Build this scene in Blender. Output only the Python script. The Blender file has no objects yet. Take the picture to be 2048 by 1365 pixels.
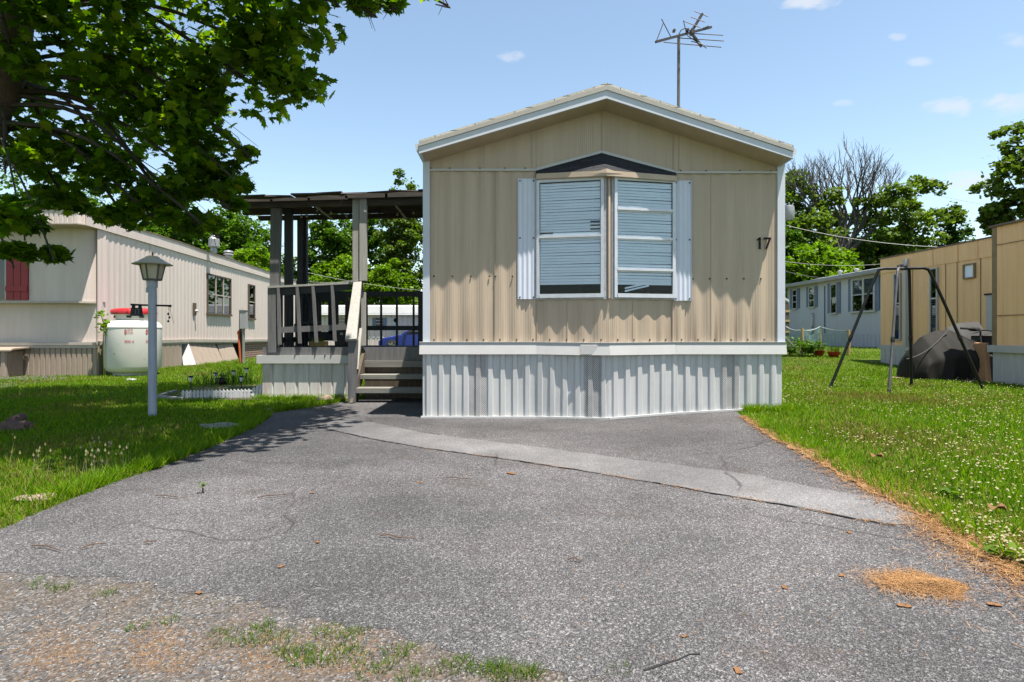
import bpy, math, random
import numpy as np
from mathutils import Vector, Matrix
from mathutils.geometry import delaunay_2d_cdt

random.seed(7)
sc = bpy.context.scene
COL = sc.collection
R = math.radians

# ------------------------------------------------------------------ camera, sky, sun, exposure
F = 1200.0                 # focal length in pixels of the 2048 wide photo
EYE = 1.0                  # lens height over the drive
cam_d = bpy.data.cameras.new('camera')
cam = bpy.data.objects.new('camera', cam_d)
COL.objects.link(cam)
cam.location = (0, 0, EYE)
cam.rotation_euler = (R(90), 0, 0)
cam_d.sensor_width = 36
cam_d.lens = 36 * F / 2048
cam_d.shift_y = -(682.5 - 668) / 2048
cam_d.clip_start = 0.05
cam_d.clip_end = 2000
sc.camera = cam

SUNV = Vector((0.40, -0.34, 1.81)).normalized()
sun_el = math.asin(SUNV.z)
sun_d = bpy.data.lights.new('sun', 'SUN')
sun = bpy.data.objects.new('sun', sun_d)
COL.objects.link(sun)
sun.location = (10, -6, 40)
sun_d.energy = 5.0
sun_d.angle = R(0.5)
sun_d.color = (1.0, 0.94, 0.84)
sun.rotation_euler = SUNV.to_track_quat('Z', 'Y').to_euler()

world = bpy.data.worlds.new('World')
sc.world = world
world.use_nodes = True
wt = world.node_tree
for n in list(wt.nodes):
    wt.nodes.remove(n)
w_out = wt.nodes.new('ShaderNodeOutputWorld')
w_bg = wt.nodes.new('ShaderNodeBackground')
w_sky = wt.nodes.new('ShaderNodeTexSky')
w_sky.sky_type = 'NISHITA'
w_sky.sun_disc = False
w_sky.sun_elevation = sun_el
w_sky.sun_rotation = math.atan2(SUNV.x, SUNV.y)
w_sky.air_density = 1.0
w_sky.dust_density = 0.6
w_sky.ozone_density = 1.4
w_bg.inputs['Strength'].default_value = 0.098


def wm(op, a, b=None, c=None):
    n = wt.nodes.new('ShaderNodeMath')
    n.operation = op
    for i, v in enumerate((a, b, c)):
        if v is None:
            continue
        if isinstance(v, (int, float)):
            n.inputs[i].default_value = v
        else:
            wt.links.new(v, n.inputs[i])
    return n.outputs[0]


# small fair-weather clouds: soft patches of the sky, given by direction
w_tc = wt.nodes.new('ShaderNodeTexCoord')
w_sep = wt.nodes.new('ShaderNodeSeparateXYZ')
wt.links.new(w_tc.outputs['Generated'], w_sep.inputs[0])
yy = wm('MAXIMUM', w_sep.outputs[1], 0.05)
uu = wm('DIVIDE', w_sep.outputs[0], yy)
vv = wm('DIVIDE', w_sep.outputs[2], yy)
w_n = wt.nodes.new('ShaderNodeTexNoise')
w_n.inputs['Scale'].default_value = 34
w_n.inputs['Detail'].default_value = 5
w_mp = wt.nodes.new('ShaderNodeMapping')
w_mp.inputs['Scale'].default_value = (1, 1, 2.2)
wt.links.new(w_tc.outputs['Generated'], w_mp.inputs[0])
wt.links.new(w_mp.outputs[0], w_n.inputs['Vector'])
nz = wm('MULTIPLY', wm('SUBTRACT', w_n.outputs[0], 0.5), 3.2)
tot = None
for px, py, hw, hh, st in ((1620, 6, 75, 16, .75), (1022, 112, 36, 14, .5), (1900, 216, 60, 24, .6), (2010, 208, 80, 24, .6),
                           (1840, 123, 32, 12, .5), (1795, 74, 22, 11, .45), (1690, 207, 30, 9, .35),
                           (2025, 80, 40, 18, .5), (1945, 372, 70, 34, .65), (640, 60, 60, 16, .3)):
    du = wm('MULTIPLY', wm('SUBTRACT', uu, (px - 1024) / F), F / hw)
    dv = wm('MULTIPLY', wm('SUBTRACT', vv, (668 - py) / F), F / hh)
    d2 = wm('ADD', wm('MULTIPLY', du, du), wm('MULTIPLY', dv, dv))
    m = wm('ADD', wm('SUBTRACT', 1.0, d2), nz)
    n = wt.nodes.new('ShaderNodeMapRange')
    n.interpolation_type = 'SMOOTHSTEP'
    n.inputs[1].default_value = 0.0
    n.inputs[2].default_value = 1.3
    n.inputs[3].default_value = 0.0
    n.inputs[4].default_value = st
    wt.links.new(m, n.inputs[0])
    tot = n.outputs[0] if tot is None else wm('MAXIMUM', tot, n.outputs[0])
w_mix = wt.nodes.new('ShaderNodeMix')
w_mix.data_type = 'RGBA'
wt.links.new(tot, w_mix.inputs[0])
wt.links.new(w_sky.outputs[0], w_mix.inputs[6])
w_mix.inputs[7].default_value = (3.1, 3.4, 4.2, 1)
w_tint = wt.nodes.new('ShaderNodeMix')          # the photo's white balance
w_tint.data_type = 'RGBA'
w_tint.blend_type = 'MULTIPLY'
w_tint.inputs[0].default_value = 1.0
w_tint.inputs[7].default_value = (1.03, 0.985, 0.87, 1)
wt.links.new(w_mix.outputs[2], w_tint.inputs[6])
wt.links.new(w_tint.outputs[2], w_bg.inputs['Color'])
wt.links.new(w_bg.outputs[0], w_out.inputs[0])

sc.view_settings.view_transform = 'Standard'
sc.view_settings.look = 'None'
sc.view_settings.gamma = 1.0
sc.view_settings.exposure = 1.45
sc.cycles.max_bounces = 6
sc.cycles.transparent_max_bounces = 8


# ------------------------------------------------------------------ materials
def new_mat(name):
    m = bpy.data.materials.new(name)
    m.use_nodes = True
    nt = m.node_tree
    for n in list(nt.nodes):
        nt.nodes.remove(n)
    out = nt.nodes.new('ShaderNodeOutputMaterial')
    return m, nt, out


def nd(nt, t, **kw):
    n = nt.nodes.new(t)
    for k, v in kw.items():
        setattr(n, k, v)
    return n


def ramp(nt, fac, stops):
    r = nd(nt, 'ShaderNodeValToRGB')
    els = r.color_ramp.elements
    while len(els) < len(stops):
        els.new(0.5)
    for e, (p, c) in zip(els, stops):
        e.position = p
        e.color = tuple(c) + (1,) if len(c) == 3 else c
    nt.links.new(fac, r.inputs[0])
    return r.outputs[0]


def mixc(nt, fac, a, b, mode='MIX'):
    n = nd(nt, 'ShaderNodeMix', data_type='RGBA', blend_type=mode)
    for i, v in ((0, fac), (6, a), (7, b)):
        if isinstance(v, (int, float)):
            n.inputs[i].default_value = v
        elif isinstance(v, tuple):
            n.inputs[i].default_value = v + (1,) if len(v) == 3 else v
        else:
            nt.links.new(v, n.inputs[i])
    return n.outputs[2]


def noise(nt, scale, detail=4, mapping=None, rough=0.55):
    tc = nd(nt, 'ShaderNodeTexCoord')
    src = tc.outputs['Object']
    if mapping:
        mp = nd(nt, 'ShaderNodeMapping')
        mp.inputs['Scale'].default_value = mapping
        nt.links.new(src, mp.inputs[0])
        src = mp.outputs[0]
    n = nd(nt, 'ShaderNodeTexNoise')
    n.inputs['Scale'].default_value = scale
    n.inputs['Detail'].default_value = detail
    n.inputs['Roughness'].default_value = rough
    nt.links.new(src, n.inputs['Vector'])
    return n.outputs[0]


def princ(nt, out, color, rough=0.6, metal=0.0, bump=None, bstr=0.2, bdist=0.01, spec=0.4):
    p = nd(nt, 'ShaderNodeBsdfPrincipled')
    if isinstance(color, tuple):
        p.inputs['Base Color'].default_value = color + (1,)
    else:
        nt.links.new(color, p.inputs['Base Color'])
    if isinstance(rough, (int, float)):
        p.inputs['Roughness'].default_value = rough
    else:
        nt.links.new(rough, p.inputs['Roughness'])
    p.inputs['Metallic'].default_value = metal
    p.inputs['Specular IOR Level'].default_value = spec
    if bump is not None:
        b = nd(nt, 'ShaderNodeBump')
        b.inputs['Strength'].default_value = bstr
        b.inputs['Distance'].default_value = bdist
        nt.links.new(bump, b.inputs['Height'])
        nt.links.new(b.outputs[0], p.inputs['Normal'])
    nt.links.new(p.outputs[0], out.inputs[0])
    return p


def pmat(name, c1, c2=None, scale=6, rough=0.6, metal=0.0, mapping=None, bstr=0.15, fine=60, dirt=None, dirt_scale=1.5,
         dirt_amt=(0.5, 0.75), spec=0.4, dmap=None, k=0.6):
    """painted / weathered surface: two tones by noise, optional dirt patches, fine bump"""
    m, nt, out = new_mat(name)
    c2 = c2 or tuple(x * 0.8 for x in c1)
    c1, c2 = tuple(x * k for x in c1), tuple(x * k for x in c2)
    dirt = tuple(x * k for x in dirt) if dirt else None
    n1 = noise(nt, scale, 5, mapping)
    col = ramp(nt, n1, [(0.3, c2), (0.7, c1)])
    if dirt:
        n2 = noise(nt, dirt_scale, 6, dmap or mapping, 0.65)
        f = ramp(nt, n2, [(dirt_amt[0], (0, 0, 0)), (dirt_amt[1], (1, 1, 1))])
        col = mixc(nt, f, col, dirt)
    nf = noise(nt, fine, 3, mapping)
    princ(nt, out, col, rough, metal, nf, bstr, 0.004, spec)
    return m


def siding_mat(name, c1, c2, stain, pitch=0.024, streak=1.0, grime=None):
    """embossed metal siding: fine vertical pinstripes, rain streaks, faint grime"""
    m, nt, out = new_mat(name)
    tc = nd(nt, 'ShaderNodeTexCoord')
    sep = nd(nt, 'ShaderNodeSeparateXYZ')
    nt.links.new(tc.outputs['Object'], sep.inputs[0])
    s = nd(nt, 'ShaderNodeMath', operation='ADD')
    nt.links.new(sep.outputs[0], s.inputs[0])
    nt.links.new(sep.outputs[1], s.inputs[1])
    k = nd(nt, 'ShaderNodeMath', operation='MULTIPLY')
    k.inputs[1].default_value = 2 * math.pi / pitch
    nt.links.new(s.outputs[0], k.inputs[0])
    si = nd(nt, 'ShaderNodeMath', operation='SINE')
    nt.links.new(k.outputs[0], si.inputs[0])
    n1 = noise(nt, 1.0, 5, (9, 9, 0.5))
    n2 = noise(nt, 1.0, 6, (26, 26, 0.8), 0.7)
    n3 = noise(nt, 0.9, 5)
    col = ramp(nt, n1, [(0.3, c2), (0.7, c1)])
    col = mixc(nt, ramp(nt, n2, [(0.52, (0, 0, 0)), (0.80, (streak,) * 3)]), col, stain)
    col = mixc(nt, ramp(nt, n3, [(0.45, (0, 0, 0)), (0.8, (0.5, 0.5, 0.5))]), col, tuple(x * 0.85 for x in c1))
    if grime:
        # dirt washed down the ribs, heavier towards the foot of the sheet, in a few stretches of it
        z0, z1, gc = grime
        mr = nd(nt, 'ShaderNodeMapRange')
        mr.inputs[1].default_value = z1
        mr.inputs[2].default_value = z0
        nt.links.new(sep.outputs[2], mr.inputs[0])
        g1 = noise(nt, 1.0, 5, (17, 17, 0.35), 0.6)
        g2 = noise(nt, 1.3, 3, (1, 1, 0.3))
        f = mixc(nt, 1.0, ramp(nt, g1, [(0.42, (0, 0, 0)), (0.62, (1, 1, 1))]), ramp(nt, g2, [(0.4, (0.1, 0.1, 0.1)), (0.62, (1, 1, 1))]), 'MULTIPLY')
        f = mixc(nt, 1.0, f, mr.outputs[0], 'MULTIPLY')
        col = mixc(nt, f, col, gc)
    princ(nt, out, col, 0.5, 0, si.outputs[0], 0.35, 0.002, 0.35)
    return m


def leaf_mat(name, dark, light, trans=0.35, yellow=None, rough=0.45):
    m, nt, out = new_mat(name)
    g = nd(nt, 'ShaderNodeNewGeometry')
    col = ramp(nt, g.outputs['Random Per Island'], [(0.0, dark), (0.75, light), (1.0, yellow or tuple(min(1, x * 1.35) for x in light))])
    p = nd(nt, 'ShaderNodeBsdfPrincipled')
    p.inputs['Roughness'].default_value = rough
    p.inputs['Specular IOR Level'].default_value = 0.18
    nt.links.new(col, p.inputs['Base Color'])
    t = nd(nt, 'ShaderNodeBsdfTranslucent')
    tcol = mixc(nt, 1.0, col, (1.6, 1.75, 0.55), 'MULTIPLY')
    nt.links.new(tcol, t.inputs[0])
    mx = nd(nt, 'ShaderNodeMixShader')
    mx.inputs[0].default_value = trans
    nt.links.new(p.outputs[0], mx.inputs[1])
    nt.links.new(t.outputs[0], mx.inputs[2])
    nt.links.new(mx.outputs[0], out.inputs[0])
    return m


def glass_mat(name, tint=(0.9, 0.95, 0.95), refl=(0.9, 0.95, 1.0), ior=1.5):
    m, nt, out = new_mat(name)
    tr = nd(nt, 'ShaderNodeBsdfTransparent')
    tr.inputs[0].default_value = tint + (1,)
    gl = nd(nt, 'ShaderNodeBsdfGlossy')
    gl.inputs[0].default_value = refl + (1,)
    gl.inputs['Roughness'].default_value = 0.02
    nb = nd(nt, 'ShaderNodeBump')
    nb.inputs['Strength'].default_value = 0.04
    nt.links.new(noise(nt, 2.5, 2), nb.inputs['Height'])
    nt.links.new(nb.outputs[0], gl.inputs['Normal'])
    fr = nd(nt, 'ShaderNodeFresnel')
    fr.inputs[0].default_value = ior
    mx = nd(nt, 'ShaderNodeMixShader')
    nt.links.new(fr.outputs[0], mx.inputs[0])
    nt.links.new(tr.outputs[0], mx.inputs[1])
    nt.links.new(gl.outputs[0], mx.inputs[2])
    nt.links.new(mx.outputs[0], out.inputs[0])
    return m


def asphalt_mat(name, base, light, dark, speck=0.5, stains=None):
    m, nt, out = new_mat(name)
    tc = nd(nt, 'ShaderNodeTexCoord')
    v = nd(nt, 'ShaderNodeTexVoronoi')
    v.inputs['Scale'].default_value = 150
    nt.links.new(tc.outputs['Object'], v.inputs['Vector'])
    bw = nd(nt, 'ShaderNodeRGBToBW')
    nt.links.new(v.outputs['Color'], bw.inputs[0])
    stone = ramp(nt, bw.outputs[0], [(0.1, dark), (0.5, base), (0.72, base), (0.86, light)])
    v2 = nd(nt, 'ShaderNodeTexVoronoi')
    v2.inputs['Scale'].default_value = 380
    nt.links.new(tc.outputs['Object'], v2.inputs['Vector'])
    bw2 = nd(nt, 'ShaderNodeRGBToBW')
    nt.links.new(v2.outputs['Color'], bw2.inputs[0])
    st2 = ramp(nt, bw2.outputs[0], [(0.2, dark), (0.6, base), (0.72, light)])
    col = mixc(nt, 0.45, stone, st2)
    n1 = noise(nt, 0.9, 6, None, 0.6)
    col = mixc(nt, 1.0, col, ramp(nt, n1, [(0.3, (0.72, 0.72, 0.74)), (0.7, (1.2, 1.2, 1.22))]), 'MULTIPLY')
    n5 = noise(nt, 0.33, 3, None, 0.5)
    col = mixc(nt, 1.0, col, ramp(nt, n5, [(0.35, (0.66, 0.66, 0.67)), (0.62, (1.28, 1.27, 1.26))]), 'MULTIPLY')
    n4 = noise(nt, 4.0, 5, None, 0.65)
    col = mixc(nt, 1.0, col, ramp(nt, n4, [(0.3, (0.88, 0.88, 0.88)), (0.7, (1.1, 1.1, 1.1))]), 'MULTIPLY')
    n2 = noise(nt, 1.7, 6, None, 0.7)
    col = mixc(nt, ramp(nt, n2, [(0.56, (0, 0, 0)), (0.74, (0.6, 0.6, 0.6))]), col, stains or (0.10, 0.085, 0.07))
    # hairline cracks where old patches meet
    vc = nd(nt, 'ShaderNodeTexVoronoi', feature='DISTANCE_TO_EDGE')
    vc.inputs['Scale'].default_value = 0.62
    wv = nd(nt, 'ShaderNodeMix', data_type='VECTOR')
    wv.inputs[0].default_value = 0.16
    nw = nd(nt, 'ShaderNodeTexNoise')
    nw.inputs['Scale'].default_value = 3.0
    nw.inputs['Detail'].default_value = 6
    nt.links.new(tc.outputs['Object'], nw.inputs['Vector'])
    nt.links.new(tc.outputs['Object'], wv.inputs[4])
    nt.links.new(nw.outputs['Color'], wv.inputs[5])
    nt.links.new(wv.outputs[1], vc.inputs['Vector'])
    ck = ramp(nt, vc.outputs['Distance'], [(0.0, (0.75, 0.75, 0.75)), (0.006, (0, 0, 0))])
    ck = mixc(nt, 1.0, ck, ramp(nt, noise(nt, 0.8, 2), [(0.5, (0, 0, 0)), (0.6, (1, 1, 1))]), 'MULTIPLY')
    col = mixc(nt, ck, col, (0.018, 0.016, 0.014))
    princ(nt, out, col, 0.88, 0, v.outputs['Distance'], 0.45, 0.004, 0.2)
    return m


def gravel_mat(name):
    m, nt, out = new_mat(name)
    tc = nd(nt, 'ShaderNodeTexCoord')
    v = nd(nt, 'ShaderNodeTexVoronoi')
    v.inputs['Scale'].default_value = 130
    nt.links.new(tc.outputs['Object'], v.inputs['Vector'])
    bw = nd(nt, 'ShaderNodeRGBToBW')
    nt.links.new(v.outputs['Color'], bw.inputs[0])
    stone = ramp(nt, bw.outputs[0], [(0.1, (0.033, 0.031, 0.030)), (0.5, (0.077, 0.074, 0.074)), (0.72, (0.110, 0.105, 0.105)), (0.88, (0.231, 0.226, 0.226))])
    n1 = noise(nt, 2.2, 6, None, 0.65)
    col = mixc(nt, ramp(nt, n1, [(0.47, (0, 0, 0)), (0.66, (0.7, 0.7, 0.7))]), stone, (0.105, 0.069, 0.041))
    n2 = noise(nt, 45, 4)
    col = mixc(nt, ramp(nt, n2, [(0.5, (0, 0, 0)), (0.72, (0.5, 0.5, 0.5))]), col, (0.154, 0.110, 0.066))
    princ(nt, out, col, 0.9, 0, v.outputs['Distance'], 0.9, 0.012, 0.25)
    return m


def ground_mat(name):
    m, nt, out = new_mat(name)
    n1 = noise(nt, 0.5, 6, None, 0.6)
    col = ramp(nt, n1, [(0.3, (0.03, 0.06, 0.003)), (0.55, (0.05, 0.085, 0.005)), (0.75, (0.075, 0.08, 0.012))])
    n2 = noise(nt, 26, 4, None, 0.7)
    col = mixc(nt, ramp(nt, n2, [(0.45, (0, 0, 0)), (0.7, (0.6, 0.6, 0.6))]), col, (0.07, 0.052, 0.024))
    princ(nt, out, col, 0.95, 0, n2, 0.6, 0.03, 0.1)
    return m


def perforated_mat(name):
    """vent strip: sheet metal punched with a diamond pattern of small holes"""
    m, nt, out = new_mat(name)
    tc = nd(nt, 'ShaderNodeTexCoord')
    mp = nd(nt, 'ShaderNodeMapping')
    mp.inputs['Rotation'].default_value = (0, R(45), 0)
    mp.inputs['Scale'].default_value = (62, 1, 62)
    nt.links.new(tc.outputs['Object'], mp.inputs[0])
    sep = nd(nt, 'ShaderNodeSeparateXYZ')
    nt.links.new(mp.outputs[0], sep.inputs[0])

    def fr(o):
        a = nd(nt, 'ShaderNodeMath', operation='FRACT')
        nt.links.new(o, a.inputs[0])
        b = nd(nt, 'ShaderNodeMath', operation='GREATER_THAN')
        b.inputs[1].default_value = 0.36
        nt.links.new(a.outputs[0], b.inputs[0])
        return b.outputs[0]
    c = nd(nt, 'ShaderNodeMath', operation='MULTIPLY')
    nt.links.new(fr(sep.outputs[0]), c.inputs[0])
    nt.links.new(fr(sep.outputs[2]), c.inputs[1])
    n1 = noise(nt, 8, 4)
    col = mixc(nt, c.outputs[0], ramp(nt, n1, [(0.3, (0.33, 0.32, 0.32)), (0.7, (0.42, 0.42, 0.42))]), (0.13, 0.12, 0.12))
    princ(nt, out, col, 0.5)
    return m


def lattice_mat(name, c1, c2, sx, sz):
    m, nt, out = new_mat(name)
    tc = nd(nt, 'ShaderNodeTexCoord')
    mp = nd(nt, 'ShaderNodeMapping')
    mp.inputs['Scale'].default_value = (1, 1, 1)
    nt.links.new(tc.outputs['Object'], mp.inputs[0])
    br = nd(nt, 'ShaderNodeTexBrick')
    br.inputs['Color1'].default_value = c1 + (1,)
    br.inputs['Color2'].default_value = tuple(x * 0.75 for x in c1) + (1,)
    br.inputs['Mortar'].default_value = c2 + (1,)
    br.inputs['Scale'].default_value = 1
    br.inputs['Brick Width'].default_value = sx
    br.inputs['Row Height'].default_value = sz
    br.inputs['Mortar Size'].default_value = 0.012
    br.offset = 0.0
    sep = nd(nt, 'ShaderNodeSeparateXYZ')
    nt.links.new(mp.outputs[0], sep.inputs[0])
    cb = nd(nt, 'ShaderNodeCombineXYZ')
    nt.links.new(sep.outputs[1], cb.inputs[0])
    nt.links.new(sep.outputs[2], cb.inputs[1])
    nt.links.new(cb.outputs[0], br.inputs['Vector'])
    princ(nt, out, br.outputs[0], 0.85)
    return m


def net_mat(name, col, op):
    m, nt, out = new_mat(name)
    tr = nd(nt, 'ShaderNodeBsdfTransparent')
    df = nd(nt, 'ShaderNodeBsdfDiffuse')
    df.inputs[0].default_value = col + (1,)
    mx = nd(nt, 'ShaderNodeMixShader')
    n1 = noise(nt, 3, 3)
    f = ramp(nt, n1, [(0.3, (op * 0.7,) * 3), (0.7, (op * 1.3,) * 3)])
    nt.links.new(f, mx.inputs[0])
    nt.links.new(tr.outputs[0], mx.inputs[1])
    nt.links.new(df.outputs[0], mx.inputs[2])
    nt.links.new(mx.outputs[0], out.inputs[0])
    return m


def island_mat(name, stops, rough=0.8):
    m, nt, out = new_mat(name)
    g = nd(nt, 'ShaderNodeNewGeometry')
    col = ramp(nt, g.outputs['Random Per Island'], stops)
    princ(nt, out, col, rough, spec=0.2)
    return m


def shingle_mat(name, c1, c2, bw=0.3, rh=0.13):
    m, nt, out = new_mat(name)
    tc = nd(nt, 'ShaderNodeTexCoord')
    br = nd(nt, 'ShaderNodeTexBrick')
    br.inputs['Color1'].default_value = c1 + (1,)
    br.inputs['Color2'].default_value = c2 + (1,)
    br.inputs['Mortar'].default_value = tuple(x * 0.4 for x in c2) + (1,)
    br.inputs['Scale'].default_value = 1
    br.inputs['Brick Width'].default_value = bw
    br.inputs['Row Height'].default_value = rh
    br.inputs['Mortar Size'].default_value = 0.006
    sep = nd(nt, 'ShaderNodeSeparateXYZ')
    nt.links.new(tc.outputs['Object'], sep.inputs[0])
    a = nd(nt, 'ShaderNodeMath', operation='ADD')
    nt.links.new(sep.outputs[1], a.inputs[0])
    nt.links.new(sep.outputs[2], a.inputs[1])
    cb = nd(nt, 'ShaderNodeCombineXYZ')
    nt.links.new(sep.outputs[0], cb.inputs[0])
    nt.links.new(a.outputs[0], cb.inputs[1])
    nt.links.new(cb.outputs[0], br.inputs['Vector'])
    n1 = noise(nt, 90, 3)
    col = mixc(nt, 1.0, br.outputs[0], ramp(nt, n1, [(0.3, (0.7, 0.7, 0.7)), (0.7, (1.3, 1.3, 1.3))]), 'MULTIPLY')
    princ(nt, out, col, 0.9, 0, n1, 0.5, 0.004, 0.2)
    return m


M = {}
M['tan_siding'] = siding_mat('tan_siding', (0.40, 0.318, 0.240), (0.352, 0.277, 0.208), (0.215, 0.155, 0.105), 0.024, 0.55, (0.9, 1.4, (0.165, 0.12, 0.085)))
M['tan_trim'] = pmat('tan_trim', (0.40, 0.316, 0.238), (0.346, 0.27, 0.202), 5, 0.5, k=1)
M['white_trim'] = pmat('white_trim', (0.80, 0.79, 0.78), (0.72, 0.71, 0.70), 4, 0.42, dirt=(0.5, 0.47, 0.43), dirt_amt=(0.62, 0.85), k=0.5)
M['drip_edge'] = pmat('drip_edge', (0.55, 0.52, 0.47), (0.46, 0.43, 0.39), 5, 0.5)
M['fascia'] = pmat('fascia', (0.78, 0.82, 0.92), (0.70, 0.74, 0.83), 3, 0.45, dirt=(0.45, 0.42, 0.38), dirt_amt=(0.6, 0.85))
M['skirt'] = pmat('skirt', (0.72, 0.72, 0.715), (0.63, 0.63, 0.63), 2.5, 0.42, mapping=(8, 8, 1), dirt=(0.42, 0.38, 0.33), dirt_scale=2.2, dirt_amt=(0.60, 0.85))
M['perforated'] = perforated_mat('perforated')
M['lamp_pole'] = pmat('lamp_pole', (0.34, 0.36, 0.43), (0.27, 0.29, 0.35), 4, 0.5, mapping=(6, 6, 1), k=1)
M['shutter'] = pmat('shutter', (0.49, 0.52, 0.60), (0.45, 0.48, 0.56), 3, 0.45, mapping=(10, 10, 1), k=1)
M['alu'] = pmat('aluminium', (0.66, 0.68, 0.74), (0.56, 0.58, 0.63), 12, 0.38, 0.2, k=0.75)
M['caulk'] = pmat('caulk', (0.62, 0.63, 0.68), (0.42, 0.43, 0.47), 30, 0.6)
M['blind'] = pmat('blind', (0.72, 0.76, 0.86), (0.66, 0.70, 0.80), 3, 0.5, k=1)
M['glass'] = glass_mat('window_glass', (0.95, 0.97, 0.97), ior=1.22)
M['dark_glass'] = glass_mat('dark_glass', (0.30, 0.32, 0.33), ior=1.7)
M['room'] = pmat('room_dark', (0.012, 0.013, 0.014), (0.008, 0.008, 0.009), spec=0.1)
M['black_shingle'] = shingle_mat('black_shingle', (0.032, 0.033, 0.04), (0.02, 0.021, 0.026), 0.28, 0.075)
M['roof_shingle'] = shingle_mat('roof_shingle', (0.48, 0.45, 0.41), (0.36, 0.34, 0.31))
M['screw'] = pmat('screw', (0.05, 0.04, 0.035))
M['number'] = pmat('number_brown', (0.022, 0.010, 0.008), (0.014, 0.007, 0.006), 8, 0.5, spec=0.2)
M['grey_wood'] = pmat('grey_wood', (0.25, 0.245, 0.25), (0.15, 0.147, 0.152), 3, 0.75, mapping=(14, 14, 1.2), bstr=0.4, dirt=(0.09, 0.085, 0.08), dirt_amt=(0.55, 0.8))
M['sunlit_wood'] = pmat('sunlit_wood', (0.56, 0.545, 0.51), (0.42, 0.405, 0.38), 3, 0.75, mapping=(14, 14, 1.2), bstr=0.4, dirt=(0.26, 0.24, 0.21), dirt_amt=(0.58, 0.85))  # the grey porch wood again, sunlight on its parts put into the colour
M['tread'] = pmat('tread_wood', (0.33, 0.325, 0.29), (0.22, 0.215, 0.195), 3, 0.8, mapping=(1.2, 14, 14), bstr=0.4, dirt=(0.14, 0.125, 0.1), dirt_amt=(0.5, 0.8))
M['dark_wood'] = pmat('dark_wood', (0.115, 0.095, 0.08), (0.06, 0.05, 0.045), 3, 0.85, mapping=(1.2, 14, 14), bstr=0.5, dirt=(0.2, 0.165, 0.13), dirt_amt=(0.55, 0.8))
M['dark_shaded_wood'] = pmat('dark_shaded_wood', (0.06, 0.062, 0.072), (0.04, 0.042, 0.05), 4, 0.65)  # grey porch wood with its shade put into the colour; dark bench too
M['deck_skirt'] = pmat('deck_skirt', (0.60, 0.57, 0.55), (0.52, 0.49, 0.47), 2.5, 0.5, mapping=(6, 6, 1), k=0.85, dirt=(0.33, 0.24, 0.2), dirt_scale=1.2, dirt_amt=(0.48, 0.78))
M['asphalt'] = asphalt_mat('asphalt', (0.049, 0.0472, 0.049), (0.222, 0.216, 0.219), (0.013, 0.0125, 0.013), stains=(0.042, 0.032, 0.024))
M['asphalt_pale'] = asphalt_mat('asphalt_pale', (0.095, 0.093, 0.095), (0.19, 0.188, 0.19), (0.052, 0.051, 0.052), stains=(0.08, 0.074, 0.068))
M['crack'] = pmat('crack', (0.03, 0.028, 0.025), (0.015, 0.015, 0.015), 20, 0.9)
M['gravel'] = gravel_mat('gravel')
M['ground'] = ground_mat('lawn_ground')
M['mulch'] = pmat('mulch', (0.10, 0.075, 0.055), (0.04, 0.03, 0.024), 30, 0.95, bstr=0.9)
M['straw_bed'] = pmat('straw_bed', (0.50, 0.31, 0.15), (0.30, 0.18, 0.09), 60, 0.95, bstr=0.9)
M['straw'] = island_mat('straw', [(0.0, (0.11, 0.045, 0.016)), (0.5, (0.23, 0.115, 0.042)), (1.0, (0.36, 0.22, 0.10))])
M['grass'] = leaf_mat('grass', (0.042, 0.103, 0.001), (0.115, 0.215, 0.003), 0.42, (0.21, 0.25, 0.016), 0.55)
M['dry_grass'] = leaf_mat('dry_grass', (0.09, 0.085, 0.016), (0.17, 0.135, 0.04), 0.3, (0.26, 0.205, 0.09), 0.6)
M['weed'] = leaf_mat('weed', (0.04, 0.085, 0.008), (0.08, 0.13, 0.014), 0.35, None, 0.5)
M['clover'] = island_mat('clover', [(0.0, (0.16, 0.11, 0.05)), (0.4, (0.25, 0.22, 0.11)), (1.0, (0.33, 0.32, 0.18))])
M['maple_leaf'] = leaf_mat('maple_leaf', (0.028, 0.070, 0.002), (0.085, 0.160, 0.004), 0.55, (0.18, 0.24, 0.008), 0.45)
M['leaf_mid'] = leaf_mat('leaf_mid', (0.026, 0.065, 0.005), (0.06, 0.12, 0.009), 0.38)
M['leaf_bright'] = leaf_mat('leaf_bright', (0.05, 0.105, 0.004), (0.11, 0.19, 0.008), 0.42)
M['leaf_dark'] = leaf_mat('leaf_dark', (0.02, 0.05, 0.006), (0.042, 0.085, 0.012), 0.32)
M['leaf_olive'] = leaf_mat('leaf_olive', (0.038, 0.068, 0.008), (0.085, 0.13, 0.018), 0.38)
M['bark'] = pmat('bark', (0.17, 0.125, 0.10), (0.075, 0.055, 0.045), 4, 0.9, mapping=(16, 16, 2.5), bstr=1.0, fine=10)
M['bark_dark'] = pmat('bark_dark', (0.085, 0.07, 0.06), (0.045, 0.038, 0.033), 8, 0.9)
M['bark_grey'] = pmat('bark_grey', (0.15, 0.135, 0.125), (0.08, 0.07, 0.065), 8, 0.9)
M['lamp_white'] = pmat('lamp_white', (0.62, 0.62, 0.64), (0.52, 0.52, 0.54), 4, 0.5, mapping=(6, 6, 1), dirt=(0.4, 0.36, 0.32), dirt_amt=(0.6, 0.85))
M['lamp_cap'] = pmat('lamp_cap', (0.66, 0.61, 0.52), (0.54, 0.49, 0.41), 8, 0.6, k=0.95, dirt=(0.36, 0.28, 0.2), dirt_amt=(0.55, 0.8))
M['lamp_glass'] = pmat('lamp_glass', (0.52, 0.47, 0.36), (0.38, 0.34, 0.25), 6, 0.35, k=0.95)
M['lamp_frame'] = pmat('lamp_frame', (0.19, 0.17, 0.15), (0.13, 0.115, 0.1), 10, 0.5)
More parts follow.
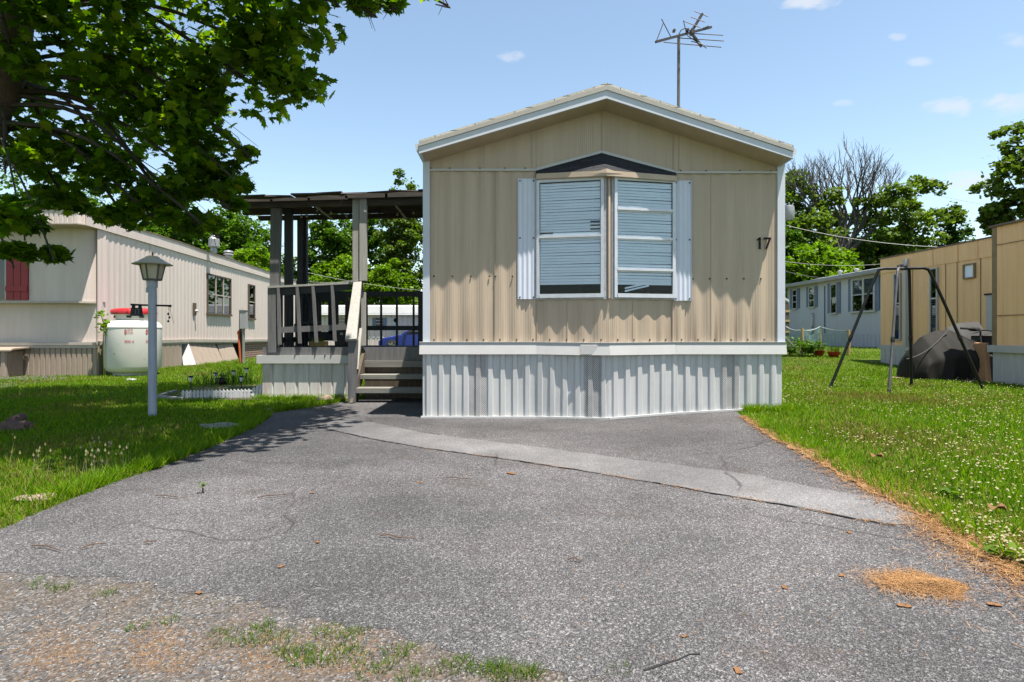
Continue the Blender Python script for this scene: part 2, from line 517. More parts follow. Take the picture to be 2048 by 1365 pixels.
M['black'] = pmat('black_metal', (0.016, 0.016, 0.017), (0.009, 0.009, 0.010), 8, 0.5, spec=0.25)
M['black_plastic'] = pmat('black_plastic', (0.03, 0.03, 0.032), (0.02, 0.02, 0.021), 8, 0.5)
M['sign_black'] = pmat('sign_black', (0.028, 0.028, 0.034), (0.02, 0.02, 0.025), 8, 0.6)
M['sign_grey'] = pmat('sign_grey', (0.22, 0.22, 0.24), (0.16, 0.16, 0.17), 8, 0.6)
M['tank_white'] = pmat('tank_white', (0.80, 0.78, 0.75), (0.70, 0.68, 0.65), 1.6, 0.45, dirt=(0.38, 0.36, 0.31), dirt_scale=7, dirt_amt=(0.63, 0.76), k=0.72)
M['red_lid'] = pmat('red_lid', (0.55, 0.025, 0.03), (0.42, 0.02, 0.025), 6, 0.35)
M['red_print'] = pmat('red_print', (0.62, 0.03, 0.05), (0.5, 0.03, 0.045), 20, 0.6)
M['beige_siding'] = siding_mat('beige_siding', (0.53, 0.455, 0.42), (0.47, 0.40, 0.37), (0.34, 0.275, 0.245), 0.06, 0.4)
M['beige_trim'] = pmat('beige_trim', (0.60, 0.535, 0.47), (0.5, 0.44, 0.385), 3, 0.5)
M['beige_skirt'] = pmat('beige_skirt', (0.46, 0.37, 0.295), (0.37, 0.295, 0.235), 3, 0.6, mapping=(6, 6, 1), dirt=(0.24, 0.17, 0.12), dirt_amt=(0.55, 0.8))
M['rusty_edge'] = pmat('rusty_edge', (0.30, 0.22, 0.17), (0.17, 0.12, 0.09), 9, 0.85)
M['red_shutter'] = pmat('red_shutter', (0.42, 0.03, 0.045), (0.34, 0.025, 0.036), 4, 0.5)
M['brick_screen'] = lattice_mat('brick_screen', (0.13, 0.05, 0.035), (0.30, 0.24, 0.2), 0.16, 0.085)
M['galv'] = pmat('galvanised', (0.48, 0.49, 0.5), (0.38, 0.39, 0.40), 10, 0.4, 0.4)
M['meter_grey'] = pmat('meter_grey', (0.42, 0.44, 0.46), (0.36, 0.375, 0.39), 6, 0.5)
M['post_brown'] = pmat('post_brown', (0.16, 0.12, 0.085), (0.09, 0.068, 0.05), 4, 0.85, mapping=(10, 10, 1))
M['orange'] = pmat('orange_pipe', (0.62, 0.14, 0.04), (0.5, 0.11, 0.035), 10, 0.5)
M['picket'] = pmat('picket_white', (0.78, 0.79, 0.80), (0.66, 0.67, 0.68), 20, 0.5)
M['stone_pink'] = pmat('stone_pink', (0.40, 0.29, 0.23), (0.27, 0.19, 0.15), 14, 0.9, bstr=0.6)
M['stone_red'] = pmat('stone_red', (0.20, 0.12, 0.10), (0.12, 0.07, 0.06), 14, 0.9, bstr=0.6)
M['stone_grey'] = pmat('stone_grey', (0.36, 0.35, 0.34), (0.25, 0.24, 0.235), 14, 0.9, bstr=0.6)
M['pebble'] = island_mat('pebble', [(0.0, (0.04, 0.038, 0.037)), (0.5, (0.10, 0.096, 0.094)), (0.9, (0.19, 0.185, 0.18)), (1.0, (0.32, 0.31, 0.3))])
M['dead_leaf'] = island_mat('dead_leaf', [(0.0, (0.09, 0.042, 0.018)), (1.0, (0.17, 0.09, 0.04))])
M['twig'] = pmat('twig', (0.17, 0.10, 0.065), (0.1, 0.06, 0.04), 10, 0.9)
M['ochre_siding'] = siding_mat('ochre_siding', (0.80, 0.49, 0.25), (0.70, 0.42, 0.21), (0.42, 0.25, 0.13), 0.10, 0.5)
M['ochre_trim'] = pmat('ochre_trim', (0.40, 0.28, 0.15), (0.30, 0.2, 0.11), 6, 0.6)
M['lavender_siding'] = siding_mat('lavender_siding', (0.42, 0.42, 0.46), (0.38, 0.38, 0.42), (0.31, 0.31, 0.35), 0.13, 0.4)
M['blue_shutter'] = pmat('blue_shutter', (0.19, 0.25, 0.36), (0.15, 0.20, 0.30), 5, 0.6)
M['grey_roof'] = pmat('grey_roof', (0.40, 0.41, 0.43), (0.33, 0.34, 0.36), 3, 0.6)
M['metal_roof'] = pmat('metal_roof', (0.72, 0.72, 0.72), (0.62, 0.62, 0.62), 1.5, 0.5)
M['tarp'] = pmat('tarp', (0.030, 0.028, 0.024), (0.016, 0.015, 0.013), 2, 0.75, bstr=0.3, fine=14, spec=0.15)
M['tarp_grey'] = pmat('tarp_grey', (0.085, 0.085, 0.083), (0.05, 0.05, 0.048), 2, 0.7, spec=0.2)
M['cardboard'] = pmat('cardboard', (0.44, 0.24, 0.11), (0.36, 0.19, 0.085), 4, 0.8, k=0.9)
M['patio'] = pmat('patio_brick', (0.46, 0.30, 0.21), (0.34, 0.21, 0.15), 9, 0.85)
M['tyre'] = pmat('tyre', (0.05, 0.048, 0.045), (0.03, 0.03, 0.03), 10, 0.8)
M['bamboo'] = pmat('bamboo', (0.58, 0.42, 0.17), (0.44, 0.31, 0.12), 6, 0.6)
M['net'] = net_mat('green_net', (0.14, 0.26, 0.19), 0.30)
M['net_edge'] = pmat('net_edge', (0.65, 0.68, 0.68))
M['red_pot'] = pmat('red_pot', (0.52, 0.03, 0.03), (0.4, 0.025, 0.025), 6, 0.4)
M['car_blue'] = pmat('car_blue', (0.02, 0.045, 0.30), (0.018, 0.04, 0.26), 2, 0.2, spec=0.6)
M['chrome'] = pmat('rim_metal', (0.6, 0.6, 0.6), (0.5, 0.5, 0.5), 10, 0.3, 0.7)
M['headlamp'] = pmat('headlamp', (0.75, 0.75, 0.72), (0.65, 0.65, 0.62), 10, 0.2)
M['bulb'] = pmat('bulb', (0.55, 0.50, 0.42), (0.42, 0.38, 0.32), 10, 0.25)
M['pole_wood'] = pmat('pole_wood', (0.18, 0.14, 0.11), (0.11, 0.085, 0.065), 4, 0.9, mapping=(8, 8, 1))
M['wire'] = pmat('wire', (0.10, 0.10, 0.10), (0.08, 0.08, 0.08))
M['wire_pale'] = pmat('wire_pale', (0.42, 0.42, 0.40), (0.34, 0.34, 0.33))
M['antenna'] = pmat('antenna_dark', (0.07, 0.06, 0.058), (0.045, 0.04, 0.038), 14, 0.5, 0.2)
M['dull_steel'] = pmat('dull_steel', (0.10, 0.10, 0.11), (0.06, 0.06, 0.065), 8, 0.5)
M['mast'] = pmat('mast', (0.23, 0.21, 0.19), (0.12, 0.11, 0.10), 6, 0.5, 0.3, mapping=(3, 3, 1))
M['concrete'] = pmat('concrete', (0.42, 0.40, 0.37), (0.33, 0.31, 0.29), 8, 0.9)


# ------------------------------------------------------------------ helpers
def P(px, py, Y):
    return Vector(((px - 1024) / F * Y, Y, EYE + (668 - py) / F * Y))


def ss(a, b, x):
    t = np.clip((np.asarray(x, float) - a) / (b - a), 0, 1)
    return t * t * (3 - 2 * t)


def gz(x, y):
    r = 0.10 * ss(0.8, 3.2, x) + 0.36 * ss(15, 22, y) * ss(3, 9, x)
    return r if np.ndim(r) else float(r)


def G(px, py):
    """the point of the terrain seen at a place of the photo (used to measure plan positions)"""
    Y = F / max(py - 668, 1)
    for _ in range(30):
        X = (px - 1024) / F * Y
        Y = 0.5 * Y + 0.5 * (EYE - gz(X, Y)) * F / max(py - 668, 1)
    X = (px - 1024) / F * Y
    return Vector((X, Y, gz(X, Y)))


def world_off(o):
    v = Vector((0, 0, 0))
    while o is not None:
        v += o.location
        o = o.parent
    return v


def thing(name, label, cat, loc=(0, 0, 0), group=None):
    o = bpy.data.objects.new(name, None)
    o.empty_display_size = 0.2
    COL.objects.link(o)
    o.location = loc
    o['label'] = label
    o['category'] = cat
    if group:
        o['group'] = group
    return o


def tag(o, label, cat, group=None):
    o['label'] = label
    o['category'] = cat
    if group:
        o['group'] = group
    return o


class MB:
    """collects shapes given in world coordinates; build() links them as ONE mesh object"""

    def __init__(s):
        s.v = []
        s.f = []
        s.m = []
        s.k = 0

    def mat(s, k):
        s.k = k
        return s

    def add(s, vs, fs):
        b = len(s.v)
        s.v += [tuple(v) for v in vs]
        for f in fs:
            s.f.append([b + i for i in f])
            s.m.append(s.k)
        return s

    def poly(s, pts):
        return s.add(pts, [list(range(len(pts)))])

    def box(s, x0, x1, y0, y1, z0, z1):
        vs = [(x, y, z) for x in (x0, x1) for y in (y0, y1) for z in (z0, z1)]
        return s.add(vs, [(0, 1, 3, 2), (4, 6, 7, 5), (0, 4, 5, 1), (2, 3, 7, 6), (0, 2, 6, 4), (1, 5, 7, 3)])

    def beam(s, a, b, w, h, up=(0, 0, 1)):
        """board from a to b, w wide (sideways) and h along up"""
        a, b = Vector(a), Vector(b)
        d = (b - a).normalized()
        u = Vector(up)
        sd = d.cross(u)
        if sd.length < 1e-4:
            sd = d.cross(Vector((0, 1, 0)))
        sd.normalize()
        u = sd.cross(d).normalized()
        vs = []
        for p in (a, b):
            for i, j in ((-1, -1), (1, -1), (1, 1), (-1, 1)):
                vs.append(p + sd * (i * w / 2) + u * (j * h / 2))
        return s.add(vs, [(3, 2, 1, 0), (4, 5, 6, 7), (0, 1, 5, 4), (1, 2, 6, 5), (2, 3, 7, 6), (3, 0, 4, 7)])

    def prism(s, pts, off):
        """extrude the polygon pts by the vector off"""
        n = len(pts)
        off = Vector(off)
        vs = [Vector(p) for p in pts] + [Vector(p) + off for p in pts]
        fs = [list(range(n))[::-1], list(range(n, 2 * n))]
        fs += [(i, (i + 1) % n, n + (i + 1) % n, n + i) for i in range(n)]
        return s.add(vs, fs)

    def tube(s, pts, r, n=8, cap=True):
        pts = [Vector(p) for p in pts]
        rs = r if isinstance(r, (list, tuple)) else [r] * len(pts)
        vs = []
        ref = None
        for i, p in enumerate(pts):
            d = (pts[min(i + 1, len(pts) - 1)] - pts[max(i - 1, 0)])
            d = d.normalized() if d.length > 1e-9 else Vector((0, 0, 1))
            if ref is None:
                ref = d.orthogonal().normalized()
            ref = (ref - d * ref.dot(d))
            ref = ref.normalized() if ref.length > 1e-6 else d.orthogonal().normalized()
            q = d.cross(ref)
            for k in range(n):
                t = 2 * math.pi * k / n
                vs.append(p + (ref * math.cos(t) + q * math.sin(t)) * rs[i])
        fs = []
        for i in range(len(pts) - 1):
            for k in range(n):
                a, b = i * n + k, i * n + (k + 1) % n
                fs.append((a, b, b + n, a + n))
        if cap:
            fs.append(list(range(n))[::-1])
            fs.append([(len(pts) - 1) * n + k for k in range(n)])
        return s.add(vs, fs)

    def lathe(s, prof, c, n=24, axis='Z', a0=0.0):
        """prof: (radius, height) pairs about the vertical through c"""
        c = Vector(c)
        vs, fs = [], []
        for r, h in prof:
            for k in range(n):
                t = a0 + 2 * math.pi * k / n
                if axis == 'Z':
                    vs.append(c + Vector((r * math.cos(t), r * math.sin(t), h)))
                elif axis == 'X':
                    vs.append(c + Vector((h, r * math.cos(t), r * math.sin(t))))
                else:
                    vs.append(c + Vector((r * math.cos(t), -h, r * math.sin(t))))
        for i in range(len(prof) - 1):
            for k in range(n):
                a, b = i * n + k, i * n + (k + 1) % n
                fs.append((a, b, b + n, a + n))
        fs.append(list(range(n))[::-1])
        fs.append([(len(prof) - 1) * n + k for k in range(n)])
        return s.add(vs, fs)

    def ball(s, c, r, n=10, sq=(1, 1, 1)):
        prof = []
        m = max(4, n // 2)
        c = Vector(c)
        vs, fs = [], []
        for i in range(m + 1):
            a = math.pi * i / m
            for k in range(n):
                t = 2 * math.pi * k / n
                vs.append(c + Vector((r * sq[0] * math.sin(a) * math.cos(t), r * sq[1] * math.sin(a) * math.sin(t), r * sq[2] * math.cos(a))))
        for i in range(m):
            for k in range(n):
                a, b = i * n + k, i * n + (k + 1) % n
                fs.append((a, a + n, b + n, b))
        return s.add(vs, fs)

    def build(s, name, mats, parent=None, smooth=False, bevel=0.0, label=None):
        me = bpy.data.meshes.new(name)
        off = world_off(parent) if parent is not None else Vector((0, 0, 0))
        loc = Vector((0, 0, 0))
        if parent is None:
            a = np.array(s.v)
            lo, hi = a.min(0), a.max(0)
            loc = Vector(((lo[0] + hi[0]) / 2, (lo[1] + hi[1]) / 2, lo[2]))
            off = loc
        me.from_pydata([(v[0] - off.x, v[1] - off.y, v[2] - off.z) for v in s.v], [], s.f)
        if isinstance(mats, str):
            mats = [mats]
        for m in mats:
            me.materials.append(M[m])
        if len(mats) > 1:
            me.polygons.foreach_set('material_index', s.m)
        if smooth:
            me.polygons.foreach_set('use_smooth', [True] * len(me.polygons))
            if hasattr(me, 'set_sharp_from_angle'):
                me.set_sharp_from_angle(angle=R(40))
        me.validate()
        me.update()
        o = bpy.data.objects.new(name, me)
        COL.objects.link(o)
        o.location = loc
        if parent is not None:
            o.parent = parent
        if bevel:
            md = o.modifiers.new('bevel', 'BEVEL')
            md.width = bevel
            md.segments = 2
            md.limit_method = 'ANGLE'
        if label:
            o['label'] = label
        return o


def fast_mesh(name, verts, k, mat, parent=None, origin=None):
    """verts: (N*k, 3) array, every k of them one face"""
    verts = np.asarray(verts, np.float32)
    if origin is None:
        origin = world_off(parent) if parent is not None else Vector((0, 0, 0))
    verts = verts - np.array(origin, np.float32)
    n = len(verts)
    me = bpy.data.meshes.new(name)
    me.vertices.add(n)
    me.vertices.foreach_set('co', verts.ravel())
    me.loops.add(n)
    me.loops.foreach_set('vertex_index', np.arange(n, dtype=np.int32))
    me.polygons.add(n // k)
    me.polygons.foreach_set('loop_start', np.arange(0, n, k, dtype=np.int32))
    me.update(calc_edges=True)
    me.materials.append(M[mat])
    o = bpy.data.objects.new(name, me)
    COL.objects.link(o)
    if parent is not None:
        o.parent = parent
    else:
        o.location = origin
    return o


def in_poly(x, y, poly):
    x, y = np.asarray(x), np.asarray(y)
    r = np.zeros(x.shape, bool)
    n = len(poly)
    for i in range(n):
        x0, y0 = poly[i][0], poly[i][1]
        x1, y1 = poly[(i + 1) % n][0], poly[(i + 1) % n][1]
        c = ((y0 > y) != (y1 > y)) & (x < (x1 - x0) * (y - y0) / (y1 - y0 + 1e-12) + x0)
        r ^= c
    return r


def dense(poly, step, jit=0.0, rng=None, closed=True):
    out = []
    n = len(poly)
    for i in range(n if closed else n - 1):
        a, b = Vector(poly[i][:2]), Vector(poly[(i + 1) % n][:2])
        L = (b - a).length
        k = max(1, int(L / step))
        nrm = Vector((-(b - a).y, (b - a).x)).normalized() if L > 0 else Vector((0, 0))
        for j in range(k):
            p = a.lerp(b, j / k)
            if jit and rng is not None:
                p = p + nrm * rng.uniform(-jit, jit)
            out.append((p.x, p.y))
    if not closed:
        out.append(tuple(poly[-1][:2]))
    return out


def sheet(name, poly, lift, mat, step=0.25, inner=0.4):
    """a sheet laid on the terrain inside poly"""
    pts = [Vector(p) for p in poly]
    nb = len(pts)
    a = np.array(poly)
    xs = np.arange(a[:, 0].min(), a[:, 0].max(), inner)
    ys = np.arange(a[:, 1].min(), a[:, 1].max(), inner)
    gx, gy = np.meshgrid(xs, ys)
    gx, gy = gx.ravel(), gy.ravel()
    ok = in_poly(gx, gy, poly)
    pts += [Vector((x, y)) for x, y in zip(gx[ok], gy[ok])]
    edges = [(i, (i + 1) % nb) for i in range(nb)]
    v, e, f, _, _, _ = delaunay_2d_cdt(pts, edges, [], 1, 1e-5)
    me = bpy.data.meshes.new(name)
    me.from_pydata([(p.x, p.y, gz(p.x, p.y) + lift) for p in v], [], f)
    me.materials.append(M[mat])
    for p in me.polygons:
        if p.normal.z < 0:
            p.flip()
    o = bpy.data.objects.new(name, me)
    COL.objects.link(o)
    o['kind'] = 'structure'
    return o


def smooth_line(pts, n=8):
    out = []
    P_ = [Vector(p) for p in pts]
    for i in range(len(P_) - 1):
        p0, p1, p2, p3 = P_[max(i - 1, 0)], P_[i], P_[i + 1], P_[min(i + 2, len(P_) - 1)]
        for j in range(n):
            t = j / n
            out.append(0.5 * ((2 * p1) + (p2 - p0) * t + (2 * p0 - 5 * p1 + 4 * p2 - p3) * t * t + (3 * p1 - p0 - 3 * p2 + p3) * t ** 3))
    out.append(P_[-1])
    return out


rs = np.random.RandomState(11)

# ------------------------------------------------------------------ ground, drive, gravel
gxs = np.unique(np.concatenate([np.linspace(-260, -16, 16), np.arange(-16, 20, 0.4), np.linspace(20, 260, 16)]))
gys = np.unique(np.concatenate([np.linspace(-60, -2, 10), np.arange(-2, 30, 0.4), np.linspace(30, 420, 20)]))
gxx, gyy = np.meshgrid(gxs, gys)
gvv = np.stack([gxx.ravel(), gyy.ravel(), gz(gxx.ravel(), gyy.ravel())], 1)
nx_, ny_ = len(gxs), len(gys)
gff = [(j * nx_ + i, j * nx_ + i + 1, (j + 1) * nx_ + i + 1, (j + 1) * nx_ + i) for j in range(ny_ - 1) for i in range(nx_ - 1)]
gme = bpy.data.meshes.new('ground')
gme.from_pydata(gvv.tolist(), [], gff)
gme.materials.append(M['ground'])
ground = bpy.data.objects.new('ground', gme)
COL.objects.link(ground)
ground['kind'] = 'structure'

left_edge = [G(*q) for q in ((-160, 1105), (0, 1062), (130, 1008), (220, 970), (300, 944), (345, 928), (430, 893), (500, 862), (528, 846), (545, 828), (640, 814), (700, 803))]
right_edge = [G(*q) for q in ((1484, 836), (1530, 868), (1620, 918), (1700, 962), (1850, 1040), (1920, 1084), (2048, 1160), (2300, 1300))]
drive_poly = [(p.x, p.y) for p in left_edge] + [(-2.2, 9.6), (-1.0, 9.6), (-1.0, 7.6), (2.72, 7.6)] + [(p.x, p.y) for p in right_edge]
front_edge = [G(*q) for q in ((1700, 1460), (1200, 1372), (1050, 1342), (880, 1308), (780, 1272), (600, 1228), (450, 1200), (200, 1157), (0, 1148), (-260, 1130))]
fe = dense([(p.x, p.y) for p in front_edge], .045, .03, rs, closed=False)
drive_poly = drive_poly + [(1.9, 1.2)] + fe
drive_d = dense(drive_poly, 0.09, 0.018, rs)
gravel_poly = [(-9, -1.5), (3, -1.5), (3, .8), (1.2, 1.45), (.4, 1.9), (-.2, 2.1), (-.75, 2.38), (-1.3, 2.58), (-2.2, 2.8), (G(-160, 1095).x, G(-160, 1095).y + .05), (-9, 3.4)]
sheet('gravel_road', dense(gravel_poly, 0.15, 0.03, rs), 0.0076, 'gravel', inner=0.5)
sheet('driveway', drive_d, 0.009, 'asphalt', inner=0.3)
crack_line = [G(*q) for q in ((636, 857), (690, 869), (740, 880), (850, 900), (1000, 920), (1150, 943), (1300, 968), (1450, 995), (1600, 1020), (1720, 1045), (1790, 1056))]
band_top = [G(*q) for q in ((1850, 1052), (1838, 1030), (1750, 1000), (1650, 983), (1500, 953), (1350, 933), (1200, 914), (1060, 895), (950, 882), (850, 869), (740, 846), (680, 838))]
band_poly = [(p.x, p.y) for p in crack_line] + [(p.x, p.y) for p in band_top]
sheet('asphalt_strip', dense(band_poly, 0.08, 0.012, rs), 0.013, 'asphalt_pale', inner=0.3)


def ribbon(name, line, w, lift, mat):
    L = dense([(p.x, p.y) for p in line], 0.05, 0.008, rs, closed=False)
    vs, fs = [], []
    for i, (x, y) in enumerate(L):
        a, b = Vector(L[max(i - 1, 0)]), Vector(L[min(i + 1, len(L) - 1)])
        d = (b - a).normalized()
        ww = w * rs.uniform(0.25, 1.3) * (0.4 if (i // 9) % 4 == 3 else 1)
        for sgn in (-1, 1):
            q = (x - d.y * ww * sgn, y + d.x * ww * sgn)
            vs.append((q[0], q[1], gz(*q) + lift))
    for i in range(len(L) - 1):
        fs.append((2 * i, 2 * i + 1, 2 * i + 3, 2 * i + 2))
    me = bpy.data.meshes.new(name)
    me.from_pydata(vs, [], fs)
    me.materials.append(M[mat])
    o = bpy.data.objects.new(name, me)
    COL.objects.link(o)
    o['kind'] = 'structure'


ribbon('pavement_crack', crack_line, 0.006, 0.016, 'crack')
ribbon('pavement_crack', [G(*q) for q in ((800, 858), (840, 866), (880, 872))], 0.004, 0.016, 'crack')
ribbon('pavement_crack', [G(*q) for q in ((1290, 1350), (1330, 1335), (1380, 1318), (1400, 1315))], 0.006, 0.012, 'crack')
# dirt track before the left trailer, brick patio by the ochre trailer
sheet('dirt_path', dense([(p.x, p.y) for p in (G(-120, 800), G(0, 776), G(70, 767), G(140, 756), G(100, 751), G(-150, 752))], 0.2, 0.05, rs), 0.006, 'gravel', inner=0.5)
sheet('patio', dense([(p.x, p.y) for p in (G(1775, 757), G(1800, 752), G(1830, 750), G(1985, 752), G(2000, 764), G(1960, 766), G(1880, 762))], 0.2, 0.02, rs), 0.02, 'patio', inner=0.5)

# ------------------------------------------------------------------ the main mobile home
HY = 7.1
PM = F / HY


def HX(px):
    return (px - 1024) / PM


def HZ(py):
    return EYE + (668 - py) / PM


PXA, PXC, PXB = HX(1073), HX(1213), HX(1349)        # the prow: left end, tip, right end
PROW = 0.17


def prow(x):
    if x <= PXA or x >= PXB:
        return 0.0
    return PROW * ((x - PXA) / (PXC - PXA) if x < PXC else (PXB - x) / (PXB - PXC))


house = thing('mobile_home', 'tan single-wide mobile home with white skirting and a peaked front window, number 17', 'mobile home', (1.08, HY, 0))
XL, XR = HX(852), HX(1560)
BACK = 24.0


def ripple(x):
    return 0.0075 * math.sin(2 * math.pi * x / 0.192)


# front wall: rippled metal sheet with the prow folded into it
mb = MB()
zb, zt = HZ(688), HZ(341)
xs = list(np.linspace(XL, XR, 380))
for xk in (PXA, PXC, PXB):
    xs.append(xk)
xs = sorted(xs)
zl = [zb, zb + 0.35, HZ(600), HZ(470), zt]
vs = []
for z in zl:
    for x in xs:
        # the sheet's own dents: a crease under the window at the prow
        dent = 0.012 * math.exp(-((x - PXC - .03) / 0.05) ** 2 - ((z - HZ(632)) / 0.1) ** 2)
        zz = z
        if z == zt and PXA < x < PXB:
            zz = HZ(352)
        vs.append((x, HY - prow(x) - ripple(x) + dent, zz))
n = len(xs)
mb.add(vs, [(j * n + i, j * n + i + 1, (j + 1) * n + i + 1, (j + 1) * n + i) for j in range(len(zl) - 1) for i in range(n - 1)
            if not (j >= 2 and PXA <= xs[i] and xs[i + 1] <= PXB)])
# seams where the sheets lap
for px, y0, y1 in ((990, 688, 341), (1074, 688, 604), (1134, 688, 604), (1345, 688, 604), (1262, 688, 604), (1422, 688, 346)):
    x = HX(px)
    mb.box(x - .004, x + .004, HY - prow(x) - .013, HY - prow(x) + .01, HZ(y0), HZ(y1))
mb.mat(1)

# screw heads along the sheets
for px in list(range(868, 990, 37)) + [991, 1025]:
    mb.ball((HX(px), HY - .012, HZ(553)), .011, 6)
for px in range(1385, 1566, 34):
    mb.ball((HX(px), HY - .012, HZ(558)), .011, 6)
for px in range(868, 1560, 33):
    x = HX(px)
    mb.ball((x, HY - prow(x) - .012, HZ(680)), .011, 6)
for i in range(9):
    t = (i + .5) / 9
    for (ax, az, bx, bz) in ((860, 311, 1200, 211), (1206, 211, 1552, 318)):
        mb.ball((HX(ax + (bx - ax) * t), HY - .042, HZ(az + (bz - az) * t)), .010, 6)
for px in (862, 900, 960, 1010, 1050):
    mb.ball((HX(px), HY - .03, HZ(338)), .009, 6)
for px in (1360, 1410, 1478, 1540):
    mb.ball((HX(px), HY - .03, HZ(343)), .009, 6)
mb.build('front_wall', ['tan_siding', 'screw'], house)

# gable panel above the batten
mb = MB()
zf = HZ(349)
gab = [(XL, HY + .004, zf), (XR, HY + .004, zf), (XR, HY + .004, HZ(318)), (HX(1203), HY + .004, HZ(208)), (XL, HY + .004, HZ(308))]
mb.poly(gab)
for px, top in ((1064, 248), (1073, 246), (1204, 210), (1347, 255), (1358, 258)):
    mb.box(HX(px) - .0035, HX(px) + .0035, HY - .004, HY + .01, HZ(340), HZ(top))
mb.build('gable_panel', 'tan_siding', house)
# batten strips
mb = MB()
mb.box(HX(860), PXA, HY - .026, HY + .003, HZ(343), HZ(339))
mb.box(PXB, HX(1553), HY - .026, HY + .003, HZ(348), HZ(344))
for (ax, az, bx, bz) in ((1073, 340, 1203, 305), (1203, 305, 1349, 345)):
    mb.beam((HX(ax), HY - .012, HZ(az)), (HX(bx), HY - .012, HZ(bz)), .03, .03)
mb.build('batten', 'white_trim', house)
# trim board under the soffit
mb = MB()
for (ax, az, bx, bz) in ((852, 312, 1203, 213), (1203, 213, 1560, 322)):
    a, b = Vector((HX(ax), HY - .018, HZ(az))), Vector((HX(bx), HY - .018, HZ(bz)))
    mb.beam(a, b, .04, .072)
mb.build('gable_trim', 'tan_trim', house)
# corner trims
for px0, px1 in ((846.5, 860), (1553, 1568)):
    mb = MB()
    mb.box(HX(px0), HX(px1), HY - .03, HY + .25, HZ(688), HZ(308 if px0 < 1000 else 316))
    mb.build('corner_trim', 'fascia', house)
# the long sides and the back
mb = MB()
mb.box(XL + .01, XL + .05, HY + .01, BACK, HZ(720), HZ(318))
mb.build('side_wall', 'tan_siding', house)
mb = MB()
mb.box(XR - .05, XR - .01, HY + .01, BACK, HZ(720), HZ(318))
mb.build('side_wall', 'tan_siding', house)
mb = MB()
mb.box(XL + .05, XR - .05, BACK - .05, BACK, HZ(720), HZ(318))
mb.build('back_wall', 'tan_siding', house)
# the dim front room behind the windows
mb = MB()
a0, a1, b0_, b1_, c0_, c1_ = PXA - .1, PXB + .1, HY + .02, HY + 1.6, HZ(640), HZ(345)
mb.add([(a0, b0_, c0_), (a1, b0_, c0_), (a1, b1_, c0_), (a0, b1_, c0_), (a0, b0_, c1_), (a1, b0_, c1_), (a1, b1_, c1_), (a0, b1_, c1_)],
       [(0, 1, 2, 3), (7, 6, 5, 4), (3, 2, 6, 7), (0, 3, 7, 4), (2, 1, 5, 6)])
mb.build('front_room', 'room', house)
# frame wall round the prow windows
mb = MB()
for p_, q_ in (((PXA, HY), (PXC, HY - PROW)), ((PXC, HY - PROW), (PXB, HY))):
    d_ = Vector((q_[0] - p_[0], q_[1] - p_[1], 0))
    L_ = d_.length
    d_.normalize()
    n_ = Vector((-d_.y, d_.x, 0))
    left = p_[0] < PXC - .01
    for u0, u1, za, zb2 in ((0, L_, HZ(360), HZ(352)), (0, L_, HZ(600.5), HZ(596)), (L_ - .06, L_ + .004, HZ(600), HZ(352)) if left else (-.004, .06, HZ(600), HZ(352)), (-.01, .012, HZ(600), HZ(352)) if left else (L_ - .012, L_ + .01, HZ(600), HZ(352))):
        pa = Vector((p_[0], p_[1], 0)) + d_ * u0
        pb = Vector((p_[0], p_[1], 0)) + d_ * u1
        mb.prism([pa + Vector((0, 0, za)), pb + Vector((0, 0, za)), pb + Vector((0, 0, zb2)), pa + Vector((0, 0, zb2))], n_ * .05)
mb.build('window_surround', 'tan_trim', house)

# roof: sheet roof with shingles, overhanging the gable
RY = 6.79
pk = Vector(((1213.5 - 1024) / F * RY, 0, EYE + (668 - 166) / F * RY))
el = Vector(((838 - 1024) / F * RY, 0, EYE + (668 - 281) / F * RY))
er = Vector(((1587 - 1024) / F * RY, 0, EYE + (668 - 291) / F * RY))
Yv = Vector((0, 1, 0))
mb = MB()
for e in (el, er):
    t = Vector((0, 0, .028))
    a, b = pk + Yv * RY, e + Yv * RY
    L = BACK + .2 - RY
    mb.prism([a, b, b - t, a - t], Yv * L)
mb.build('roof', 'roof_shingle', house)
# ragged shingle edge lying on the left slope
mb = MB()
for i in range(44):
    t0 = i / 44
    for e, cnt in ((el, 1),):
        a = pk.lerp(e, t0) + Yv * (RY + .02 + rs.uniform(0, .05))
        b = pk.lerp(e, t0 + .02) + Yv * (RY + .03)
        h = rs.uniform(.003, .012) if cnt else rs.uniform(.003, .007)
        mb.prism([a + Vector((0, 0, .001)), b + Vector((0, 0, .001)), b + Vector((0, 0, h * .7)), a + Vector((0, 0, h))], Yv * .3)
mb.build('shingle_edge', 'roof_shingle', house)
# fascia: tan drip edge over a white board, both slopes
mb = MB()
for e in (el, er):
    for z0, z1, y0, k in ((-.028, -.082, -.012, 1), (-.0825, -.175, 0, 0)):
        mb.mat(k)
        a, b = pk + Yv * (RY + y0), e + Yv * (RY + y0)
        mb.prism([a + Vector((0, 0, z0)), b + Vector((0, 0, z0 * .9)), b + Vector((0, 0, z1 * .86)), a + Vector((0, 0, z1))], Yv * (.028 - y0))
mb.build('fascia', ['fascia', 'drip_edge'], house)
# soffit
mb = MB()
for e in (el, er):
    ins = (e - pk) * .985 + pk
    a, b = pk + Vector((0, 0, -.17)), ins + Vector((0, 0, -.148))
    mb.prism([a + Yv * (RY + .028), b + Yv * (RY + .028), b + Yv * (HY + .04) - Vector((0, 0, .03)), a + Yv * (HY + .04) - Vector((0, 0, .03))], (0, 0, .02))
mb.build('soffit', 'tan_trim', house)
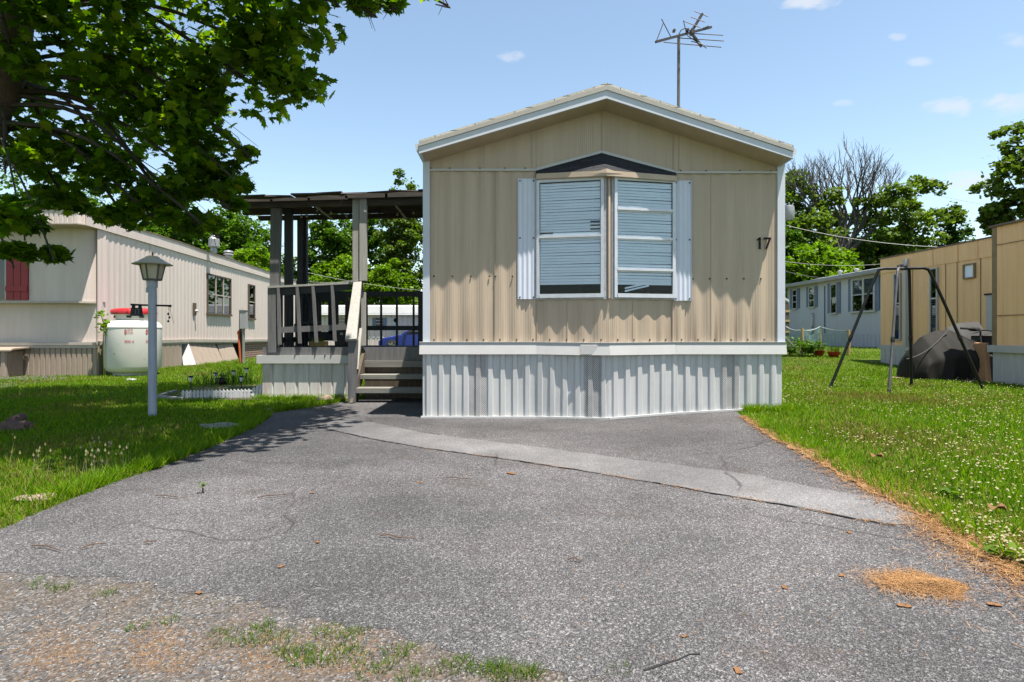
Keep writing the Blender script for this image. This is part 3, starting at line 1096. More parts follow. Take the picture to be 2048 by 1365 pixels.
# gutters along the long eaves
for e, s_ in ((el, -1), (er, 1)):
    mb = MB()
    q = e + Vector((0, 0, -.03))
    prof = [q, q + Vector((s_ * .05, 0, 0)), q + Vector((s_ * .045, 0, -.06)), q + Vector((-s_ * .015, 0, -.13)), q + Vector((-s_ * .03, 0, -.12))]
    mb.prism([p + Yv * (RY + .03) for p in prof], Yv * (BACK - RY))
    mb.build('gutter', 'fascia', house)

# black shingled hood over the prow window
A = Vector((HX(1203), HY - .03, HZ(309)))
B = Vector((HX(1072), HY - .03, HZ(343)))
D = Vector((HX(1350), HY - .03, HZ(347)))
TY = HY - PROW - .10
C = Vector((HX(1213) * TY / HY, TY, EYE + (668 - 340) / F * TY))
Bf, Df = B + Vector((0, -.04, -.045)), D + Vector((0, -.04, -.045))
hood = MB()
hood.add([A, B, C, D, Bf, Df], [(0, 1, 4, 2), (0, 2, 5, 3)])
hood.add([B, Bf, B + Vector((0, .05, -.02))], [(0, 1, 2)])
hood.add([D, Df, D + Vector((0, .05, -.02))], [(0, 1, 2)])
ho = hood.build('window_hood', 'black_shingle', house)
mb = MB()
for a, b in ((Bf, C), (C, Df)):
    dz = Vector((0, 0, .052))
    mb.prism([a - Vector((0, 0, .003)), b - Vector((0, 0, .003)), b - dz, a - dz], Yv * .03)
    mb.prism([a - dz, b - dz, b - dz - Vector((0, 0, .012)), a - dz - Vector((0, 0, .012))], Yv * .16)
# pale end cap at the tip of the hood
mb.add([C + Vector((0, -.004, .015)), C + Vector((-.2, .045, -.032)), C + Vector((.2, .045, -.032)), C + Vector((0, -.006, -.035))], [(0, 1, 3), (0, 3, 2)])
mb.build('hood_fascia', 'tan_trim', ho)


# the two windows on the facets of the prow
def facet(xa, xb, ya, yb):
    a, b = Vector((xa, ya, 0)), Vector((xb, yb, 0))
    d = (b - a).normalized()
    nrm = Vector((d.y, -d.x, 0))       # towards the street
    return a, d, nrm, (b - a).length


def local_box(mb, fr, u0, u1, v0, v1, d0, d1):
    a, d, nrm, L = fr
    vs = []
    for u in (u0, u1):
        for w in (d0, d1):
            for v in (v0, v1):
                p = a + d * u + nrm * w
                vs.append((p.x, p.y, v))
    mb.add(vs, [(0, 1, 3, 2), (4, 6, 7, 5), (0, 4, 5, 1), (2, 3, 7, 6), (0, 2, 6, 4), (1, 5, 7, 3)])


def prow_window(fr, u0, u1, ztop, zbot, rails, blind_bot, crooked, parent, lab):
    w = MB()
    t, dp = .035, .045
    local_box(w, fr, u0, u0 + t, zbot, ztop, .008, dp)
    local_box(w, fr, u1 - t, u1, zbot, ztop, .008, dp)
    local_box(w, fr, u0 + t, u1 - t, ztop - t, ztop, .008, dp - .002)
    local_box(w, fr, u0 + t, u1 - t, zbot, zbot + t * 1.3, .008, dp + .008)
    wo = w.build('window', 'alu', parent, label=lab)
    # caulked mounting flange
    c = MB()
    local_box(c, fr, u0 - .028, u0, zbot - .02, ztop + .03, .004, .02)
    local_box(c, fr, u1, u1 + .028, zbot - .02, ztop + .03, .004, .02)
    local_box(c, fr, u0, u1, ztop, ztop + .03, .004, .02)
    local_box(c, fr, u0, u1, zbot - .02, zbot, .004, .024)
    for i in range(10):
        local_box(c, fr, u0 + .03 + i * (u1 - u0 - .06) / 9.5, u0 + .055 + i * (u1 - u0 - .06) / 9.5, ztop + .004, ztop + .022, .019, .026)
    c.build('mounting_flange', 'caulk', wo)
    for i, zr in enumerate(rails):
        b = MB()
        local_box(b, fr, u0 + t, u1 - t, zr - .014, zr + .014, .016, .052 if i % 2 == 0 else .04)
        local_box(b, fr, u0 + t, u1 - t, zr - .030, zr - .014, .014, .030)
        b.build('sash_rail', 'alu', wo)
    g = MB()
    local_box(g, fr, u0 + t, u1 - t, zbot + t, ztop - t, .020, .023)
    g.build('pane', 'glass', wo)
    # blinds
    bl = MB()
    a, d, nrm, L = fr
    z = ztop - .045
    zb_ = blind_bot
    k = 0
    while z > zb_:
        gap = .034
        sag = .004 * math.sin(k * 1.7)
        uA, uB = u0 + t + .006, u1 - t - .006
        pts = []
        for u, w_, v in ((uA, .0095, z), (uB, .0095, z + sag), (uB, .0165, z - .011 + sag), (uA, .0165, z - .011), (uB, .0150, z - .0322 + sag), (uA, .0150, z - .0322)):
            p = a + d * u + nrm * w_
            pts.append((p.x, p.y, v))
        bl.add(pts, [(0, 1, 2, 3), (3, 2, 4, 5)])
        z -= gap
        k += 1
    local_box(bl, fr, u0 + t + .006, u1 - t - .006, zb_ - .022, zb_, .0105, .0155)
    if crooked:
        for j, (zz, sl, ln) in enumerate(((zb_ + .03, -.04, .25), (zb_ + .012, -.055, .3))):
            pts = []
            uA = u0 + t + .1
            for u, w_, v in ((uA, .0165, zz + sl - .045), (uA + ln, .0165, zz - .03), (uA + ln, .0185, zz - .05), (uA, .0185, zz + sl - .065)):
                p = a + d * u + nrm * w_
                pts.append((p.x, p.y, v))
            bl.poly(pts)
    for f_ in (.22, .83):
        local_box(bl, fr, u0 + (u1 - u0) * f_, u0 + (u1 - u0) * f_ + .003, zb_, ztop - .05, .0165, .0175)
    bl.build('blind', 'blind', wo)
    return wo


frL = facet(PXA, PXC, HY, HY - PROW)
frR = facet(PXC, PXB, HY - PROW, HY)
w1 = prow_window(frL, .006, frL[3] - .055, HZ(362), HZ(597), [HZ(476)], HZ(567), False, house, 'left facet of the peaked window, sash in two panes')
w2 = prow_window(frR, .055, frR[3] - .006, HZ(362), HZ(597), [HZ(424), HZ(480), HZ(542)], HZ(568), True, house, 'right facet of the peaked window, four panes and a crooked blind')
# strips of dark tape seen in the left window
for z0 in (448, 455.5, 463):
    mb = MB()
    local_box(mb, frL, frL[3] - .21, frL[3] - .10, HZ(z0 + 1.3), HZ(z0 - 1.2), .0232, .0242)
    mb.build('tape_strip', 'black_plastic', w1)
mb = MB()
local_box(mb, frL, .05, .2, HZ(470), HZ(467), .0232, .0242)
mb.build('tape_strip', 'black_plastic', w1)
# prow corner post
mb = MB()
mb.tube([(PXC, HY - PROW - .018, HZ(599)), (PXC, HY - PROW - .022, HZ(375)), (PXC, HY - PROW - .005, HZ(358))], [.017, .016, .008], 10)
mb.build('corner_bead', 'tan_trim', house, smooth=True)

# shutters: ribbed sheet
for px0, px1, t0, b0 in ((1036, 1071, 359, 599), (1347, 1382, 363, 602)):
    mb = MB()
    xs = np.linspace(HX(px0), HX(px1), 34)
    fy = [HY - .018 - .004 * math.sin((x - HX(px0)) * 2 * math.pi / .055) for x in xs]
    vs = [(x, y, HZ(b0)) for x, y in zip(xs, fy)] + [(x, y, HZ(t0)) for x, y in zip(xs, fy)]
    k = len(xs)
    mb.add(vs, [(i, i + 1, k + i + 1, k + i) for i in range(k - 1)])
    mb.box(HX(px0) - .004, HX(px0), HY - .026, HY + .003, HZ(b0), HZ(t0))
    mb.box(HX(px1), HX(px1) + .004, HY - .026, HY + .003, HZ(b0), HZ(t0))
    mb.box(HX(px0), HX(px1), HY - .02, HY + .003, HZ(t0), HZ(t0) + .004)
    mb.mat(1)
    for zz in (t0 + 4, (t0 + b0) / 2 - 2, b0 - 4):
        for xx in (px0 + 4, px1 - 4):
            mb.ball((HX(xx), HY - .024, HZ(zz)), .010, 6)
    mb.build('shutter', ['shutter', 'screw'], house)

# belt trim
mb = MB()
nodes = [(HX(840), .05, 684), (PXA, .055, 684), (HX(1157), .05 + prow(HX(1157)), 685), (PXC, .05 + PROW, 685), (PXB, .05, 684), (HX(1569), .05, 684)]
for i in range(len(nodes) - 1):
    (xa, da, pa), (xb, db, pb) = nodes[i], nodes[i + 1]
    for y0, y1, d0 in ((0, 4.5, .02), (4.6, 25, .0)):
        a0 = Vector((xa, HY - da - d0 * .5, HZ(pa + y0)))
        b0 = Vector((xb, HY - db - d0 * .5, HZ(pb + y0)))
        a1 = Vector((xa, HY - da - (.018 if y0 else 0), HZ(pa + y1)))
        b1 = Vector((xb, HY - db - (.018 if y0 else 0), HZ(pb + y1)))
        mb.add([a0, b0, b1, a1, a0 + Yv * .06, b0 + Yv * .06, b1 + Yv * .06, a1 + Yv * .06], [(0, 3, 2, 1), (0, 1, 5, 4), (3, 7, 6, 2), (0, 4, 7, 3), (1, 2, 6, 5)])
mb.box(HX(1157) - .003, HX(1157) + .3, HY - .095 - prow(HX(1157)), HY - .09 - prow(HX(1157)), HZ(708.5), HZ(689.6))
mb.build('belt_trim', 'white_trim', house, bevel=.004)

# skirting: ribbed metal panels, slightly buckled
VENTS = ((937, 972), (1163, 1199), (1441, 1474))


def skirt_profile(x):
    u = ((x - XL) / 0.0725) % 2.0
    if u < .12:
        return -.021 * (u / .12)
    if u < .9:
        return -.021
    if u < 1.02:
        return -.021 * (1 - (u - .9) / .12)
    return 0.0


def skirt_buckle(x, z):
    b = .018 * math.exp(-((x - HX(1110)) / .3) ** 2) * math.sin((x - HX(1110)) * 7) * (.4 + z)
    return b + .004 * math.sin(x * 5.1 + z * 3)


mb = MB()
mvs = [MB() for _ in VENTS]
zt = HZ(706)
xs = np.unique(np.concatenate([np.arange(HX(846), HX(1563), .0121)]))
rows = 6


def skirt_y(x, t):
    return HY - .02 - prow(x) * .9 + skirt_profile(x) + skirt_buckle(x, t)


for i in range(len(xs) - 1):
    xa, xb = xs[i], xs[i + 1]
    px = xa * PM + 1024
    tgt = next((mvs[k] for k, (a, b) in enumerate(VENTS) if a <= px <= b), mb)
    for r_ in range(rows):
        t0, t1 = r_ / rows, (r_ + 1) / rows
        za0, zb0 = gz(xa, HY) + .012, gz(xb, HY) + .012
        q = [(xa, skirt_y(xa, t0), za0 + (zt - za0) * t0), (xb, skirt_y(xb, t0), zb0 + (zt - zb0) * t0),
             (xb, skirt_y(xb, t1), zb0 + (zt - zb0) * t1), (xa, skirt_y(xa, t1), za0 + (zt - za0) * t1)]
        tgt.add(q, [(0, 1, 2, 3)])
mb.box(XL + .005, XL + .02, HY, BACK, .02, zt)
mb.box(XR - .02, XR - .005, HY, BACK, .1, zt)
sk = mb.build('skirting', 'skirt', house)
for mv in mvs:
    mv.build('vent_strip', 'perforated', sk)
# bottom track of the skirting
mb = MB()
L = [(HX(843), 0), (PXA, 0), (PXC, PROW * .9), (PXB, 0), (HX(1500), 0), (HX(1563), 0)]
for (xa, da), (xb, db) in zip(L[:-1], L[1:]):
    mb.beam((xa, HY - .04 - da, gz(xa, HY) + .02), (xb, HY - .04 - db, gz(xb, HY) + .02), .035, .022)
mb.build('bottom_track', 'skirt', house)


# house number 17
def digits(parent, name, txt, c, h, mat, depth=.012):
    """block digits / letters from strokes in the x-z plane facing the street"""
    strokes = {'1': [[(.15, .78), (.5, 1), (.5, 0)]], '7': [[(0, .95), (.85, .95), (.35, 0)]]}
    out = MB()
    x = c[0]
    for ch in txt:
        for st in strokes[ch]:
            for (a, b) in zip(st[:-1], st[1:]):
                pa = Vector((x + a[0] * h * .6, c[1], c[2] + a[1] * h))
                pb = Vector((x + b[0] * h * .6, c[1], c[2] + b[1] * h))
                d = (pb - pa).normalized() * h * .07
                out.beam(pa - d * .6, pb + d * .6, h * .15, depth, up=(0, 1, 0))
        x += h * .55 if ch == '1' else h * .6
    return out.build(name, mat, parent)


nb = MB()
nb.beam((HX(1518), HY - .022, HZ(499)), (HX(1518), HY - .022, HZ(476)), .021, .014, up=(0, 1, 0))
nb.beam((HX(1513), HY - .0225, HZ(481)), (HX(1518), HY - .0225, HZ(477)), .016, .013, up=(0, 1, 0))
nb.build('number_digit', 'number', house)
nb = MB()
nb.beam((HX(1526), HY - .022, HZ(477.8)), (HX(1540), HY - .022, HZ(477.8)), .021, .014, up=(0, 1, 0))
nb.beam((HX(1538.3), HY - .0225, HZ(478.5)), (HX(1530.5), HY - .0225, HZ(499)), .021, .013, up=(0, 1, 0))
nb.build('number_digit', 'number', house)
# service pipe on the right corner
mb = MB()
mb.tube([(HX(1569.5), HY + .1, HZ(470)), (HX(1569.5), HY + .1, HZ(352)), (HX(1567), HY + .1, HZ(346))], .014, 8)
mb.build('conduit', 'galv', house, smooth=True)

# ------------------------------------------------------------------ television antenna on the roof
AY = 8.5
ant = thing('antenna', 'old television antenna with bent arms on a mast above the tan roof', 'antenna', P(1357, 319, AY))
mb = MB()
mb.tube([P(1356.5, 322, AY), P(1357, 200, AY), P(1357.5, 72, AY)], .022, 8)
mb.build('mast', 'mast', ant, smooth=True)
mb = MB()
Q = lambda x, y, dy=0.0: P(1290 + x * 170 / 1105, 10 + y * 210 / 1365, AY + dy)
mb.beam(Q(140, 483, -.35), Q(600, 360, 0), .03, .03)
mb.beam(Q(600, 360), Q(860, 292, .25), .03, .03)
mb.build('boom', 'antenna', ant)
mb = MB()
mb.beam(Q(610, 340), Q(745, 118, .1), .03, .03)
mb.build('reflector_arm', 'antenna', ant)
mb = MB()
mb.beam(Q(610, 375), Q(735, 545, .1), .03, .03)
mb.build('reflector_arm', 'antenna', ant)
mb = MB()
mb.box(Q(590, 0).x, Q(630, 0).x, AY - .05, AY + .05, Q(0, 385).z, Q(0, 325).z)
mb.build('bracket', 'antenna', ant)
mb = MB()
mb.tube([Q(440, 385), Q(470, 330), Q(520, 305), Q(560, 318), Q(598, 345)], .007, 5)
mb.build('lead_wire', 'antenna', ant)
for xa, xb, za, zb_, dy in ((320, 350, 430, 405, -.17), (515, 548, 378, 350, -.07)):
    mb = MB()
    mb.box(Q(xa, 0).x, Q(xb, 0).x, AY + dy - .03, AY + dy + .03, Q(0, za).z, Q(0, zb_).z)
    mb.build('rod_clamp', 'antenna', ant)
for a, b in (((645, 85, .1), (820, 155, .1)), ((595, 158, .05), (780, 225, .05)), ((510, 215), (720, 295)), ((150, 470, -.35), (240, 235, -.2)), ((215, 185, -.2), (335, 415, -.2)),
             ((500, 205), (535, 355)), ((640, 375, .1), (1015, 398, .3)), ((440, 432, -.1), (1025, 472, .3)), ((245, 488, -.3), (990, 553, .3)),
             ((600, 475, .05), (760, 515, .05)), ((545, 400), (800, 565, .1)), ((760, 300, .1), (830, 275, .2)), ((805, 276, .2), (870, 296, .3))):
    mb = MB()
    mb.tube([Q(*a), Q(*b)], .0065, 5)
    mb.build('rod', 'antenna', ant)

# ------------------------------------------------------------------ porch with steps
porch = thing('porch', 'weathered grey wooden porch with flat board roof, railings and front steps', 'porch', (-2.5, 9.3, 0))
DY0, DY1 = 9.3, 10.95
DX0, DX1 = -3.82, XL - .02
DZ = .79
mb = MB()
for i in range(12):
    y0 = DY0 - .03 + i * (DY1 - DY0 + .03) / 12
    mb.box(DX0 - .02, DX1, y0, y0 + (DY1 - DY0) / 12 - .006, DZ - .03, DZ + rs.uniform(-.003, .003))
mb.build('deck', 'dark_shaded_wood', porch)
mb = MB()
mb.box(DX0 - .02, -2.30, DY0 - .055, DY0 - .032, DZ - .12, DZ - .002)
mb.build('deck_fascia', 'grey_wood', porch)
# white trim boards under the deck edge
mb = MB()
mb.box(DX0 - .10, -2.36, DY0 - .085, DY0 - .03, .665, DZ - .122)
mb.box(DX0 - .10, -2.36, DY0 - .100, DY0 - .03, .545, .663)
mb.box(DX0 - .10, DX0 - .06, DY0 - .03, DY1, .545, DZ - .122)
mb.mat(1)
for px in (590, 630, 650, 662):
    q = P(px, 711, 9.2)
    mb.ball((q.x, 9.198, q.z), .012, 6)
mb.build('deck_trim', ['white_trim', 'screw'], porch)
# porch skirting
mb = MB()
xs = np.arange(DX0 - .03, -2.32, .018)
zz0, zz1 = .02, .55


def pk_y(x):
    u = (x / .185) % 1.0
    return DY0 - .03 - (.014 if u > .12 else 0)


for i in range(len(xs) - 1):
    xa, xb = xs[i], xs[i + 1]
    mb.add([(xa, pk_y(xa), zz0), (xb, pk_y(xb), zz0), (xb, pk_y(xb), zz1), (xa, pk_y(xa), zz1)], [(0, 1, 2, 3)])
mb.box(DX0 - .03, DX0 - .01, DY0 - .02, DY1, zz0, zz1)
mb.box(DX0 - .045, -2.32, DY0 - .075, DY0 - .045, .005, .035)
mb.build('skirting', 'deck_skirt', porch)


def post(px0, px1, py0, py1, Y, mat, d=.09, px2=None, px3=None, lab=None):
    mb = MB()
    a0, a1 = P(px0, py0, Y), P(px1, py0, Y)
    b0, b1 = P(px2 or px0, py1, Y), P(px3 or px1, py1, Y)
    mb.prism([a0, a1, b1, b0], (0, d, 0))
    return mb.build('post', mat, porch, bevel=.004, label=lab)


post(541, 561, 397, 573, 9.24, 'grey_wood', .09, 539, 557)
post(535, 552, 574, 706, 9.22, 'grey_wood', .09)
post(568, 583, 416, 700, 9.80, 'dark_shaded_wood', .09)
post(594, 605, 432, 693, 10.35, 'dark_shaded_wood', .09)
post(605.3, 613, 436, 693, 10.42, 'dark_shaded_wood', .09)
post(704.5, 718, 391, 565, 9.13, 'sunlit_wood', .09, 705, 717, 'pale front post board, left of the split pair')
post(718.5, 733, 390, 562, 9.11, 'sunlit_wood', .09, 718.5, 732, 'pale front post board, right of the split pair')
post(706, 724, 565, 700, 9.21, 'grey_wood', .08)
post(722, 731, 585, 692, 9.16, 'sunlit_wood', .05)
post(836, 846, 583, 692, 10.6, 'dark_shaded_wood', .09)

# roof of the porch: beams and warped boards
ZB = 1 + (668 - 413) / F * 9.24
beams = ((9.16, 440, 846, 401, 416), (9.84, 483, 900, 418, 430.5), (10.38, 515, 920, 432, 441.5))
for Y, px0, px1, pt, pb in beams:
    mb = MB()
    a, b = P(px0, pt, Y), P(px1, pt - 8, Y)
    c, d_ = P(px1, pb - 7, Y), P(px0 + 3, pb, Y)
    b.x = min(b.x, XL - .01)
    c.x = min(c.x, XL - .01)
    mb.prism([a, b, c, d_], (0, .05, 0))
    mb.build('beam', 'dark_wood', porch, bevel=.004)
for i in range(9):
    mb = MB()
    x0 = -4.5 + i * .385
    x1 = min(x0 + .382, XL - .012)
    z0 = 3.055 + i * .0125 + rs.uniform(-.012, .012)
    tl = rs.uniform(-.02, .02)
    mb.prism([(x0, 9.06 + rs.uniform(-.03, .03), z0), (x1, 9.06 + rs.uniform(-.03, .03), z0 + .012 + tl), (x1, 9.06, z0 + .032 + tl), (x0, 9.06, z0 + .022)], (0, 1.6, .05))
    mb.build('roof_board', 'dark_wood', porch)
# splintered edges sticking up in front
mb = MB()
for px0, px1, pt, pb in ((540, 620, 396, 401), (615, 695, 391.5, 399), (690, 775, 387, 395), (770, 846, 384.5, 393), (442, 545, 399, 403)):
    a, b = P(px0, pt + 2.2, 9.04), P(px1, pt, 9.04)
    c, d_ = P(px1, pb, 9.04), P(px0, pb + 2, 9.04)
    mid = a.lerp(b, .45) + Vector((0, 0, .012))
    mb.prism([a, mid, b, c, d_], (0, .02, 0))
mb.build('roof_edge', 'dark_wood', porch)
mb = MB()
mb.beam(P(627, 409, 9.3), P(663, 438, 10.2), .035, .02)
mb.build('brace', 'sunlit_wood', porch)
mb = MB()
mb.beam(P(786, 404, 9.3), P(813, 439, 10.2), .035, .02)
mb.build('brace', 'sunlit_wood', porch)

# front railing
RYF = 9.2
mb = MB()
mb.prism([P(536, 572.5, RYF), P(706, 564, RYF), P(706, 568, RYF), P(536, 576.5, RYF)], (0, .13, 0))
mb.build('rail_cap', 'sunlit_wood', porch)
mb = MB()
mb.prism([P(554, 577, RYF + .04), P(700, 569.5, RYF + .04), P(700, 580, RYF + .04), P(554, 592, RYF + .04)], (0, .04, 0))
mb.build('top_rail', 'dark_shaded_wood', porch)
mb = MB()
mb.prism([P(549, 655, RYF + .05), P(692, 649, RYF + .05), P(692, 660, RYF + .05), P(549, 667, RYF + .05)], (0, .04, 0))
mb.build('lower_rail', 'grey_wood', porch)
for t0, b0 in ((556, 558.5), (594, 599), (625.5, 632), (664, 669)):
    mb = MB()
    mb.prism([P(t0 - 2.8, 576 - (t0 - 556) * .045, RYF), P(t0 + 2.8, 576 - (t0 - 556) * .045, RYF), P(b0 + 3, 690 - (b0 - 556) * .06, RYF), P(b0 - 3, 690 - (b0 - 556) * .06, RYF)], (0, .038, 0))
    mb.build('baluster', 'grey_wood', porch)
# left side railing running back
mb = MB()
mb.beam((DX0 + .12, 9.3, 1.72), (DX0 + .12, DY1, 1.72), .05, .12)
mb.build('side_rail', 'dark_shaded_wood', porch)
mb = MB()
mb.beam((DX0 + .12, 9.3, .9), (DX0 + .12, DY1, .9), .04, .09)
mb.build('side_rail', 'dark_shaded_wood', porch)
for i in range(7):
    y = 9.46 + i * .23
    mb = MB()
    mb.box(DX0 + .15, DX0 + .19, y, y + .05, DZ, 1.7)
    mb.build('baluster', 'dark_shaded_wood', porch)
# back railing
BY = 10.9
for pt, pb in ((583, 594), (652, 661)):
    mb = MB()
    a, b = P(613, pt + 1, BY), P(900, pt - 1, BY)
    mb.box(a.x, min(b.x, XL - .02), BY, BY + .04, P(0, pb, BY).z, P(0, pt, BY).z)
    mb.build('back_rail', 'dark_shaded_wood', porch)
for px in (640, 672, 702, 733, 762, 793.5, 827):
    mb = MB()
    a, b = P(px - 1.9, 592, BY - .035), P(px + 1.9, 692, BY - .035)
    mb.box(a.x, b.x, BY - .04, BY - .002, DZ, a.z)
    mb.build('baluster', 'dark_shaded_wood', porch)
mb = MB()
q = P(790, 641, BY)
mb.prism([P(786, 641, BY - .05), P(790.5, 636, BY - .05), P(795, 641, BY - .05), P(790.5, 646, BY - .05)], (0, .008, 0))
mb.build('rail_ornament', 'black', porch)

# front steps
steps = []
SX0, SX1 = -2.28, XL - .03
treads = ((9.2, 722, 735), (8.92, 750, 759), (8.62, 777, 787))
for Y, pt, pb in treads:
    mb = MB()
    z1, z0 = P(0, pt, Y).z, P(0, pb, Y).z
    mb.box(P(705 if pt < 760 else 702, 0, Y).x, SX1, Y, Y + .13, z0, z1)
    mb.box(P(705 if pt < 760 else 702, 0, Y).x, SX1, Y + .137, Y + .27, z0, z1 - .002)
    mb.build('tread', 'tread', porch, bevel=.003)
mb = MB()
mb.box(-2.28, SX1, DY0 - .06, DY0 - .032, P(0, 721, 9.27).z, DZ - .002)
mb.build('riser', 'grey_wood', porch)
mb = MB()
mb.box(-2.27, SX1, 9.24, 9.26, .015, P(0, 722, 9.24).z - .05)
mb.build('riser', 'post_brown', porch)
# stringers
for x in (-2.30, SX1 - .02):
    mb = MB()
    mb.prism([(x, 9.24, DZ - .03), (x, 8.5, .02), (x, 8.8, .02), (x, 9.24, .45)], (.04, 0, 0))
    mb.build('stringer', 'post_brown', porch)
# handrail: a wide pale plank sloping down to the newel, and a narrower board beside it
mb = MB()
a, b = P(722, 565, 9.08), P(703.5, 678, 8.5)
mb.prism([P(706.5, 565, 9.08), P(723, 563, 9.08), P(713, 678, 8.52), P(690, 679, 8.52)], (0, .03, -.035))
mb.build('handrail', 'sunlit_wood', porch, bevel=.003)
mb = MB()
mb.prism([P(696, 680, 8.56), P(714, 680, 8.56), P(709, 806, 8.56), P(695, 806, 8.56)], (0, .09, 0))
mb.build('newel', 'grey_wood', porch, bevel=.004)
mb = MB()
mb.prism([P(719, 657, 9.0), P(724, 656, 9.0), P(716, 738, 8.62), P(708.5, 740, 8.62)], (0, .04, -.02))
mb.build('lower_handrail', 'sunlit_wood', porch)
mb = MB()
mb.prism([P(709.5, 738, 8.64), P(716, 738, 8.64), P(714.5, 772, 8.64), P(709, 772, 8.64)], (0, .04, 0))
mb.build('lower_newel', 'grey_wood', porch)

# lights strung under the porch roof
sl = thing('string_lights', 'round clear bulbs strung on a thin cord under the porch roof', 'string lights', P(700, 428, 9.75))
bul = ((603, 434), (614, 433), (634, 421.5), (662, 426), (693, 433), (714, 428), (795, 429.5), (827, 427))
mb = MB()
path = [P(596, 436, 9.75)]
for (a, b) in bul:
    path.append(P(a, b - 3, 9.75))
path.append(P(846, 424, 9.75))
mb.tube(path, .004, 5)
mb.build('cord', 'black_plastic', sl)
for a, b in bul:
    mb = MB()
    q = P(a, b, 9.75)
    mb.ball(q, .021, 8)
    mb.tube([q + Vector((0, 0, .018)), q + Vector((0, 0, .034))], .010, 6)
    mb.build('light_bulb', 'bulb', sl, smooth=True)

# dark slatted bench on the porch, seen through the railing
bn = thing('porch_bench', 'dark wooden bench with square openings in its back behind the front railing', 'bench', (-3.0, 10.4, DZ))
mb = MB()
bx = lambda px: P(px, 0, 10.6).x
bzz = lambda py: P(0, py, 10.6).z
for x0, x1, z0, z1 in ((614, 696, 604, 586), (614, 637, 668, 604), (656, 676, 668, 604), (690, 703, 668, 604), (614, 703, 682, 664)):
    mb.box(bx(x0), bx(x1), 10.6, 10.64, bzz(z0), bzz(z1))
mb.build('backrest', 'dark_shaded_wood', bn)
mb = MB()
mb.box(bx(612), bx(640), 10.2, 10.59, DZ + .38, DZ + .42)
mb.build('seat', 'dark_shaded_wood', bn)
for x in (613, 637):
    mb = MB()
    mb.beam((bx(x), 10.22, DZ), (bx(x) - .06, 10.24, DZ + .38), .045, .045)
    mb.build('leg', 'dark_shaded_wood', bn)
# planter with a tuft of grass on the deck
pl = thing('planter_box', 'small wooden planter of grass standing on the porch deck', 'planter', (P(636, 690, 10.0).x, 10.0, DZ))
mb = MB()
a, b = P(621, 690, 10), P(653, 690, 10)
mb.box(a.x, b.x, 9.95, 10.1, DZ, DZ + .085)
mb.build('box', 'bamboo', pl)
tv = []
for i in range(120):
    x = rs.uniform(a.x + .01, b.x - .05)
    y = rs.uniform(9.95, 10.1)
    h = rs.uniform(.04, .09)
    tv += [(x - .004, y, DZ + .08), (x + .004, y, DZ + .08), (x + rs.uniform(-.03, .03), y + rs.uniform(-.03, .03), DZ + .08 + h)]
fast_mesh('grass_tuft', tv, 3, 'weed', pl)
# black bin on the deck
bi = thing('storage_bin', 'black storage bin with a pale tag on the deck behind the handrail', 'bin', (P(680, 690, 10.3).x, 10.3, DZ))
mb = MB()
a, b = P(672, 690, 10.3), P(697, 655, 10.3)
mb.prism([(a.x + .02, 10.15, DZ), (b.x - .01, 10.15, DZ), (b.x + .02, 10.15, b.z), (a.x, 10.15, b.z)], (0, .3, 0))
mb.build('bin_body', 'black_plastic', bi, bevel=.01)
mb = MB()
mb.box(a.x - .01, b.x + .03, 10.13, 10.47, b.z, b.z + .03)
mb.build('lid', 'black_plastic', bi, bevel=.008)
mb = MB()
q = P(680, 668, 10.14)
mb.box(q.x, q.x + .05, 10.143, 10.148, q.z - .02, q.z + .02)
mb.build('tag', 'white_trim', bi)


# ------------------------------------------------------------------ lamp post with hanging house sign
LY = 7.27
lp = thing('lamp_post', 'pale painted lamp post with a flared lantern on the left lawn', 'lamp post', G(305, 833))
lc = P(305, 833, LY)
mb = MB()
mb.lathe([(.047, -.02), (.047, 1.30), (.048, 1.45), (.044, 1.60)], (lc.x, LY, 0), 20)
mb.lathe([(.056, 1.56), (.056, 1.645), (.05, 1.65)], (lc.x, LY, 0), 20)
mb.box(lc.x - .07, lc.x - .045, LY - .02, LY + .02, 1.50, 1.56)
mb.build('pole', 'lamp_pole', lp, smooth=True)
mb = MB()
cz = 1.645
A0 = math.pi / 6
mb.lathe([(.10, cz), (.105, cz + .012), (.10, cz + .02)], (lc.x, LY, 0), 6, a0=A0)
for k in range(6):
    t = A0 + 2 * math.pi * k / 6
    c_, s_ = math.cos(t), math.sin(t)
    mb.beam((lc.x + .098 * c_, LY + .098 * s_, cz + .015), (lc.x + .135 * c_, LY + .135 * s_, cz + .195), .014, .014)
lf = mb.build('lantern_frame', 'lamp_frame', lp)
mb = MB()
mb.lathe([(.092, cz + .02), (.128, cz + .195)], (lc.x, LY, 0), 6, a0=A0)
mb.build('lantern_glass', 'lamp_glass', lp)
mb = MB()
mb.lathe([(.215, cz + .190), (.222, cz + .194), (.16, cz + .225), (.105, cz + .262), (.075, cz + .272), (.078, cz + .276), (.082, cz + .28), (.05, cz + .296), (.012, cz + .302)], (lc.x, LY, 0), 24)
mb.build('lantern_cap', 'lamp_cap', lp, smooth=True)
mb = MB()
mb.tube([(lc.x, LY, cz + .30), (lc.x, LY, cz + .325), (lc.x, LY, cz + .35)], [.008, .012, .004], 8)
mb.build('finial', 'lamp_frame', lp)
mb = MB()
mb.tube([P(262, 609.5, LY), P(270, 610, LY), P(300, 611, LY), P(338, 612, LY), P(342, 612.5, LY)], [.012, .012, .010, .012, .015], 8)
mb.build('crossbar', 'black', lp, smooth=True)
sg = thing('house_sign', 'small black sign with number 17 hanging from the lamp post crossbar', 'sign', P(273.5, 633, LY))
mb = MB()
a, b = P(262, 633, LY), P(284.5, 616, LY)
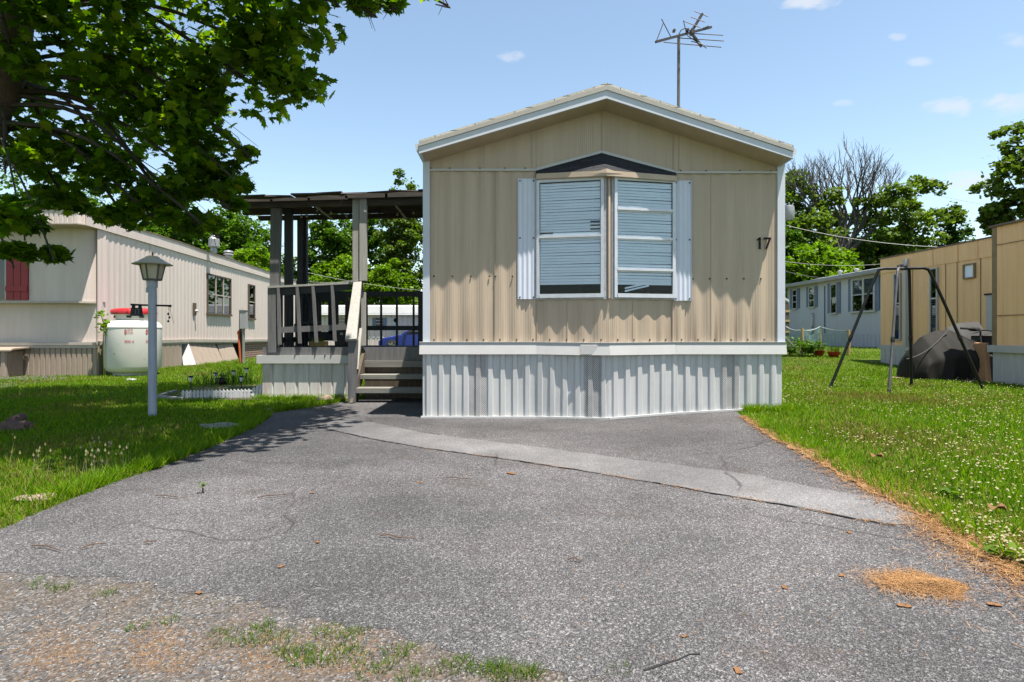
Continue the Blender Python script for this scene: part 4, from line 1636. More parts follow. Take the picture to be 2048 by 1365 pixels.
mb.prism([(a.x, LY - .02, a.z + .005), (b.x, LY - .02, a.z + .002), (b.x - .006, LY - .02, b.z), (a.x + .008, LY - .02, b.z)], (0, .035, 0))
mb.build('board', 'sign_black', sg, bevel=.004)
for px in (267, 280):
    mb = MB()
    q = P(px, 613.5, LY)
    mb.box(q.x - .011, q.x + .011, LY - .018, LY + .018, P(px, 617, LY).z, q.z + .022)
    mb.build('hanger', 'black', sg)
mb = MB()
mb.beam(P(271, 629, LY - .023), P(271, 619, LY - .023), .008, .004, up=(0, 1, 0))
mb.build('number_digit', 'sign_grey', sg)
mb = MB()
mb.beam(P(274, 619.5, LY - .023), P(278, 619.5, LY - .023), .008, .004, up=(0, 1, 0))
mb.beam(P(277.6, 619.5, LY - .0235), P(276, 629, LY - .0235), .008, .004, up=(0, 1, 0))
mb.build('number_digit', 'sign_grey', sg)
wc = thing('wind_chime', 'small dark chime dangling from the right end of the lamp post crossbar', 'wind chime', P(339, 645, LY))
mb = MB()
ring = [P(338.5, 617, LY) + Vector((.013 * math.cos(t), 0, .02 * math.sin(t))) for t in np.linspace(0, 2 * math.pi, 12)]
mb.tube(ring, .0025, 5)
mb.tube([P(338, 613, LY), P(338.5, 615, LY)], .003, 5)
mb.tube([P(340, 619, LY), P(345, 636, LY), P(347.5, 648, LY)], .0018, 5)
mb.tube([P(338, 620, LY), P(337, 645, LY)], .0018, 5)
mb.build('cord', 'twig', wc)
for i, (px, py) in enumerate(((336.5, 628), (339, 635), (336.5, 642.5))):
    mb = MB()
    q = P(px, py, LY)
    mb.lathe([(.006, -.016), (.013, -.012), (.009, .008), (.004, .014)], q, 8)
    mb.build('bell', 'black', wc)

# ------------------------------------------------------------------ left neighbour: long beige trailer
LD = Vector((-0.088, 1, 0))
LN = Vector((0.996, 0.088, 0))              # its long wall faces right
LC = P(195, 752, 14.3)
LC.z = 0


def LP(Y, z, out=0.0):
    return LC + LD * (Y - LC.y) + LN * out + Vector((0, 0, z))


def LPX(px, z, out=0.0):
    """point of the long wall at photo column px"""
    return LP(10346 / (918 - px), z, out)


nbr = thing('trailer_home', 'long beige trailer home with a red shutter and sagging skirting behind the tank', 'mobile home', (LC.x - 2, 18, 0))
LE = 31.5
# side wall with fine ribs
mb = MB()
ys = np.arange(14.3, LE, .03)
vs = []
for z in (.72, 3.62):
    for i, y in enumerate(ys):
        vs.append(LP(y, z, .006 * math.sin(2 * math.pi * y / .24)))
k = len(ys)
mb.add(vs, [(i, i + 1, k + i + 1, k + i) for i in range(k - 1)])
for px in (360, 414, 465, 300):
    q, q2 = LPX(px, .72, .008), LPX(px, 3.6, .008)
    mb.beam(q, q2, .012, .006, up=LN)
mb.build('long_wall', 'beige_siding', nbr)
# front wall: upper bay with rounded corner, ledge, lower wall set back
fy = 14.3
mb = MB()
xl = LC.x - 4.2
rc = .42
arc = [(xl, fy - .12)]
arc += [(LC.x - rc, fy - .12)]
for t in np.linspace(0, math.pi / 2, 10)[1:]:
    arc.append((LC.x - rc + rc * math.sin(t), fy - .12 + rc * (1 - math.cos(t))))
zl_, zu_ = 1.77, 3.52
vs = [(x, y, zl_) for x, y in arc] + [(x, y, zu_) for x, y in arc]
k = len(arc)
mb.add(vs, [(i, i + 1, k + i + 1, k + i) for i in range(k - 1)])
mb.build('front_wall', 'beige_siding', nbr, smooth=True)
mb = MB()
mb.box(xl, LC.x - .03, fy + .06, fy + .12, .7, zl_)
mb.build('front_wall', 'beige_siding', nbr)
mb = MB()
led = [(x, y - .05) for x, y in arc[:-3]]
mb.prism([(x, y, zl_) for x, y in led] + [(LC.x - .08, fy + .3, zl_), (xl, fy + .3, zl_)], (0, 0, -.045))
mb.build('ledge', 'beige_trim', nbr)
mb = MB()
mb.box(xl, LC.x + .02, fy - .10, fy + .05, .735, .80)
mb.box(xl, LC.x + .015, fy - .08, fy + .05, .66, .733)
a, b = LP(14.36, .70, .0), LP(LE, .60, .0)
for (ya, za, yb, zb2) in ((14.3, .80, 17.0, .80), (17.0, .80, 19.0, .80), (19.0, .805, 21.5, .77), (21.5, .77, 24.4, .74), (24.4, .75, LE, .71)):
    mb.beam(LP(ya, za - .02, .03), LP(yb, zb2 - .02, .03), .06, .09)
    mb.beam(LP(ya, za - .085, .02), LP(yb, zb2 - .09, .02), .05, .045)
mb.build('belt_trim', 'beige_trim', nbr)


def rib_panel(mb, p0, p1, z0, z1, pitch=.15, depth=.02, nrm=None, lean=0.0):
    p0, p1 = Vector(p0), Vector(p1)
    d = p1 - p0
    L = d.length
    d.normalize()
    nrm = Vector(nrm)
    u = 0
    pr = [(0, 0), (.012, depth), (pitch - .03, depth), (pitch - .018, 0)]
    pts = []
    while u < L:
        for a, b in pr:
            if u + a <= L:
                pts.append((u + a, b))
        u += pitch
    pts.append((L, 0))
    vs = [p0 + d * a + nrm * b + Vector((0, 0, z0)) for a, b in pts] + [p0 + d * a + nrm * (b - lean) + Vector((0, 0, z1)) for a, b in pts]
    k = len(pts)
    mb.add(vs, [(i, i + 1, k + i + 1, k + i) for i in range(k - 1)])


mb = MB()
rib_panel(mb, (xl, fy - .04, 0), (LC.x + .02, fy - .04, 0), .0, .66, .125, .02, (0, -1, 0))
rib_panel(mb, LP(14.26, 0, .02), LP(18.6, 0, .02), .0, .70, .3, .02, LN)
mb.build('skirting', 'beige_skirt', nbr)
mb = MB()
rib_panel(mb, LP(18.95, 0, .28), LP(21.4, 0, .2), .0, .70, .4, .02, LN, .3)
mb.build('skirting', 'beige_skirt', nbr, label='loose skirting panel bulging out of the wall')
mb = MB()
rib_panel(mb, LP(21.5, 0, .16), LP(22.9, 0, .2), .0, .66, .5, .02, LN, .25)
mb.build('skirting', 'beige_skirt', nbr, label='loose skirting panel bulging out of the wall')
mb = MB()
q = [LP(24.1, 0, -.02), LP(LE, 0, -.02), LP(LE, .68, -.02), LP(24.1, .72, -.02)]
mb.prism(q, LN * -.05)
mb.build('skirting', 'brick_screen', nbr, label='dark brick and lattice skirting at the far end')
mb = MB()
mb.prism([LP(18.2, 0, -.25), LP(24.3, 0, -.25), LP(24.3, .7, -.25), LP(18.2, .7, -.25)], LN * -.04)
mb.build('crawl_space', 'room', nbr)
# left end piece of the front skirting under a little step
mb = MB()
x_ = P(18, 0, 13.8).x
rib_panel(mb, (xl, 13.75, 0), (x_, 13.75, 0), 0, .60, .125, .02, (0, -1, 0))
mb.box(x_ - .01, x_, 13.76, 14.2, 0, .6)
mb.prism([(xl, 13.68, .60), (x_ + .12, 13.68, .60), (x_ + .16, 13.72, .635), (x_ + .16, 14.2, .66), (xl, 14.2, .66)], (0, 0, .03))
mb.build('front_step', 'beige_skirt', nbr)
# roof with fascia bands
mb = MB()
mb.prism([(xl, fy - .62, 3.50), (LC.x - .02, fy - .62, 3.50), (LC.x + .06, fy - .50, 3.50), LP(LE + .1, 3.50, .035), (xl - 1.6, LE, 3.5)], (0, 0, .03))
mb.build('soffit', 'beige_trim', nbr)
mb = MB()
rib_panel(mb, (xl, fy - .60, 0), (LC.x - .06, fy - .60, 0), 3.5, 3.83, .11, .012, (0, -1, 0))
rib_panel(mb, (LC.x - .06, fy - .60, 0), (LC.x + .05, fy - .48, 0), 3.5, 3.82, .11, .012, (.7, -.7, 0))
vs = [LP(13.82, 3.50, .045), LP(LE + .1, 3.50, .04), LP(LE + .1, 3.80, .03), LP(13.82, 3.81, .045)]
mb.prism(vs, LN * -.03)
mb.build('fascia', 'beige_siding', nbr)
mb = MB()
vs = []
for i in range(40):
    y = 13.8 + (LE - 13.7) * i / 39
    vs.append(LP(y, 3.815 + rs.uniform(-.008, .02), .062))
mb.add(vs + [v - LN * 1.6 + Vector((0, 0, .16)) for v in vs], [(i, i + 1, 41 + i, 40 + i) for i in range(39)])
mb.add([v + Vector((0, 0, -.03)) for v in vs] + vs, [(i, i + 1, 41 + i, 40 + i) for i in range(39)])
vs2 = [(xl, fy - .62, 3.84), (LC.x - .05, fy - .63, 3.83), (LC.x + .07, fy - .49, 3.82), tuple(LP(LE, 3.95, -1.4)), (xl - 1.6, LE, 4.0)]
mb.poly(vs2)
mb.build('roof', 'rusty_edge', nbr)


def long_window(px0, px1, z0, z1, cols, rows, lab=None):
    w = MB()
    a0, a1 = LPX(px0, 0, .01), LPX(px1, 0, .01)
    d = (a1 - a0)
    L = d.length
    d.normalize()
    up = Vector((0, 0, 1))

    def bar(u0, u1, v0, v1, dep, mbx):
        mbx.prism([a0 + d * u0 + up * v0, a0 + d * u1 + up * v0, a0 + d * u1 + up * v1, a0 + d * u0 + up * v1], LN * dep)
    t = .05
    bar(0, t, z0, z1, .05, w)
    bar(L - t, L, z0, z1, .05, w)
    bar(t, L - t, z1 - t, z1, .05, w)
    bar(-.03, L + .03, z0 - .07, z0, .07, w)
    wo = w.build('window', 'post_brown', nbr, label=lab)
    g = MB()
    bar(t, L - t, z0, z1 - t, .015, g)
    g.build('pane', 'dark_glass', wo)
    rb = MB()
    bar(t, L - t, z0, z1 - t, .006, rb)
    rb.build('dark_interior', 'room', wo)
    g = MB()
    for i in range(1, cols):
        bar(t + (L - 2 * t) * i / cols - .02, t + (L - 2 * t) * i / cols + .02, z0, z1 - t, .04, g)
    for j in range(1, rows):
        zz = z0 + (z1 - t - z0) * j / rows
        bar(t, L - t, zz - .02, zz + .02, .035, g)
    g.build('muntins', 'beige_trim', wo)
    return wo


long_window(412, 459.5, 1.72, 3.07, 3, 2, 'six-pane window in the long wall')
long_window(495, 507.5, 1.64, 3.03, 1, 2, 'narrow window in the long wall')
mb = MB()
q = LPX(387.5, 1.80, 0)
mb.prism([LPX(384.5, 1.60, .01), LPX(390, 1.60, .01), LPX(390, 2.0, .01), LPX(384.5, 2.0, .01)], LN * .03)
ol = mb.build('wall_lamp', 'post_brown', nbr)
mb = MB()
mb.ball(q + LN * .08 - Vector((0, 0, .06)), .055, 8)
mb.build('lamp_globe', 'lamp_white', ol, smooth=True)
mb = MB()
mb.prism([LPX(290, 2.62, .01), LPX(296, 2.62, .01), LPX(296, 2.72, .01), LPX(290, 2.72, .01)], LN * .06)
mb.build('awning_stub', 'beige_trim', nbr)
for px, y, r_, h, kind in ((428, 20.4, .13, .42, 0), (457, 23, .15, .36, 1)):
    mb = MB()
    c = P(px, 0, y)
    if kind == 0:
        mb.lathe([(.10, 3.75), (.10, 3.92), (.16, 3.95), (.165, 4.22), (.10, 4.3), (.06, 4.34)], (c.x, y, .0), 14)
        for k in range(10):
            t = 2 * math.pi * k / 10
            mb.beam((c.x + .165 * math.cos(t), y + .165 * math.sin(t), 3.97), (c.x + .165 * math.cos(t + .3), y + .165 * math.sin(t + .3), 4.22), .012, .04)
    else:
        mb.lathe([(.11, 3.75), (.11, 4.0), (.18, 4.02), (.17, 4.06), (.12, 4.07), (.12, 4.1), (.18, 4.12), (.16, 4.17), (.05, 4.2)], (c.x, y, .0), 14)
    mb.build('roof_vent', 'galv', nbr, smooth=False)
# red shutter by the front window
mb = MB()
x0, x1 = P(9, 0, 14.1).x, P(53, 0, 14.1).x
for i in range(3):
    xa = x0 + (x1 - x0) * i / 3 + .006
    xb = x0 + (x1 - x0) * (i + 1) / 3 - .006
    mb.box(xa, xb, fy - .16, fy - .125, 1.80, 3.1)
mb.box(x0, x1, fy - .185, fy - .161, 2.0, 2.12)
mb.box(x0, x1, fy - .185, fy - .161, 2.75, 2.87)
mb.build('shutter', 'red_shutter', nbr)
mb = MB()
x2 = P(-150, 0, 14.1).x
mb.box(x2, x0 - .03, fy - .145, fy - .125, 1.8, 3.1)
w = mb.build('window', 'dark_glass', nbr)
mb = MB()
mb.box(x0 - .03, x0 - .002, fy - .16, fy - .123, 1.8, 3.1)
mb.build('window_frame', 'white_trim', w)

# plank leaning on the trailer's belt
lb = thing('leaning_board', 'loose white board leaning against the beige trailer beside the tank', 'board', LPX(375, 0, .45))
mb = MB()
a, b = P(378, 730, 19.0), P(366, 684, 19.3)
mb.prism([P(366.5, 732, 18.6), P(391, 730, 18.6), P(376, 687, 19.0), P(361, 687, 19.0)], (0, .03, 0))
mb.build('plank', 'white_trim', lb)

# propane tank
TYY = 14.55
tc_ = P(267, 0, TYY)
tk = thing('propane_tank', 'upright white propane tank with a red lid beside the beige trailer', 'tank', (tc_.x, TYY, 0))
mb = MB()
r0 = .60
mb.lathe([(.12, .04), (.33, .045), (.48, .075), (.56, .13), (r0, .22), (r0, 1.14), (r0 + .008, 1.145), (r0 + .008, 1.16), (r0, 1.165), (.585, 1.22), (.53, 1.28), (.42, 1.325), (.25, 1.345), (.02, 1.35)], (tc_.x, TYY, .0), 48)
mb.build('tank_body', 'tank_white', tk, smooth=True)
mb = MB()
mb.lathe([(.42, 0), (.44, .09), (.41, .09), (.39, 0)], (tc_.x, TYY, 0), 24)
mb.build('foot_ring', 'tank_white', tk)
mb = MB()
mb.lathe([(.40, 1.325), (.44, 1.47), (.43, 1.47)], (tc_.x + .05, TYY, 0), 32)
mb.mat(1)
for a_ in (-.95, .25, .85):
    q = Vector((tc_.x + .05 + .432 * math.sin(a_), TYY - .432 * math.cos(a_), 1.405))
    t_ = Vector((math.cos(a_), math.sin(a_), 0))
    mb.beam(q - t_ * (.09 if a_ < 0 else .05), q + t_ * (.09 if a_ < 0 else .05), .02, .05)
mb.build('collar', ['tank_white', 'black_plastic'], tk)
mb = MB()
mb.lathe([(.48, 1.465), (.485, 1.50), (.47, 1.56), (.42, 1.60), (.30, 1.615), (.02, 1.62)], (tc_.x + .02, TYY, 0), 28)
for a_ in np.arange(-1.2, 1.3, .48):
    q = Vector((tc_.x + .02 + .478 * math.sin(a_), TYY - .478 * math.cos(a_), 1.51))
    mb.beam(q, q + Vector((0, .03, .06)), .05, .03)
mb.build('lid', 'red_lid', tk, smooth=True)
mb = MB()
mb.ball((tc_.x - .25, TYY - .485, 1.255), .018, 8, (1, 1, 1.6))
mb.build('gauge', 'black_plastic', tk)


def wrap_text(body, ang, z, size, parent, name):
    cu = bpy.data.curves.new('lettering', 'FONT')
    cu.body = body
    cu.size = size
    cu.align_x = 'LEFT'
    cu.extrude = 0
    ob = bpy.data.objects.new('lettering', cu)
    COL.objects.link(ob)
    dg = bpy.context.evaluated_depsgraph_get()
    me = bpy.data.meshes.new_from_object(ob.evaluated_get(dg))
    bpy.data.objects.remove(ob)
    off = world_off(parent)
    for v in me.vertices:
        a_ = ang + v.co.x / r0
        rr = r0 + .006
        v.co = Vector((tc_.x + rr * math.sin(a_), TYY - rr * math.cos(a_), z + v.co.y)) - off
    me.materials.clear()
    me.materials.append(M['red_print'])
    o = bpy.data.objects.new(name, me)
    COL.objects.link(o)
    o.parent = parent
    return o


def lettering_group(ang):
    mb = MB()
    rr = r0 + .006
    for k in range(2):
        outer, inner = (.055, .034) if k == 0 else (.0, 0)
        if k == 0:
            ring = []
            for t in np.linspace(0, 2 * math.pi, 25)[:-1]:
                for rad in (1.0, .62):
                    a_ = ang + .04 * rad * math.cos(t) / 1.0
                    ring.append((tc_.x + rr * math.sin(a_), TYY - rr * math.cos(a_), 1.045 + .062 * rad * math.sin(t)))
            n_ = len(ring)
            mb.add(ring, [(2 * i, (2 * i + 2) % n_, (2 * i + 3) % n_, 2 * i + 1) for i in range(24)])
        else:
            dd = []
            for du, dv in ((0, -.03), (.012, 0), (0, .03), (-.012, 0)):
                a_ = ang + du
                dd.append((tc_.x + rr * math.sin(a_), TYY - rr * math.cos(a_), 1.045 + dv))
            mb.add(dd, [(0, 1, 2, 3)])
    mb.build('round_emblem', 'red_print', tk)
    wrap_text('SHI', ang + .06, 1.065, .075, tk, 'lettering')
    wrap_text('ENER', ang + .06, 1.005, .05, tk, 'lettering')
    wrap_text('800-6', ang - .04, .79, .085, tk, 'lettering')


lettering_group(.30)
lettering_group(1.02)

# electric pedestal
EY_ = 20.5
pe = thing('electric_pedestal', 'grey meter box on a brown post with an orange pipe by the beige trailer', 'utility box', (P(485, 0, EY_).x, EY_, 0))
mb = MB()
mb.box(P(477.5, 0, EY_).x, P(485, 0, EY_).x, EY_ + .02, EY_ + .12, 0, P(0, 619.5, EY_).z)
mb.build('post', 'post_brown', pe)
mb = MB()
mb.box(P(483, 0, EY_).x, P(495.5, 0, EY_).x, EY_ - .14, EY_ + .018, P(0, 658, EY_).z, P(0, 622, EY_).z)
mb.box(P(482.2, 0, EY_).x, P(496.2, 0, EY_).x, EY_ - .16, EY_ + .02, P(0, 622, EY_).z, P(0, 620.4, EY_).z)
mb.build('meter_box', 'meter_grey', pe, bevel=.006)
mb = MB()
mb.lathe([(.045, 0), (.045, 1.05), (.06, 1.2)], (P(488.5, 0, EY_).x, EY_ - .06, 0), 12)
mb.build('riser_pipe', 'galv', pe, smooth=True)
mb = MB()
mb.tube([P(481, 725, EY_ - .05), P(478.5, 690, EY_ - .05), P(477, 662, EY_ - .02), P(476, 668, EY_ + .05)], .035, 8)
mb.build('orange_pipe', 'orange', pe, smooth=True)

# ------------------------------------------------------------------ right: ochre trailer and its addition
OX = 10.65


def OP(px, z, out=0.0):
    """point of the ochre trailer's long wall (it faces left) at photo column px"""
    k = (px - 1024) / F
    Y = (OX + .02 * 15) / (k + .02)
    return Vector((k * Y - out, Y, z))


och = thing('trailer_home', 'ochre ribbed trailer home with tall narrow windows behind the swing frame', 'mobile home', (OX + 1, 14, 0))
mb = MB()
pxs = np.linspace(1763.5, 2030, 240)
vs = [OP(p, .66, .006 * math.sin(OP(p, 0).y * 2 * math.pi / .3)) for p in pxs] + [OP(p, 2.80, .006 * math.sin(OP(p, 0).y * 2 * math.pi / .3)) for p in pxs]
k = len(pxs)
mb.add(vs, [(i, i + 1, k + i + 1, k + i) for i in range(k - 1)])
e0 = OP(1763.5, 0)
mb.box(e0.x, e0.x + 3.4, e0.y - .01, e0.y + .05, .3, 3.05)
mb.build('long_wall', 'ochre_siding', och)
mb = MB()
vs = [OP(1762.5, 2.72, .02), OP(2040, 2.72, .02), OP(2040, 3.13, .03), OP(1762.5, 3.13, .03)]
mb.prism(vs, (.03, 0, 0))
for px in (1868, 1918, 1958):
    mb.beam(OP(px, 2.73, .034), OP(px, 3.12, .04), .015, .008, up=(1, 0, 0))
mb.build('fascia', 'ochre_siding', och)
mb = MB()
a, b = OP(1761.5, 3.13, .05), OP(2045, 3.13, .05)
mb.prism([a, b, b + Vector((3.6, 0, .1)), a + Vector((3.6, 0, .1))], (0, 0, .035))
mb.build('roof', 'rusty_edge', och)
mb = MB()
mb.prism([OP(1762, .55, .05), OP(1818, .55, .05), OP(1818, .68, .05), OP(1762, .68, .05)], (.08, 0, 0))
mb.build('belt_trim', 'white_trim', och)
mb = MB()
a, b = OP(1764, 0, .03), OP(2035, 0, .03)
rib_panel(mb, a, b, .1, .56, .22, .015, (-1, 0, 0))
mb.build('skirting', 'skirt', och)
mb = MB()
q = OP(1817, 0, .06)
mb.box(q.x - .06, q.x + .06, q.y - .06, q.y + .06, .55, 3.0)
mb.build('corner_post', 'white_trim', och)
for i, (px, z) in enumerate(((1826, 1.2), (1892, 1.0), (1915, 1.0), (1962, 1.0))):
    mb = MB()
    mb.beam(OP(px, .66, .012), OP(px, 2.72, .012), .014, .008, up=(1, 0, 0))
    mb.build('seam', 'ochre_trim', och)


def ochre_window(px0, px1, z0, z1, pale, lab):
    mb = MB()
    t = .035
    a, b = OP(px0, 0, .01), OP(px1, 0, .01)
    d = (b - a)
    L = d.length
    d.normalize()
    up = Vector((0, 0, 1))
    nn = Vector((-1, 0, 0))

    def bar(u0, u1, v0, v1, dep, m_):
        m_.prism([a + d * u0 + up * v0, a + d * u1 + up * v0, a + d * u1 + up * v1, a + d * u0 + up * v1], nn * dep)
    bar(0, t, z0, z1, .04, mb)
    bar(L - t, L, z0, z1, .04, mb)
    bar(t, L - t, z1 - t, z1, .04, mb)
    bar(t, L - t, z0, z0 + t, .04, mb)
    zm = z0 + (z1 - z0) * .55
    if not pale:
        bar(t, L - t, zm - .02, zm + .02, .03, mb)
    wo = mb.build('window', 'white_trim' if not pale else 'ochre_trim', och, label=lab)
    g = MB()
    bar(t, L - t, z0 + t, z1 - t, .012, g)
    g.build('pane', 'blind' if pale else 'dark_glass', wo)
    if not pale:
        g = MB()
        for i in range(12):
            bar(t, L - t, z0 + .3 + i * .055, z0 + .33 + i * .055, .005, g)
        g.build('blind', 'blind', wo)
    return wo


ochre_window(1789.5, 1803, .82, 2.66, False, 'tall narrow window left of the white post')
ochre_window(1862, 1877.5, .95, 2.66, False, 'tall narrow window right of the white post')
ochre_window(1929, 1952.5, 2.28, 2.63, True, 'small square pale window high in the wall')
mb = MB()
mb.prism([OP(1976, .75, .02), OP(1997, .75, .02), OP(1997, 1.86, .02), OP(1976, 1.86, .02)], (-.03, 0, 0))
do = mb.build('door', 'white_trim', och)
mb = MB()
mb.prism([OP(1974, 1.862, .02), OP(1998, 1.862, .02), OP(1998, 1.9, .02), OP(1974, 1.9, .02)], (-.05, 0, 0))
mb.build('door_head', 'black', do)

# addition standing out towards the lawn
AX = 8.86
add_ = thing('house_addition', 'ochre panelled room with white skirting at the right edge, joined to the ochre trailer', 'house extension', (AX + 1, 9, 0))
mb = MB()
ys = np.arange(5.5, 11.0, .03)
vs = [(AX + .02 * (11 - y) - .007 * math.sin(y * 2 * math.pi / .26), y, .78) for y in ys] + [(AX + .02 * (11 - y) - .007 * math.sin(y * 2 * math.pi / .26), y, 2.95) for y in ys]
k = len(ys)
mb.add(vs, [(i, i + 1, k + i + 1, k + i) for i in range(k - 1)])
mb.box(AX, AX + 1.9, 10.99, 11.05, .5, 2.95)
mb.build('wall_panel', 'ochre_siding', add_)
mb = MB()
mb.beam((AX - .012, 11.0, 2.62), (AX + .10, 5.5, 2.62), .01, .012)
mb.beam((AX - .012, 11.0, 1.33), (AX + .10, 5.5, 1.33), .01, .014)
mb.box(AX - .014, AX + .05, 10.96, 11.06, .78, 2.95)
mb.build('trim_strip', 'ochre_trim', add_)
mb = MB()
mb.prism([(AX - .05, 5.4, 2.95), (AX - .05, 11.1, 2.95), (AX + 2, 11.1, 3.05), (AX + 2, 5.4, 3.05)], (0, 0, .04))
mb.build('roof', 'rusty_edge', add_)
mb = MB()
mb.box(AX - .06, AX + .05, 5.4, 11.12, .66, .79)
mb.build('belt_trim', 'white_trim', add_, bevel=.005)
mb = MB()
rib_panel(mb, (AX, 11.05, 0), (AX + .1, 5.5, 0), .06, .67, .24, .014, (-1, 0, 0))
mb.box(AX + .01, AX + 1.9, 11.04, 11.06, .06, .67)
mb.build('skirting', 'skirt', add_)

# swing frame of bent tubes
swf = thing('swing_frame', 'black metal four-legged swing frame without a swing on the right lawn', 'swing frame', G(1810, 780))
HUB = P(1808, 537, 9.9)


def gp(px, py):
    return G(px, py)


legs = (((1660, 776), (1762, 541), (1752, 552), 'black'), ((1778, 786), (1797, 540), (1794, 556), 'dull_steel'), ((1823, 773), (1817, 541), (1819, 556), 'black'), ((1966, 778), (1852, 540), (1864, 553), 'black'))
for (f_, t1, t2, m_) in legs:
    foot = gp(*f_)
    Yf = foot.y
    sh = P(t1[0], t1[1] - 2, 9.9 + (Yf - 9.9) * .3)
    sh2 = P(t2[0], t2[1], 9.9 + (Yf - 9.9) * .4)
    mid = foot.lerp(sh2, .5)
    path = smooth_line([HUB + Vector((0, 0, .0)), HUB.lerp(sh, .6) + Vector((0, 0, .005)), sh, sh2, mid], 5)
    mb = MB()
    mb.tube(path + [foot], .024 if m_ == 'black' else .022, 10)
    le = mb.build('leg', m_, swf, smooth=True)
    mb = MB()
    q = foot.lerp(sh2, .45)
    d_ = (sh2 - foot).normalized()
    mb.tube([q - d_ * .035, q + d_ * .035], .030, 10)
    mb.ball(q + Vector((-.02, -.02, .0)), .014, 6)
    mb.build('joint_sleeve', 'black', le)
    mb = MB()
    mb.tube([foot, foot + d_ * .05], .031, 10)
    mb.build('foot_cap', 'black_plastic', le)
mb = MB()
mb.lathe([(.05, -.03), (.055, 0), (.05, .04), (.02, .06)], HUB, 12)
mb.tube([HUB + Vector((-.1, 0, .03)), HUB + Vector((-.05, 0, .05)), HUB + Vector((.05, 0, .04))], .022, 8)
mb.build('hub', 'black', swf)


# tarpaulin covers
def tarp(name, label, cat, prof, Y0, depth, mats, seed, parent_loc):
    """draped cover: stiff cloth with a ridge along the top, near vertical sides and pinched folds"""
    rg = np.random.RandomState(seed)
    t = thing(name, label, cat, parent_loc)
    nn = 72
    px = np.array([p[0] for p in prof], float)
    top = np.array([p[1] for p in prof], float)
    X = np.interp(np.linspace(0, 1, nn), np.linspace(0, 1, len(px)), px)
    Z = np.interp(np.linspace(0, 1, nn), np.linspace(0, 1, len(px)), top)
    base = gz(parent_loc[0], parent_loc[1]) + .012
    cols = []
    ph = rg.uniform(0, 6, 12)
    ctr = np.sort(rg.uniform(.08, .95, 7))
    for i in range(nn):
        u = i / (nn - 1)
        # folds: sharp pinches that run up from the hem and lean towards the peak
        end = 1 - .5 * abs(2 * u - 1) ** 4
        c = []
        rows_ = 16
        for j in range(rows_ + 1):
            v = j / rows_
            fold = 0.0
            for k, cc in enumerate(ctr):
                q = (u - cc - .16 * v * (.5 - cc)) / (.028 + .03 * (k % 3))
                fold += (.075 if k % 2 else .05) * math.exp(-abs(q) * 1.6) * (1 - v) ** .7
            fold += .02 * math.sin(u * 43 + 5 * v + ph[2]) * (1 - v)
            z = base + (Z[i] - base) * v
            y = Y0 - depth * .5 * end * (1 - max(0, (v - .45) / .55) ** 1.3 * .92) - fold
            x = X[i] + .03 * math.sin(v * 7 + ph[3] + 6 * u) * (1 - v) + (.04 * (u - .5)) * (1 - v)
            c.append((x, y, z))
        for j in range(rows_ - 1, -1, -2):
            v = j / rows_
            c.append((X[i], Y0 + depth * .5 * end * (1 - v ** 2.2), base + (Z[i] - base) * v))
        cols.append(c)
    K = len(cols[0])
    mb = MB()
    mb.add([p for c in cols for p in c], [])
    for i in range(nn - 1):
        for j in range(K - 1):
            a = i * K + j
            mb.f.append([a, a + K, a + K + 1, a + 1])
            mb.m.append(0)
    for i in (0, nn - 1):
        mb.f.append([i * K + j for j in range(K)])
        mb.m.append(0)
    o = mb.build('cover', mats[0], t, smooth=True)
    return t, o


TPY = 12.0


def tpx(px):
    return (px - 1024) / F * TPY


def tpz(py):
    return EYE + (668 - py) / F * TPY


t1_, c1_ = tarp('covered_motorcycle', 'low humped thing under a black tarpaulin beside the ochre trailer', 'covered motorcycle',
                [(tpx(1812), tpz(712)), (tpx(1822), tpz(695)), (tpx(1842), tpz(672)), (tpx(1868), tpz(662)), (tpx(1893), tpz(660)), (tpx(1905), tpz(664)), (tpx(1930), tpz(676)), (tpx(1958), tpz(687)), (tpx(1972), tpz(698)), (tpx(1976), tpz(735))],
                TPY, 1.1, ('tarp',), 3, (tpx(1895), TPY, gz(8.7, 12)))
# pale piping along the edge of the cover
mb = MB()
pts = []
for px, py in ((1813, 719), (1830, 714), (1850, 704), (1872, 687), (1890, 668), (1897, 662)):
    v = (py - 660) / 100
    pts.append(P(px, py, TPY - .60 + .42 * (1 - v)))
mb.tube(smooth_line(pts, 4), .012, 6)
mb.build('piping', 'tarp_grey', t1_, smooth=True)
t2_, c2_ = tarp('covered_grill', 'grey tarpaulin cover standing behind the black covered motorcycle', 'covered grill',
                [((px - 1024) / F * 13.0, EYE + (668 - py) / F * 13.0) for px, py in ((1885, 664), (1893, 655), (1908, 648), (1930, 645), (1955, 644), (1960, 652), (1968, 672))],
                13.0, .7, ('tarp_grey',), 8, ((1928 - 1024) / F * 13, 13.0, gz(9.8, 13)))

# bicycle leaning behind the cover
BYY = 11.65
bk = thing('bicycle', 'bicycle standing between the black cover and the cardboard box', 'bicycle', (P(1965, 0, BYY).x, BYY, gz(9.1, BYY)))


